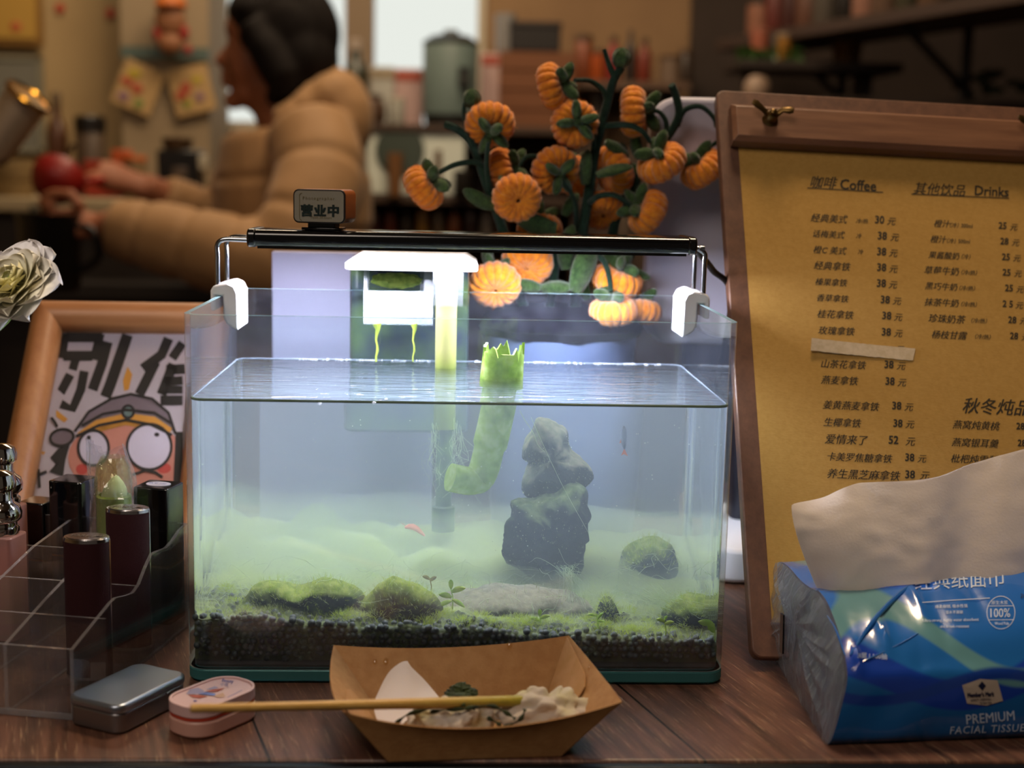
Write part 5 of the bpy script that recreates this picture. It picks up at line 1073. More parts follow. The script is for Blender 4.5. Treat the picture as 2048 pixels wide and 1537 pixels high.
tv = thing('bud_vase', 'slim dark blue bud vase just outside the picture holding the white flower', 'vase', (vx-.004,.052,0))
mb = MB(); mb.lathe([(0,.0005),(.017,.0005),(.020,.01),(.0195,.05),(.012,.085),(.008,.11),(.0095,.118),(.0075,.118),(.006,.11),(.010,.085),(.0175,.05),(.0178,.012),(0,.004)], 30, M=Matrix.Translation((vx-.004,.052,0))); obj('vase_body', mb, mat('navy_glaze', '101a38', .25), tv)
# ================================================================== kraft paper food tray with chopstick and napkins
KR = mat('kraft_card', 'a87a4c', .75, 0, .3, col2='b38656', nscale=160, bump=.15, bscale=700); KRO = mat('kraft_fold', 'b98a5c', .75, 0, .3, col2='b0824f', nscale=140)
bl_, br_, fr2, fl2 = at(668,1291,-.022), at(1137,1272,-.026), at(1243,1403,-.104), at(691,1426,-.112)
b0,b1,b2,b3_ = Vector((-.0335,-.1015,.0008)), Vector((.0505,-.0945,.0008)), Vector((.0455,-.040,.0008)), Vector((-.040,-.046,.0008))
tray = thing('paper_tray', 'brown kraft paper food tray overhanging the counter edge', 'food tray', (.005,-.07,0))
def sidegrid(p00, p10, p01, p11, sag, bow, nu=20, nv=8):
    nrm = (p10-p00).cross(p01-p00).normalized()
    def fn(u, v):
        p = p00.lerp(p10,u).lerp(p01.lerp(p11,u), v); return p + Vector((0,0,-sag*4*u*(1-u)*v*v)) + nrm*(bow*4*u*(1-u)*v)
    return fn
def sheet(name, fn, nu, nv, m_, parent, th=.0006, **k):
    mb = MB(); mb.grid(fn, nu, nv); n = len(mb.v); N = [Vector((0,0,0)) for _ in range(n)]
    for f in mb.f:
        a = (Vector(mb.v[f[2]])-Vector(mb.v[f[0]])).cross(Vector(mb.v[f[3]])-Vector(mb.v[f[1]]))
        for i in f: N[i] += a
    base = list(mb.f); mb.v += [tuple(Vector(mb.v[i]) - N[i].normalized()*th) for i in range(n)]; mb.f += [tuple(i+n for i in reversed(f)) for f in base]
    bd_ = [i for i in range(nu)] + [nu*(j+1)-1 for j in range(1,nv)] + [nu*(nv-1)+i for i in range(nu-2,-1,-1)] + [nu*j for j in range(nv-2,0,-1)]
    for a in range(len(bd_)):
        b = (a+1)%len(bd_); mb.f.append((bd_[b], bd_[a], bd_[a]+n, bd_[b]+n))
    mb.m = [0]*len(mb.f); return obj(name, mb, m_, parent, **k)
sheet('tray_floor', lambda u,v: b0.lerp(b1,u).lerp(b3_.lerp(b2,u),v), 8, 6, KR, tray)
sheet('long_wall', sidegrid(b3_, b2, bl_, br_, .0035, -.001), 24, 8, KR, tray)
sheet('long_wall', sidegrid(b1, b0, fr2, fl2, .0115, .0015), 24, 8, KR, tray)
sheet('end_wall', sidegrid(b0, b3_, fl2, bl_, .001, -.0050), 12, 8, KR, tray)
sheet('end_wall', sidegrid(b2, b1, br_, fr2, .001, -.002), 12, 8, KR, tray)
def flap(p00, p10, p01, p11, cut, off):
    f0 = sidegrid(p00,p10,p01,p11,.001,-.001); nrm = (p10-p00).cross(p01-p00).normalized()
    return lambda u,v: f0(.01+u*(cut-(.10*(abs(v-.5)*2)**6)), .02+.96*v*(1-.30*u)+.16*u) + nrm*off
sheet('corner_flap', flap(b2,b1,br_,fr2,.55,.0012), 10, 8, KRO, tray, label='folded corner flap')
sheet('corner_flap', flap(b0,b3_,fl2,bl_,.55,.0012), 10, 8, KRO, tray, label='folded corner flap')
# ------------------------------------------------------------------ chopstick
c0, c1 = at(381,1418,-.1385), at(1085,1402,-.074)
cs = thing('chopstick', 'bamboo chopstick with a green tip lying over the paper tray rim', 'chopstick', tuple((c0+c1)/2))
ch = NT('bamboo'); _c = ch.coords(); _x = ch.n('ShaderNodeSeparateXYZ', {0: _c}).outputs[0]; _f = ch.noise(ch.n('ShaderNodeMapping', {'Vector': _c, 'Scale': (25,300,300)}).outputs[0], 2, 4)
_k = ch.n('ShaderNodeMapRange', {0: ch.math('ADD', _x, ch.math('MULTIPLY', ch.math('SUBTRACT', _f, .5), .05)), 1: -.03, 2: .035, 3: 0.0, 4: 1.0}).outputs[0]
ch.surf(ch.n('ShaderNodeBsdfPrincipled', {'Base Color': ch.n('ShaderNodeMixRGB', {0: _k, 1: ch.ramp(_f, [(.3,'c99a4e'),(.7,'d8ac62')]), 2: ch.ramp(_f, [(.3,'7f8420'),(.7,'b09c34')])}).outputs[0], 'Roughness': .4}).outputs[0])
mb = MB(); mb.tube([c0.lerp(c1, t) for t in (0,.005,.3,.6,.9,.995,1)], [.0016,.0020,.0022,.0026,.0029,.0029,.0022], 14); obj('stick', mb, ch.m, cs)
# ------------------------------------------------------------------ napkins and algae lump
NAP = NT('wet_napkin'); _c = NAP.coords(); _k = NAP.ramp(NAP.noise(_c, 55, 3), [(.45,'ddd0c2'),(.70,'d9cf9a'),(.82,'bfbf62')])
_d = NAP.n('ShaderNodeBsdfDiffuse', {'Color': _k, 'Normal': NAP.bump(NAP.noise(_c, 260, 4), .4, .002)}); _t = NAP.n('ShaderNodeBsdfTranslucent', {'Color': _k}); NAP.surf(NAP.n('ShaderNodeMixShader', {0: .3, 1: _d.outputs[0], 2: _t.outputs[0]}).outputs[0])
NPL = mat('dry_napkin', 'd8cbc6', .85, sss=.1)
nrows = [[at(x,y,Y) for x,y,Y in R] for R in ([(752,1395,-.062),(775,1350,-.052),(800,1328,-.046),(815,1323,-.044)],[(755,1440,-.075),(800,1395,-.062),(830,1368,-.054),(836,1348,-.050)],[(800,1455,-.082),(840,1420,-.072),(865,1400,-.064),(880,1396,-.060)])]
def nap1(u, v):
    R = NR; i = min(len(R[0])-1, int(round(v*(len(R[0])-1)))); a,b,c = R[0][i],R[1][i],R[2][i]; p = a*((1-u)*(1-2*u))+b*(4*u*(1-u))+c*(u*(2*u-1)); p.y += .0012*sin(u*7+v*3); return p
NR = [spline(r, 4) for r in nrows]
n1 = sheet('napkin', nap1, 13, 13, NPL, None, th=.0008); tag(n1, 'pointed white napkin corner standing up at the back of the tray', 'napkin')
def crumple(name, cx_, cy_, Y, rx, ry, rz_, seed, label, m_):
    c = at(cx_, cy_, Y); mb = MB(); vs0 = len(mb.v); M = Matrix.Rotation(seed*.9,4,'Z')
    for (dx,dz,k) in ((0,0,1),(-.42,.10,.62),(.45,.16,.6)):
        mb.ball(c+Vector((dx*rx,-.2*ry*k,dz*rz_)), (rx*.62*k+.003, ry*k, rz_*k), 40, 24, amp=.55, freq=2.1, seed=seed+dx*3)
    me = remesh(mb, .0011, 2)
    for v in me.vertices:
        p = v.co; q = noise.noise(p*150+Vector((seed,0,0))); v.co = p + (p-c).normalized()*(.0022*abs(q)*2 - .0012)
    me.materials.append(m_); o = obj(name, me, None); tag(o, label, 'napkin'); return o
crumple('napkin', 905, 1440, -.082, .024, .013, .0095, 3, 'crumpled white napkin heap under the chopstick in the tray', NAP.m)
crumple('napkin', 1085, 1423, -.074, .027, .012, .0115, 8, 'yellowish wet napkin at the stained end of the chopstick', NAP.m)
ALG = mat('algae_lump', '1c2414', .8, col2='37421f', nscale=160, bump=.6, bscale=400)
al = thing('algae_clump', 'dark green algae clump tangled on the napkins behind the chopstick', 'algae', tuple(at(920,1385,-.058)))
mb = MB(); [mb.ball(at(x,y,Y), (rx,.004,rz_), 18, 12, amp=.5, freq=3, seed=x) for x,y,Y,rx,rz_ in ((905,1388,-.058,.004,.0025),(922,1380,-.056,.005,.0034),(940,1386,-.058,.004,.0022),(915,1394,-.062,.007,.002))]; obj('algae_ball', mb, ALG, al)
mb = MB()
for P in ([(790,1450),(820,1428),(880,1415),(930,1410)],[(930,1418),(980,1412),(1010,1425),(1030,1438)],[(975,1436),(995,1447),(1008,1455),(1040,1440),(1050,1420)],[(860,1425),(900,1420),(950,1418)]):
    mb.tube(spline([at(x,y,-.094+.0004*i) for i,(x,y) in enumerate(P)], 5), [.0013*(.6+.4*sin(i*1.3)) for i in range(5*(len(P)-1)+1)], 7)
obj('algae_thread', mb, ALG, al)
# water drops on the card
for i,(x,y,r) in enumerate(((750,1324,.0012),(772,1324,.0015),(1019,1292,.0016),(1178,1337,.0010))):
    p = at(x,y,-.03); d_ = Vector((0,-.4,.25)).normalized(); tb = bvh(bpy.data.objects['long_wall']) if i < 3 else bvh(bpy.data.objects['end_wall.001'])
    h,nn,_,_ = tb.ray_cast(CAM, ray(x,y).normalized())
    if h is None: continue
    if nn.dot(ray(x,y)) > 0: nn = -nn
    mb = MB(); mb.ball(h, (r, r*1.5, r*.5), 14, 8, 0, frame_from(nn, (1,0,0))); o = obj('water_drop', mb, thin_glass('drop', (.93,.86,.72,1), f0=.06)); tag(o, ['small water drop low on the tray back wall nearer the tin','water drop on the tray back wall above the pointed napkin','water drop hanging from the top rim of the tray','water drop on the folded end of the tray'][i], 'water drop', 'water drops on the paper tray')
# ================================================================== room shell
WALLC = mat('cream_wall', 'b39a72', .85, col2='aa9068', nscale=3); DARKW = mat('dark_brown_wall', '3a2e28', .9, col2='322721', nscale=4); FLR = wood('floor_boards', '4a3424', '5d4330', .6, 'Y')
YB = 3.05
struct('floor', MB().box(-3.2,3.2,-3.0,YB+.1,-1.0,-.95), FLR); struct('ceiling', MB().box(-3.2,3.2,-3.0,YB+.1,1.75,1.8), mat('ceiling_paint','8f8272',.9))
struct('wall_left', MB().box(-2.35,-2.25,-3.0,YB,-.95,1.75), WALLC); struct('wall_right', MB().box(1.95,2.05,-3.0,YB,-.95,1.75), DARKW)
wx0, wx1 = at(412,0,YB).x, at(972,0,YB).x; wz0, wz1 = at(600,262,YB).z, 1.35
struct('wall_back', MB().box(-2.3,wx0,YB,YB+.1,-.95,1.75).box(wx1,2.0,YB,YB+.1,-.95,1.75).box(wx0,wx1,YB,YB+.1,-.95,wz0).box(wx0,wx1,YB,YB+.1,wz1,1.75), mat('back_wall_paint','8a6c4c',.85,col2='7d6044',nscale=4))
WIN = MB(); WIN.box(wx0,wx1,YB+.06,YB+.07,wz0,wz1); wn = struct('window_1', WIN, emis('daylit_frosted_glass','eef2ea',.95))
mb = MB(); f0 = .022
for a,b,c,d in ((wx0,wx0+f0,wz0,wz1),(wx1-f0,wx1,wz0,wz1),(wx0,wx1,wz0,wz0+f0),(wx0,wx1,wz1-f0,wz1)): mb.box(a,b,YB-.01,YB+.05,c,d)
obj('window_frame', mb, mat('window_frame_paint','b3a68f',.6), wn)
a,b = at(1392,0,2.97), at(2150,0,2.97); struct('wall_niche', MB().box(a.x,1.95,2.97,3.05,-.95,1.75), DARKW)
def T(name, label, cat, p=(0,0,0), **k): return thing(name, label, cat, tuple(p), **k)
def boxat(mb, x0, y0, x1, y1, Y, d, mi=0):                    # box filling a picture rectangle at depth Y
    a = at(x0,y1,Y); b = at(x1,y0,Y); mb.box(a.x, b.x, Y, Y+d, a.z, b.z, mi); return a, b
def M_(n,c,r=.6,**k): return mat(n,c,r,**k)
# pillar and pale posters on the left
c = at(330,200,2.62); a,b = at(242,300,2.6), at(417,300,2.6)
pi_ = struct('wall_pillar', MB().box(a.x,b.x,2.62,2.9,-.95,1.75), M_('pillar_paint','8d7a60',.8)); 
a,b = at(-160,300,2.78), at(246,300,2.78)
struct('wall_partition', MB().box(a.x,b.x,2.80,2.88,-.95,1.75), M_('partition_paint','a98f66',.85,col2='a1875f',nscale=5))
def flatthing(name, label, cat, rect, Y, m_, d=.012, rot=0, group=None):
    x0,y0,x1,y1 = rect; c = at((x0+x1)/2,(y0+y1)/2,Y); w = at(x1,y0,Y).x-at(x0,y0,Y).x; h = at(x0,y0,Y).z-at(x0,y1,Y).z
    M = Matrix.Translation(c) @ Matrix.Rotation(radians(rot),4,'Y'); t = thing(name, label, cat, Mw=M, group=group)
    mb = MB(); mb.box(-w/2,w/2,-d/2,d/2,-h/2,h/2); obj('card', mb, m_, t, Mw=M, bevel=min(.003,d*.3)); return t, M, w, h
t,M,w,h = flatthing('framed_notice','golden framed notice high on the cream partition','framed notice',(-70,-60,86,92),2.775,M_('gold_frame','7d5a28',.5)); mb = MB(); mb.box(-w*.42,w*.42,-.010,-.006,-h*.4,h*.4); obj('notice_sheet', mb, M_('gold_paper','a98338',.7), t, Mw=M)
mb = MB(); mb.ball((w*.16,-.0105,-h*.25),(.014,.002,.012),14,8); obj('red_stamp', mb, M_('stamp_red','a8502c',.7), t, Mw=M)
for x,y,l in ((120,16,'red round sticker on the partition nearest the golden notice'),(220,26,'red round sticker on the partition nearest the pillar')):
    c = at(x,y,2.795); mb = MB(); mb.lathe([(0,0),(.012,0),(.0115,.0015),(0,.0018)],18,M=frame_from((0,-1,0),(1,0,0),c)); tag(obj('sticker', mb, M_('sticker_red','a83a26',.6)), l, 'sticker', 'red stickers on the partition')
t,M,w,h = flatthing('notice_board','grey notice board on the partition under the golden notice','notice board',(-60,112,88,305),2.77,M_('grey_board','6d6a60',.7),.02); mb = MB()
for q in ((-w/2,w/2,h/2-.01,h/2),(-w/2,w/2,-h/2,-h/2+.01),(w/2-.01,w/2,-h/2,h/2)): mb.box(q[0],q[1],-.014,-.009,q[2],q[3])
obj('board_edge', mb, M_('board_edge','7d7866',.6), t, Mw=M)
# tilted postcards and the red doll hanging on the pillar
for rect,rot,l,seed in (((234,128,318,222),22,'postcard pinned askew on the pillar, the one leaning to the doll',1),((342,134,424,228),-14,'postcard pinned on the pillar beside the window edge',4)):
    t,M,w,h = flatthing('postcard',l,'postcard',rect,2.60,M_('card_cream%d'%seed,'a8885a',.7),.004,rot,'postcards on the pillar'); mb = MB(); random.seed(seed)
    for i in range(6): mb.ball((random.uniform(-.3,.3)*w,-.003,random.uniform(-.32,.32)*h),(random.uniform(.008,.016),.0012,random.uniform(.008,.014)),12,6,i%4)
    obj('card_print', mb, [M_('print_yellow','a8922a'),M_('print_red','a0442c'),M_('print_violet','77566a'),M_('print_green','6a7a3a')], t, Mw=M)
t = T('hanging_doll','red and orange hanging ornament at the top of the pillar','ornament',at(340,60,2.55)); D = lambda px,py: at(px,py,2.55)
mb = MB(); mb.ball(D(340,40),(.036,.022,.040),18,12); mb.ball(D(340,86),(.030,.02,.026),18,12); obj('doll_body', mb, M_('doll_tan','8a5a3a'), t)
mb = MB(); mb.lathe([(0,.03),(.03,.02),(.038,.0),(.03,-.008),(0,-.004)][::-1],20,M=Matrix.Translation(D(342,12))); obj('doll_hat', mb, M_('doll_orange','b05c1e'), t)
DR = M_('doll_red','8c1f16'); obj('doll_arm', MB().ball(D(316,68),(.012,.012,.020),12,8), DR, t); obj('doll_arm', MB().ball(D(368,66),(.012,.012,.020),12,8), DR, t); obj('doll_foot', MB().ball(D(376,100),(.010,.010,.012),12,8), DR, t)
mb = MB(); mb.ball(D(342,76),(.022,.016,.012),12,8); obj('doll_hair', mb, M_('doll_dark','3a1c14'), t); mb = MB(); mb.tube([D(342,10),D(343,-60)],.002,6); obj('hanging_cord', mb, M_('doll_cord','4a3020'), t)
mb = MB(); boxat(mb,242,96,417,116,2.60,.012); tag(obj('painted_strip', mb, M_('teal_strip','4c5a54')), 'grey teal strip running across the pillar behind the doll', 'strip')
# work counter with equipment on the left
KZ = at(200,396,2.35).z; a,b = at(-200,396,2.35), at(452,396,2.35)
t = T('work_counter','pale topped work counter behind the person','counter',((a.x+b.x)/2,2.5,-.95)); mb = MB(); mb.box(a.x,b.x,2.22,2.60,KZ-.03,KZ); obj('worktop', mb, M_('worktop','9c8a6c',.5), t, bevel=.004); mb = MB(); mb.box(a.x+.02,b.x-.02,2.26,2.60,-.95,KZ-.03); obj('cabinet_body', mb, M_('cabinet_dark','2a211c',.6), t)
def lathe_thing(name, label, cat, px, pyt, pyb, Y, prof, mats, group=None, seg=26):
    """prof: list of (part name, [(r 0-1, z 0-1)], material index); sized by picture height"""
    base = at(px,pyb,Y); hgt = at(px,pyt,Y).z-base.z; t = thing(name,label,cat,tuple(base),group=group)
    for pn_,pr,mi_,sc in prof: obj(pn_, MB().lathe([(r*sc,z*hgt) for r,z in pr],seg,M=Matrix.Translation(base)), mats[mi_], t)
    return t
bottle = lambda w,cap=.12: [('bottle_body',[(0,0),(.9,0),(1,.03),(1,.58),(.85,.68),(.42,.76),(.38,1-cap),(0,1-cap)],0,w),('bottle_cap',[(0,1-cap-.01),(.46,1-cap-.01),(.46,.99),(.4,1),(0,1)],1,w)]
canister = lambda w,lid=.14: [('canister_body',[(0,0),(.94,0),(1,.03),(1,1-lid),(.96,1-lid+.01),(0,1-lid+.01)],0,w),('canister_lid',[(0,1-lid),(1.04,1-lid),(1.05,.97),(.9,1),(.2,1),(0,1)],1,w)]
lathe_thing('bottle','tall brown bottle on the work counter against the notice board','bottle',118,185,396,2.50,bottle(.024),[M_('amber','4c2e1c',.3),M_('amber_cap','54402a',.5)])
lathe_thing('canister','wide dark canister with black lid on the work counter','canister',184,232,396,2.46,canister(.034,.2),[M_('canister_mud','4a3a2c',.5),M_('canister_black','120d0a',.4)])
t = T('coffee_grinder','black coffee grinder on the work counter by the pillar','coffee grinder',at(352,396,2.42)); mb = MB(); boxat(mb,314,300,398,392,2.42,.075); obj('grinder_body', mb, M_('grinder_black','0f0d0c',.35), t, bevel=.006); mb = MB(); mb.lathe([(0,0),(.030,0),(.036,.02),(.036,.026),(0,.03)],22,M=Matrix.Translation(at(355,300,2.45))); obj('hopper', mb, M_('hopper_brown','3a2a1c',.3), t); mb = MB(); boxat(mb,345,335,372,385,2.412,.01); obj('grinder_panel', mb, M_('grinder_panel','4a3c32',.4), t, bevel=.002); mb = MB(); boxat(mb,396,310,412,340,2.42,.03); obj('grinder_knob', mb, M_('grinder_knob','a39a88',.4), t, bevel=.004)
t = T('snack_box','red and orange printed box on the work counter behind the red bowl','box',at(210,396,2.30)); mb = MB(); boxat(mb,168,322,246,394,2.30,.05); obj('box_body', mb, M_('box_red','8c2a14',.5), t, bevel=.003); mb = MB(); boxat(mb,222,300,262,335,2.295,.02); obj('box_flap', mb, M_('box_orange','a8481a',.5), t, bevel=.003); mb = MB(); [boxat(mb,186+i*18,344+i%2*6,200+i*18,352+i%2*6,2.297,.003) for i in range(3)]; obj('box_print', mb, M_('box_print','9a8a7c',.5), t)
lathe_thing('jar','clear pale jar standing in front of the grinder and the box','jar',272,312,398,2.28,canister(.024,.12),[M_('jar_cream','7d6648',.4),M_('jar_orange','a8541e',.5)])
lathe_thing('cup','stack of cream paper cups at the far end of the work counter','cup stack',28,320,396,2.32,[('cups',[(0,0),(.7,0),(1,.5),(1.04,.5),(.8,.5),(1.1,.97),(1.1,1),(0,1)],0,.055)],[M_('cup_cream','8f7750',.6)])
for px,l,c,g in ((72,'orange carton below the work counter edge','7a4a20',0),(92,'green bottle standing low behind the white flower','3c4a1e',1)):
    lathe_thing('bottle',l,'bottle',px,410,560,2.18,bottle(.018),[M_('low_bottle%d'%g,c,.5),M_('low_cap%d'%g,'2a2418',.5)])
sh_t = T('low_shelf','dark low shelf in front of the work counter','shelf',at(40,560,2.2)); mb = MB(); p = at(-160,560,2.15); q = at(560,560,2.15); mb.box(p.x,q.x,2.12,2.25,p.z-.03,p.z); mb.box(p.x,p.x+.03,2.12,2.25,-.95,p.z-.03); mb.box(q.x-.03,q.x,2.12,2.25,-.95,p.z-.03); obj('shelf_board', mb, M_('low_shelf','1c1512',.6), sh_t)
# ribbed metal pitcher, tilted, nearer the camera at the left edge
p = at(20,245,1.25); t = T('ribbed_pitcher','tilted ribbed metal cup with a gold rim at the picture edge','cup',p); M = frame_from((.62,-.1,.78),(0,1,0),p)
mb = MB(); mb.lathe([(0,-.06),(.026,-.06),(.029,-.05)]+[(.030+.0012*(i%2),-.045+.0055*i) for i in range(16)]+[(.0335,.045),(.031,.045),(.027,-.05),(0,-.052)],30,M=M); obj('cup_body', mb, mat('ribbed_steel','d0bca4',.42,.75), t); mb = MB(); mb.lathe([(.0325,.043),(.0352,.043),(.0358,.047),(.0335,.05),(.031,.047)],30,M=M); obj('gold_rim', mb, mat('gold_rim','c09038',.25,1), t)
mb = MB(); p2 = at(-60,430,1.3); mb.tube([p+M.to_3x3()@Vector((0,0,-.05)), p2, p2+Vector((-.02,0,-.2))],[.012,.010,.010],10); obj('cup_stand', mb, mat('stand_dark','3a2c22',.5), t); mb = MB(); mb.lathe([(0,-.95),(.12,-.95),(.12,-.94),(.02,-.93),(.012,p2.z-.2),(0,p2.z-.2)],24,M=Matrix.Translation((p2.x-.02,1.3,0))); obj('stand_foot', mb, mat('stand_foot','3a2c22',.5), t)

# ------------------------------------------------------------------ shelving in the middle
SX0, SX1 = at(690,250,2.62).x, at(1160,250,2.62).x; zA, zB, zC = at(850,250,2.55).z, at(850,392,2.55).z, at(850,478,2.55).z
t = T('shelf_unit','open brown shelf unit behind the persimmon branches','shelf',((SX0+SX1)/2,2.7,-.95)); SHM = M_('shelf_brown','3c2a1e',.6)
for z in (zA,zB,zC): mb = MB(); mb.box(SX0,SX1,2.52,2.86,z-.018,z); obj('shelf_board', mb, SHM, t, bevel=.002)
for x in (SX0,SX1-.02): mb = MB(); mb.box(x,x+.02,2.54,2.86,-.95,zA-.018); obj('upright', mb, SHM, t)
mb = MB(); mb.box(SX0,SX1,2.86,2.875,-.95,zA); obj('back_panel', mb, M_('shelf_back','5a4334',.7), t)
def onshelf(name,label,cat,px,pyt,z,Y,prof,mats,group=None):
    b = at(px,pyt,Y); base = Vector((b.x,Y,z)); hgt = b.z-z; t = thing(name,label,cat,tuple(base),group=group)
    for pn_,pr,mi_,sc in prof: obj(pn_, MB().lathe([(r*sc,q*hgt) for r,q in pr],26,M=Matrix.Translation(base)), mats[mi_], t)
    return t
# grey green drinks urn
Y = 2.585; b = at(902,62,Y); r_ = (at(958,150,Y).x-at(846,150,Y).x)/2; hgt = b.z-zA; t = T('drinks_urn','grey green insulated drinks urn with dark lid on the shelf','drinks urn',(b.x,Y,zA)); MU = Matrix.Translation((b.x,Y+.05,zA)); UG = mat('urn_sage','62706c',.45)
obj('urn_body', MB().lathe([(0,.028),(r_*.98,.028),(r_,.034),(r_,hgt*.86),(r_*.97,hgt*.88),(0,hgt*.88)],34,M=MU), UG, t); obj('urn_lid', MB().lathe([(0,hgt*.875),(r_*1.02,hgt*.875),(r_*1.02,hgt*.90),(r_*.7,hgt*.965),(r_*.3,hgt*.99),(r_*.25,hgt*1.03),(0,hgt*1.035)],34,M=MU), mat('urn_dark','20211d',.4), t)
obj('urn_foot', MB().lathe([(0,.001),(r_*.9,.001),(r_*.95,.028),(0,.029)],34,M=MU), mat('urn_foot','14130f',.5), t); mb = MB(); q = at(928,165,Y-.01); mb.tube([q+Vector((0,.01,.012)),q+Vector((0,-.02,.010)),q+Vector((0,-.026,-.012))],[.008,.008,.006],10); mb.box(q.x-.014,q.x+.014,Y-.022,Y,q.z-.004,q.z+.035); obj('urn_tap', mb, mat('urn_tap','15140f',.35), t); obj('urn_badge', MB().ball(at(912,92,Y-.004),(.010,.003,.008),14,8), mat('urn_badge','8a6a34',.4), t)
# pale goods beside the urn
PINKS = M_('pale_pink','a88a84',.6); PAPR = M_('pale_paper','a3a097',.7)
for i,(rect,Y,cm,l) in enumerate((((742,132,790,248),2.72,PAPR,'pale grey carton beside the urn on the shelf'),((790,136,846,248),2.70,PINKS,'pale pink carton touching the urn on its window side'),((962,105,1000,248),2.70,PINKS,'pink carton on the far side of the urn'))):
    a = at(rect[0],rect[1],Y); b = at(rect[2],rect[1],Y); t = T('carton',l,'carton',((a.x+b.x)/2,Y,zA)); mb = MB(); mb.box(a.x,b.x,Y,Y+.07,zA,a.z); obj('carton_body', mb, cm, t, bevel=.003); mb = MB(); mb.box(a.x+.002,b.x-.002,Y-.002,Y,a.z-.03,a.z-.008); obj('carton_label', mb, M_('carton_red%d'%i,'94402e' if i != 0 else '8a7a62',.6), t)
lathe_thing('jar','small white jar low between the brown jug and the urn','jar',793,196,250,2.58,canister(.020),[M_('white_jar','a8a59a',.5),M_('white_jar_lid','a39c8c',.5)])
onshelf('jug','brown stoneware jug on the shelf behind the person','jug',738,190,zA,2.56,[('jug_body',[(0,0),(.85,0),(1,.2),(1,.6),(.75,.85),(.8,1),(.7,1),(.66,.86),(0,.8)],0,.040)],[M_('jug_brown','4a3426',.5)])
onshelf('bottle','dark green bottle standing behind the hair of the person','bottle',712,78,zA,2.68,bottle(.032),[M_('dark_green_glass','2c2c1e',.3),M_('green_cap','9a8a7c',.5)])
mb = MB(); a,b = at(690,0,2.95), at(746,0,2.95); struct('trim_1', mb.box(a.x,b.x,2.95,3.04,zA-.3,1.75), M_('window_post','7a6650',.7))
# white appliance in the middle compartment
Y = 2.53; a = at(733,268,Y); b = at(930,268,Y); t = T('white_machine','white machine with dark openings on the middle shelf','machine',((a.x+b.x)/2,Y,zB)); mb = MB(); mb.box(a.x,b.x,Y,Y+.2,zB,zA-.020); obj('machine_body', mb, M_('machine_white','c9cec4',.4), t, bevel=.006)
mb = MB(); mb.lathe([(.052,0),(.058,0),(.058,.006),(.052,.006)],30,M=frame_from((0,-1,0),(1,0,0),at(800,300,Y))); obj('machine_ring', mb, M_('ring_dark','3c443c',.4), t); mb = MB(); boxat(mb,868,300,884,382,Y-.006,.02); obj('machine_lever', mb, M_('lever_brown','5a4430',.4), t, bevel=.003)
lathe_thing('cup','tall brown paper cup in front of the white machine','cup',790,306,392,2.50,[('cup_body',[(0,0),(.75,0),(1,1),(.95,1),(.7,.03),(0,.03)],0,.019)],[M_('brown_cup','6e4826',.6)])
lathe_thing('jar','dark round jar beside the white machine','jar',925,340,392,2.505,canister(.022),[M_('dark_jar','1c1814',.4),M_('dark_jar_lid','231d18',.5)])
cols = ['3a1c18','5a2a1c','2a2018','6a4a1c','4a3a2a','6a3a20','2c1a16','5a5048','43281c']
for i in range(9): lathe_thing('bottle',['darkest red syrup bottle at the person end of the low shelf','rust syrup bottle second in the low shelf row','black brown syrup bottle third in the low shelf row','amber yellow syrup bottle fourth in the low shelf row','grey brown syrup bottle fifth in the low shelf row','orange brown syrup bottle sixth in the low shelf row','deep brown syrup bottle seventh in the low shelf row','pale grey syrup bottle eighth in the low shelf row','brown syrup bottle at the far end of the low shelf row'][i],'bottle',748+i*32,404+(i%3)*7,478,2.57,bottle(.0145),[M_('syrup%d'%i,cols[i],.4),M_('syrup_cap%d'%i,'2a2220',.5)],'syrup bottles on the low shelf')
# crate, dark box and goods to the right of the urn
Y = 2.70; a,b = at(1000,100,Y), at(1152,150,Y); t = T('wooden_crate','orange brown wooden crate on the shelf under the dark box','crate',((a.x+b.x)/2,Y,zA)); 
for k in range(4): mb = MB(); z0 = zA+(a.z-zA)*k/4; mb.box(a.x,b.x,Y,Y+.012,z0+.002,zA+(a.z-zA)*(k+1)/4-.002); obj('crate_slat', mb, M_('crate_wood%d'%k,'6a3f22',.7), t)
mb = MB(); mb.box(a.x,a.x+.012,Y+.012,Y+.15,zA,a.z); mb.box(b.x-.012,b.x,Y+.012,Y+.15,zA,a.z); mb.box(a.x,b.x,Y+.15,Y+.16,zA,a.z); mb.box(a.x,b.x,Y+.012,Y+.15,a.z-.012,a.z-.002); obj('crate_box', mb, M_('crate_inner','5a3620',.7), t)
z_c = a.z; p,q = at(1022,42,2.72), at(1122,42,2.72); t = T('black_box','dark brown storage box on top of the wooden crate','box',((p.x+q.x)/2,2.72,z_c)); mb = MB(); mb.box(p.x,q.x,2.715,2.83,z_c,p.z-.012); obj('box_body', mb, M_('dark_box','140c0a',.6), t, bevel=.004); mb = MB(); mb.box(p.x-.003,q.x+.003,2.712,2.833,p.z-.014,p.z); obj('box_lid', mb, M_('dark_box_lid','1c1210',.6), t, bevel=.003)
mb = MB(); c = at(1012,45,2.76); base = Vector((c.x,2.76,z_c)); mb.lathe([(0,0),(.022,0),(.026,.02),(.026,c.z+.02-z_c),(0,c.z+.024-z_c)],22,M=Matrix.Translation(base)); tag(obj('jar', mb, M_('grey_glass','7d7a78',.2)), 'pale grey glass jar on the crate beside the dark box', 'jar')
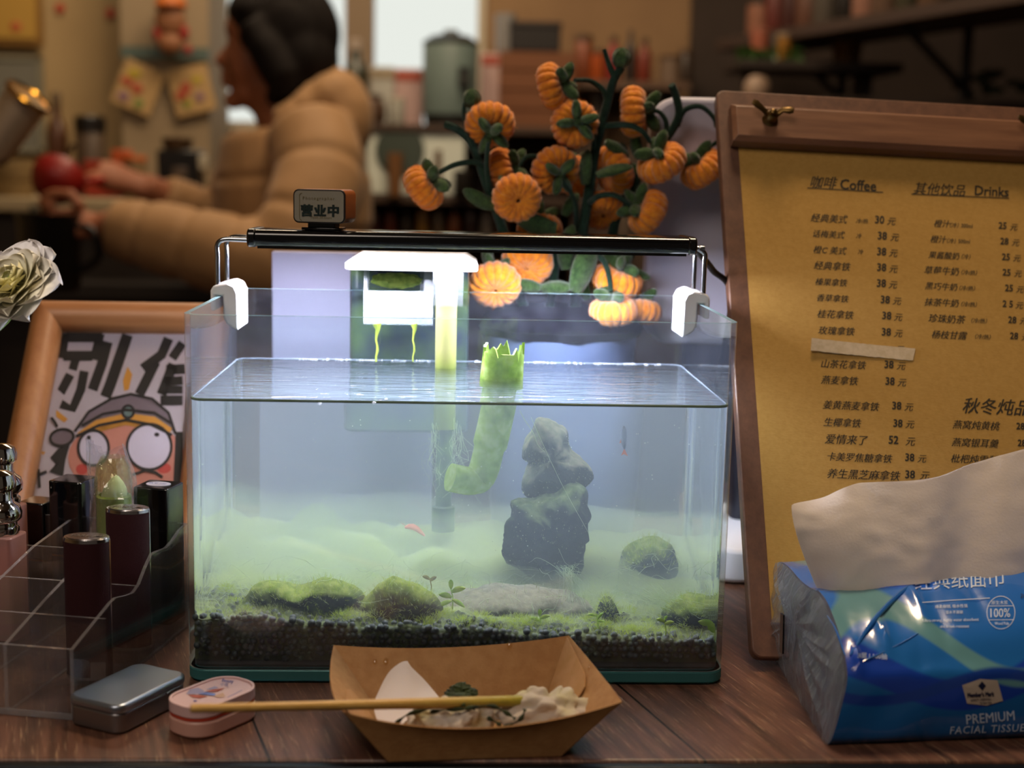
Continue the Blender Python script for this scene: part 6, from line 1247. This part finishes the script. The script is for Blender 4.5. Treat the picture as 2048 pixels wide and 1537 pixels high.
# second shelf on the brown wall with small goods
zD = at(1250,162,2.8).z; a,b = at(1158,162,2.8), at(1382,162,2.8); t = T('wall_shelf','plain brown wall shelf behind the round green bud','shelf',((a.x+b.x)/2,2.9,zD)); mb = MB(); mb.box(a.x,b.x,2.80,3.05,zD-.02,zD); obj('shelf_board', mb, M_('wall_shelf','5a4232',.6), t, bevel=.002); [obj('shelf_bracket', MB().box(x,x+.015,2.85,3.05,zD-.10,zD-.02), M_('wall_bracket','33261e',.6), t) for x in (a.x+.05,b.x-.07)]
for i,(px,pt_,w,c,l) in enumerate(((1168,70,.022,'7a3c1e','orange brown jar at the crate end of the wall shelf'),(1195,100,.020,'a0481a','orange jar on the wall shelf below the bare twig'),(1228,72,.020,'7c1a1a','crimson bottle on the wall shelf behind the round green bud'),(1262,60,.016,'2a201c','black slim bottle on the wall shelf after the crimson one'),(1290,76,.020,'6e2a1a','rust red bottle on the wall shelf'),(1342,112,.030,'6a5646','pale beige pot on the wall shelf above the white terminal'),(1372,100,.018,'3a2c22','dark brown jar at the board end of the wall shelf'))):
    onshelf('bottle' if 'bottle' in l else 'jar', l, 'bottle' if 'bottle' in l else 'jar', px, pt_, zD, 2.86, bottle(w) if 'bottle' in l else canister(w), [M_('goods%d'%i,c,.45),M_('goods_cap%d'%i,'4a3626',.5)], 'goods on the brown wall shelf')
zE = at(1250,300,2.8).z
a,b = at(1165,300,2.8), at(1378,300,2.8); t = T('low_cabinet','brown cabinet under the wall shelf behind the branches','cabinet',((a.x+b.x)/2,2.9,-.95)); mb = MB(); mb.box(a.x,b.x,2.8,3.04,-.95,zE); obj('cabinet_body', mb, M_('cabinet_brown','45362c',.6), t, bevel=.004)
for k in range(2): mb = MB(); w = (b.x-a.x)/2; mb.box(a.x+.01+k*w,a.x+w-.01+k*w,2.785,2.80,zE-.45,zE-.02); d = obj('cabinet_door', mb, M_('cabinet_door%d'%k,'4d3c31',.6), t, bevel=.003); mb = MB(); mb.tube([(a.x+w+(-.03 if k == 0 else .03),2.775,zE-.12),(a.x+w+(-.03 if k == 0 else .03),2.775,zE-.22)],.004,8); obj('door_handle', mb, M_('door_handle%d'%k,'8a7a68',.3), d)
for i,(px,w,c,l) in enumerate(((1190,.03,'5c4a3c','taupe canister on the brown cabinet nearest the crate'),(1330,.035,'4a2f22','brown canister on the brown cabinet behind the big fruit'))): onshelf('canister', l, 'canister', px, 215, zE, 2.88, canister(w), [M_('cab_can%d'%i,c,.5),M_('cab_can_lid%d'%i,'2c211a',.5)])
# long shelf on the dark wall at the top right, running away from the viewer
def lx(px,py,Y): return at(px,py,Y)
s0, s1 = at(1440,78,2.75), at(1880,-6,1.95); d_ = (s1-s0); d_.z = 0; L_ = d_.length; d_.normalize(); sd = Vector((0,0,1)).cross(d_)
SMx = Matrix((d_, -Vector((0,0,1)).cross(d_)*-1, Vector((0,0,1)))).transposed().to_4x4(); SMx.translation = Vector((s0.x,s0.y,s0.z))
t = thing('long_shelf','long dark shelf slanting away high on the dark wall with black brackets','shelf',Mw=SMx); mb = MB(); mb.box(-.02,L_+.5,0,.20,-.028,0); obj('shelf_board', mb, M_('long_shelf','3a2a22',.6), t, Mw=SMx, bevel=.003)
for x in (.25,L_*.82):
    mb = MB(); mb.box(x,x+.016,.185,.20,-.20,-.028); mb.tube([(x+.008,.03,-.032),(x+.008,.19,-.15)],.009,8); obj('shelf_bracket', mb, M_('bracket_black','120d0b',.5), t, Mw=SMx)
random.seed(21)
lab = ['pinkish jar','red brown bottle','dark brown bottle','rust bottle','grey box jar','black bottle','pale pink jar','dusty brown jar','dark olive bottle','brown jar']
for i,(u,w,h,c) in enumerate(((.02,.03,.10,'8a5c48'),(.11,.026,.17,'5a241c'),(.19,.026,.18,'3c1a14'),(.28,.030,.16,'5a3a2c'),(.37,.032,.13,'4c443c'),(.46,.028,.17,'1a1410'),(.55,.030,.12,'8a6252'),(.64,.034,.12,'5c4638'),(.73,.028,.17,'3a3626'),(.83,.034,.13,'5a4230'))):
    p = SMx @ Vector((u*L_,.10,0)); nm = 'bottle' if 'bottle' in lab[i] else 'jar'; tt = T(nm, lab[i]+' on the long slanting shelf, place %s from its far end' % ['first','second','third','fourth','fifth','sixth','seventh','eighth','ninth','tenth'][i], nm, p, group='goods on the long slanting shelf'); pr = bottle(w) if nm == 'bottle' else canister(w)
    for pn_,q,mi_,sc in pr: obj(pn_, MB().lathe([(r*sc,z*h) for r,z in q],22,M=Matrix.Translation(p)), M_('long_%s%d'%(pn_,i), c if mi_ == 0 else '3a2a20', .45), tt)
# lower shelf with pink jar, yellow tub and green leaves
zF = at(1530,122,2.45).z; a,b = at(1475,122,2.45), at(1800,122,2.45); t = T('small_shelf','small dark shelf under the long slanting shelf','shelf',((a.x+b.x)/2,2.5,zF)); mb = MB(); mb.box(a.x,b.x,2.42,2.62,zF-.02,zF); obj('shelf_board', mb, M_('small_shelf','2a1f19',.6), t, bevel=.002); [obj('shelf_bracket', MB().box(x,x+.014,2.5,2.62,zF-.12,zF-.02), M_('small_bracket','1a1310',.6), t) for x in (a.x+.05,b.x-.06)]
onshelf('jar','salmon pink jar among green leaves on the small shelf','jar',1522,56,zF,2.47,canister(.022),[M_('salmon','8f4f3a',.5),M_('salmon_lid','8a5442',.5)]); onshelf('jar','amber yellow jar among green leaves on the small shelf','jar',1570,66,zF,2.47,canister(.018),[M_('amber_jar','8a5f22',.4),M_('amber_jar_lid','7a6a58',.5)]); onshelf('jar','clear grey jar between the salmon and the amber jar','jar',1548,70,zF,2.50,canister(.012),[M_('grey_jar','6a645c',.3),M_('grey_jar_lid','5a5048',.5)])
onshelf('tub','ochre yellow tub alone at the far side of the small shelf','tub',1695,84,zF,2.47,[('tub_body',[(0,0),(.85,0),(1,1),(.94,1),(.8,.05),(0,.05)],0,.036)],[M_('ochre_tub','6e4a12',.5)])
t = T('trailing_plant','small green leafy plant around the jars on the small shelf','plant',(at(1545,115,2.45).x,2.45,zF)); mb = MB(); random.seed(4)
for i in range(46):
    p = at(random.uniform(1485,1600),random.uniform(98,124),2.445); d = Vector((random.uniform(-1,1),random.uniform(-.6,0),random.uniform(-.5,.7))).normalized(); s = d.cross(Vector((0,1,.2))).normalized(); mb.grid(lambda u,v: p + d*(.022*v) + s*((u-.5)*.014*sin(pi*min(.98,.05+v*.95))) - Vector((0,0,.008*v*v)), 3, 5)
obj('leaves', mb, M_('shelf_leaf','2f4a1c',.5), t); mb = MB(); [mb.tube([Vector((at(x,118,2.455).x,2.455,zF)), at(x+8,108,2.445)],.0015,5) for x in range(1492,1600,14)]; obj('plant_stems', mb, M_('shelf_stem','33401c',.6), t)
t = T('foliage_clump','dark green leafy plant on a ledge above the clamp bar','plant',at(1980,195,2.2)); mb = MB()
for i in range(40):
    p = at(random.uniform(1915,2090),random.uniform(150,196),2.2); d = Vector((random.uniform(-1,1),random.uniform(-.6,0),random.uniform(-.1,.8))).normalized(); s = d.cross(Vector((0,1,.2))).normalized(); mb.grid(lambda u,v: p + d*(.03*v) + s*((u-.5)*.02*sin(pi*min(.98,.05+v*.95))) - Vector((0,0,.01*v*v)), 3, 5)
obj('leaves', mb, M_('ledge_leaf','1f2a12',.6), t); p = at(2000,205,2.2); mb = MB(); mb.box(p.x-.10,p.x+.12,2.17,2.26,p.z-.05,p.z); obj('planter', mb, M_('planter_dark','201812',.6), t, bevel=.004)
p = at(2000,218,2.2); mb = MB(); mb.box(p.x-.4,1.95,2.1,2.4,p.z-.05,p.z+.012-.0005); mb.box(p.x-.38,p.x-.34,2.12,2.38,-.95,p.z-.05); mb.box(1.9,1.94,2.12,2.38,-.95,p.z-.05); tag(obj('dark_ledge', mb, M_('dark_ledge','2c211b',.6)), 'dark ledge carrying the leafy plant beyond the menu board', 'ledge')
lathe_thing('lamp_globe','pale round pot peeking over the corner of the menu board','pot',1512,152,215,2.3,[('pot_body',[(0,0),(.5,0),(1,.45),(.9,.8),(.5,1),(0,1)],0,.030)],[M_('pale_pot','8a7260',.5)]); p = at(1512,215,2.3); mb = MB(); mb.box(p.x-.10,p.x+.10,2.25,2.40,p.z-.03,p.z); mb.box(p.x-.09,p.x+.09,2.27,2.39,-.95,p.z-.03); tag(obj('side_table', mb, M_('side_table','2a2019',.6), bevel=.003), 'narrow dark stand under the pale round pot', 'stand')
# ================================================================== the person at the work counter
PY0 = 1.90
def pp(px, py, Y=PY0): return at(px, py, Y)
SKN = mat('skin', '8a5236', .6, sss=.15); JK = mat('puffer_fabric', '98744f', .65, 0, .3, col2='8e6b46', nscale=14, sheen=.1, bump=.15, bscale=60, bdist=.004); HAIR = mat('dark_hair', '0f0806', .8, 0, .2, bump=.5, bscale=120, stretch=(1,1,.15), bdist=.004); PANT = mat('dark_trousers', '1c1b1f', .8); CUPM = M_('mixing_jug_black','0e0c0b',.3)
base = pp(590,300); person = thing('person', 'person in a tan puffer jacket with a dark bob, in profile, working at the counter', 'person', (base.x, PY0, -.95))
K = .00097                                                   # metres per picture pixel at this distance
mb = MB(); c = pp(545,95)
mb.ball(pp(572,78), (.088,.072,.098), 28, 18)                # skull
mb.ball(pp(505,120), (.050,.056,.076), 24, 16)               # face block
mb.ball(pp(494,58), (.040,.052,.044), 20, 14)                # forehead
mb.ball(pp(500,182), (.036,.040,.034), 20, 14)               # lower jaw
mb.ball(pp(468,202), (.019,.022,.017), 16, 10)               # chin
mb.tube([pp(490,200), pp(530,185), pp(556,150)], [.024,.036,.040], 14)   # jaw line
mb.tube([pp(470,86), pp(456,106), pp(441,122)], [.010,.012,.012], 12); mb.ball(pp(441,123), (.012,.013,.0095), 14, 10)      # nose
for s in (-1,1): mb.ball(pp(452,127,PY0+s*.011), (.008,.007,.006), 10, 8)
mb.ball(pp(468,88), (.012,.040,.008), 16, 8)                 # brow
mb.ball(pp(453,150), (.013,.020,.0068), 14, 8); mb.ball(pp(454,166), (.013,.019,.0074), 14, 8)   # lips
for s in (-1,1): mb.ball(pp(490,138,PY0+s*.030), (.026,.022,.026), 16, 10)                    # cheeks
for s in (-1,1): mb.ball(pp(574,122,PY0+s*.072), (.018,.008,.030), 14, 10)                     # ears
mb.tube([pp(545,160), pp(575,235), pp(590,300)], [.056,.060,.075], 18)                         # neck
mb.tube([pp(585,290), pp(590,420), pp(590,560), Vector((base.x,PY0,-.12)), Vector((base.x,PY0,-.28))], [.10,.12,.115,.13,.14], 20)   # trunk
for s in (-1,1): mb.tube([Vector((base.x,PY0+s*.085,-.22)), Vector((base.x-.02,PY0+s*.09,-.52)), Vector((base.x+.01,PY0+s*.09,-.86))], [.085,.062,.045], 14); mb.tube([Vector((base.x+.03,PY0+s*.09,-.91)), Vector((base.x-.13,PY0+s*.09,-.925))], [.042,.03], 12)
arms = {-1: [pp(625,310,1.72), pp(590,430,1.66), pp(530,520,1.62), pp(400,480,1.64), pp(205,452,1.66)], 1: [pp(540,330,2.06), pp(470,440,2.08), pp(420,455,2.06), pp(345,405,2.02), pp(285,372,1.98)]}
for s,P in arms.items(): mb.tube(spline(P, 4), [.052-.0015*i for i in range(17)], 14)
def hand(mb, wrist, d, up, side, curl, k=1.0):
    d = d.normalized(); side = side.normalized(); up = d.cross(side).normalized()*(1 if d.cross(side).dot(up) > 0 else -1)
    mb.tube([wrist - d*.02, wrist + d*.02, wrist + d*.055, wrist + d*.085], [.026,.028,.036,.030], 14, flat=.62)
    for i,(o,L) in enumerate(((-.030,.062),(-.010,.072),(.011,.068),(.030,.052))):
        p = wrist + d*.080 + side*o; pts = [p]; a = .25
        for q in range(3): a += curl*(.55+.1*i); p = p + (d*cos(a) - up*sin(a))*L*(.42,.32,.26)[q]; pts.append(p)
        mb.tube(pts, [.0092,.0088,.0080,.0066], 9)
    p = wrist + d*.030 - side*.030; mb.tube([p, p + (d*.6-side*.75)*.030 - up*.006, p + (d*.95-side*.35)*.055 - up*.016, p + d*.072 - up*.022 - side*.012], [.013,.011,.0095,.0075], 9)
w1 = pp(200,452,1.66); hand(mb, w1, Vector((-1,.05,.02)), Vector((0,-1,.3)), Vector((0,.25,-1)), .75)
w2 = pp(282,371,1.98); hand(mb, w2, Vector((-1,-.25,.30)), Vector((0,-.2,1)), Vector((0,-1,-.1)), .6)
me = remesh(mb, .0052, 3); me.materials.append(SKN); obj('body', me, None, person)
EYEM = mat('eye_dark', '0c0807', .2)
for s in (-1,1): obj('eye', MB().ball(pp(478,100,PY0+s*.032), (.007,.011,.006), 14, 10), EYEM, person)
# hair: a bob that hides the ear and cheek and covers the nape
mb = MB(); mb.ball(pp(574,66), (.100,.088,.104), 30, 20); mb.ball(pp(610,120), (.064,.092,.088), 26, 16); mb.ball(pp(598,170), (.058,.086,.056), 24, 14); mb.ball(pp(506,26), (.046,.072,.044), 22, 14); mb.ball(pp(483,40), (.018,.058,.040), 18, 12); mb.ball(pp(560,196), (.030,.076,.030), 18, 12)
for s in (-1,1):
    mb.tube([pp(500,45,PY0+s*.070), pp(530,95,PY0+s*.080), pp(562,150,PY0+s*.080), pp(572,196,PY0+s*.072)], [.026,.032,.034,.022], 12)
me = remesh(mb, .0060, 3)
for v in me.vertices: v.co += (v.co-pp(574,80)).normalized()*.0030*noise.noise(Vector((v.co.x*40,v.co.y*90,v.co.z*12)))
me.materials.append(HAIR); obj('hair', me, None, person)
# puffer jacket: quilted sections
mb = MB()
def puff(P, R, n, k=.012, flat=1.0, steps=7):
    S_ = spline(P, 22); m = len(S_)-1; pts = []; rd = []
    for i in range(m+1):
        t = i/m; j = t*(len(R)-1); a = int(min(len(R)-2,j)); r = R[a]+(R[a+1]-R[a])*(j-a); q = abs(sin(pi*n*t)); pts.append(S_[i]); rd.append(r - 1.6*k*max(0,1-q/.45)**1.3)
    mb.tube(pts, rd, 26, flat=flat)
puff([pp(570,255), pp(585,350), pp(588,460), pp(588,560), Vector((base.x,PY0,-.03)), Vector((base.x,PY0,-.20))], [.12,.148,.152,.150,.155,.16], 5, .005)
puff([pp(615,262,1.76), pp(640,350,1.70), pp(606,450,1.64), pp(555,520,1.62), pp(470,512,1.62), pp(380,490,1.63), pp(290,468,1.645), pp(222,455,1.655)], [.080,.082,.078,.075,.072,.066,.060,.047], 7, .0055)
puff([pp(535,300,2.02), pp(480,410,2.06), pp(430,452,2.06), pp(380,425,2.04), pp(322,392,2.00)], [.085,.075,.070,.060,.044], 4, .005)
for a,b in ((pp(632,182,1.83),pp(678,310,1.80)),(pp(638,178,1.96),pp(684,310,1.98)),(pp(620,190,1.89),pp(688,268,1.90))): mb.tube(spline([a, a.lerp(b,.5)+Vector((.025,0,.015)), b], 6), [.035,.052,.062,.066,.066,.062,.060,.058,.056,.052,.048,.040,.030], 16)
puff([pp(556,246,1.80), pp(600,232,1.79), pp(650,200,1.82), pp(676,190,1.90), pp(650,200,1.98), pp(600,232,2.01), pp(556,246,2.0)], [.026,.036,.044,.048,.044,.036,.026], 6, .004)
me = remesh(mb, .0062, 3); me.materials.append(JK); obj('puffer_jacket', me, None, person)
mb = MB(); mb.tube([Vector((base.x,PY0,-.12)), Vector((base.x,PY0,-.30))], [.145,.155], 20)
for s in (-1,1): mb.tube([Vector((base.x,PY0+s*.085,-.24)), Vector((base.x-.02,PY0+s*.09,-.52)), Vector((base.x+.01,PY0+s*.09,-.88))], [.098,.078,.062], 16)
me = remesh(mb, .009, 2); me.materials.append(PANT); obj('trousers', me, None, person)
SHOE = M_('shoe_black','15110f',.5); [obj('shoe', MB().tube([Vector((base.x+.045,PY0+s*.09,-.905)), Vector((base.x-.05,PY0+s*.09,-.908)), Vector((base.x-.15,PY0+s*.09,-.922))], [.046,.042,.027], 14), SHOE, person) for s in (-1,1)]
# what the hands hold
q = w1 + Vector((-.085,-.005,-.030)); t = thing('mixing_jug', 'black mixing jug held by the person', 'jug', tuple(q)); M = Matrix.Translation(q)
obj('jug_body', MB().lathe([(0,-.085),(.044,-.085),(.050,-.07),(.054,.035),(.058,.050),(.053,.050),(.049,.03),(.045,-.075),(0,-.078)],30,M=M), CUPM, t)
mb = MB(); mb.tube(spline([q+Vector((.046,-.01,.030)), q+Vector((.080,-.015,.02)), q+Vector((.085,-.015,-.025)), q+Vector((.046,-.01,-.05))], 6), .007, 10); obj('jug_handle', mb, CUPM, t)
r0 = pp(115,360,1.80); t = thing('red_bowl', 'round red bowl held up above the black jug', 'bowl', tuple(r0)); M = frame_from((-.25,-.55,.55),(1,0,0),r0)
obj('bowl_body', MB().lathe([(0,-.036),(.022,-.035),(.040,-.022),(.048,.0),(.049,.012),(.046,.012),(.044,.0),(.036,-.018),(0,-.030)][::1],34,M=frame_from((.1,.75,.55),(1,0,0),r0)), mat('red_enamel','7e0e07',.5,coat=.1), t)
mb = MB(); mb.tube([r0+Vector((.042,.01,.0)), pp(175,362,1.90), pp(206,360,1.93)], [.007,.006,.007], 10); obj('bowl_handle', mb, mat('red_handle','8a1a10',.4), t)
a,b = pp(118,338,1.79), pp(148,288,1.79); t = thing('metal_spoon', 'short metal spoon resting in the red bowl', 'spoon', tuple(a)); mb = MB(); mb.tube([b, a.lerp(b,.3)], [.0042,.0036], 8); obj('spoon_handle', mb, mat('spoon_steel','a39488',.25,1), t); obj('spoon_bowl', MB().ball(a+Vector((0,.012,-.004)), (.012,.010,.006), 14, 8), bpy.data.materials['spoon_steel'], t)
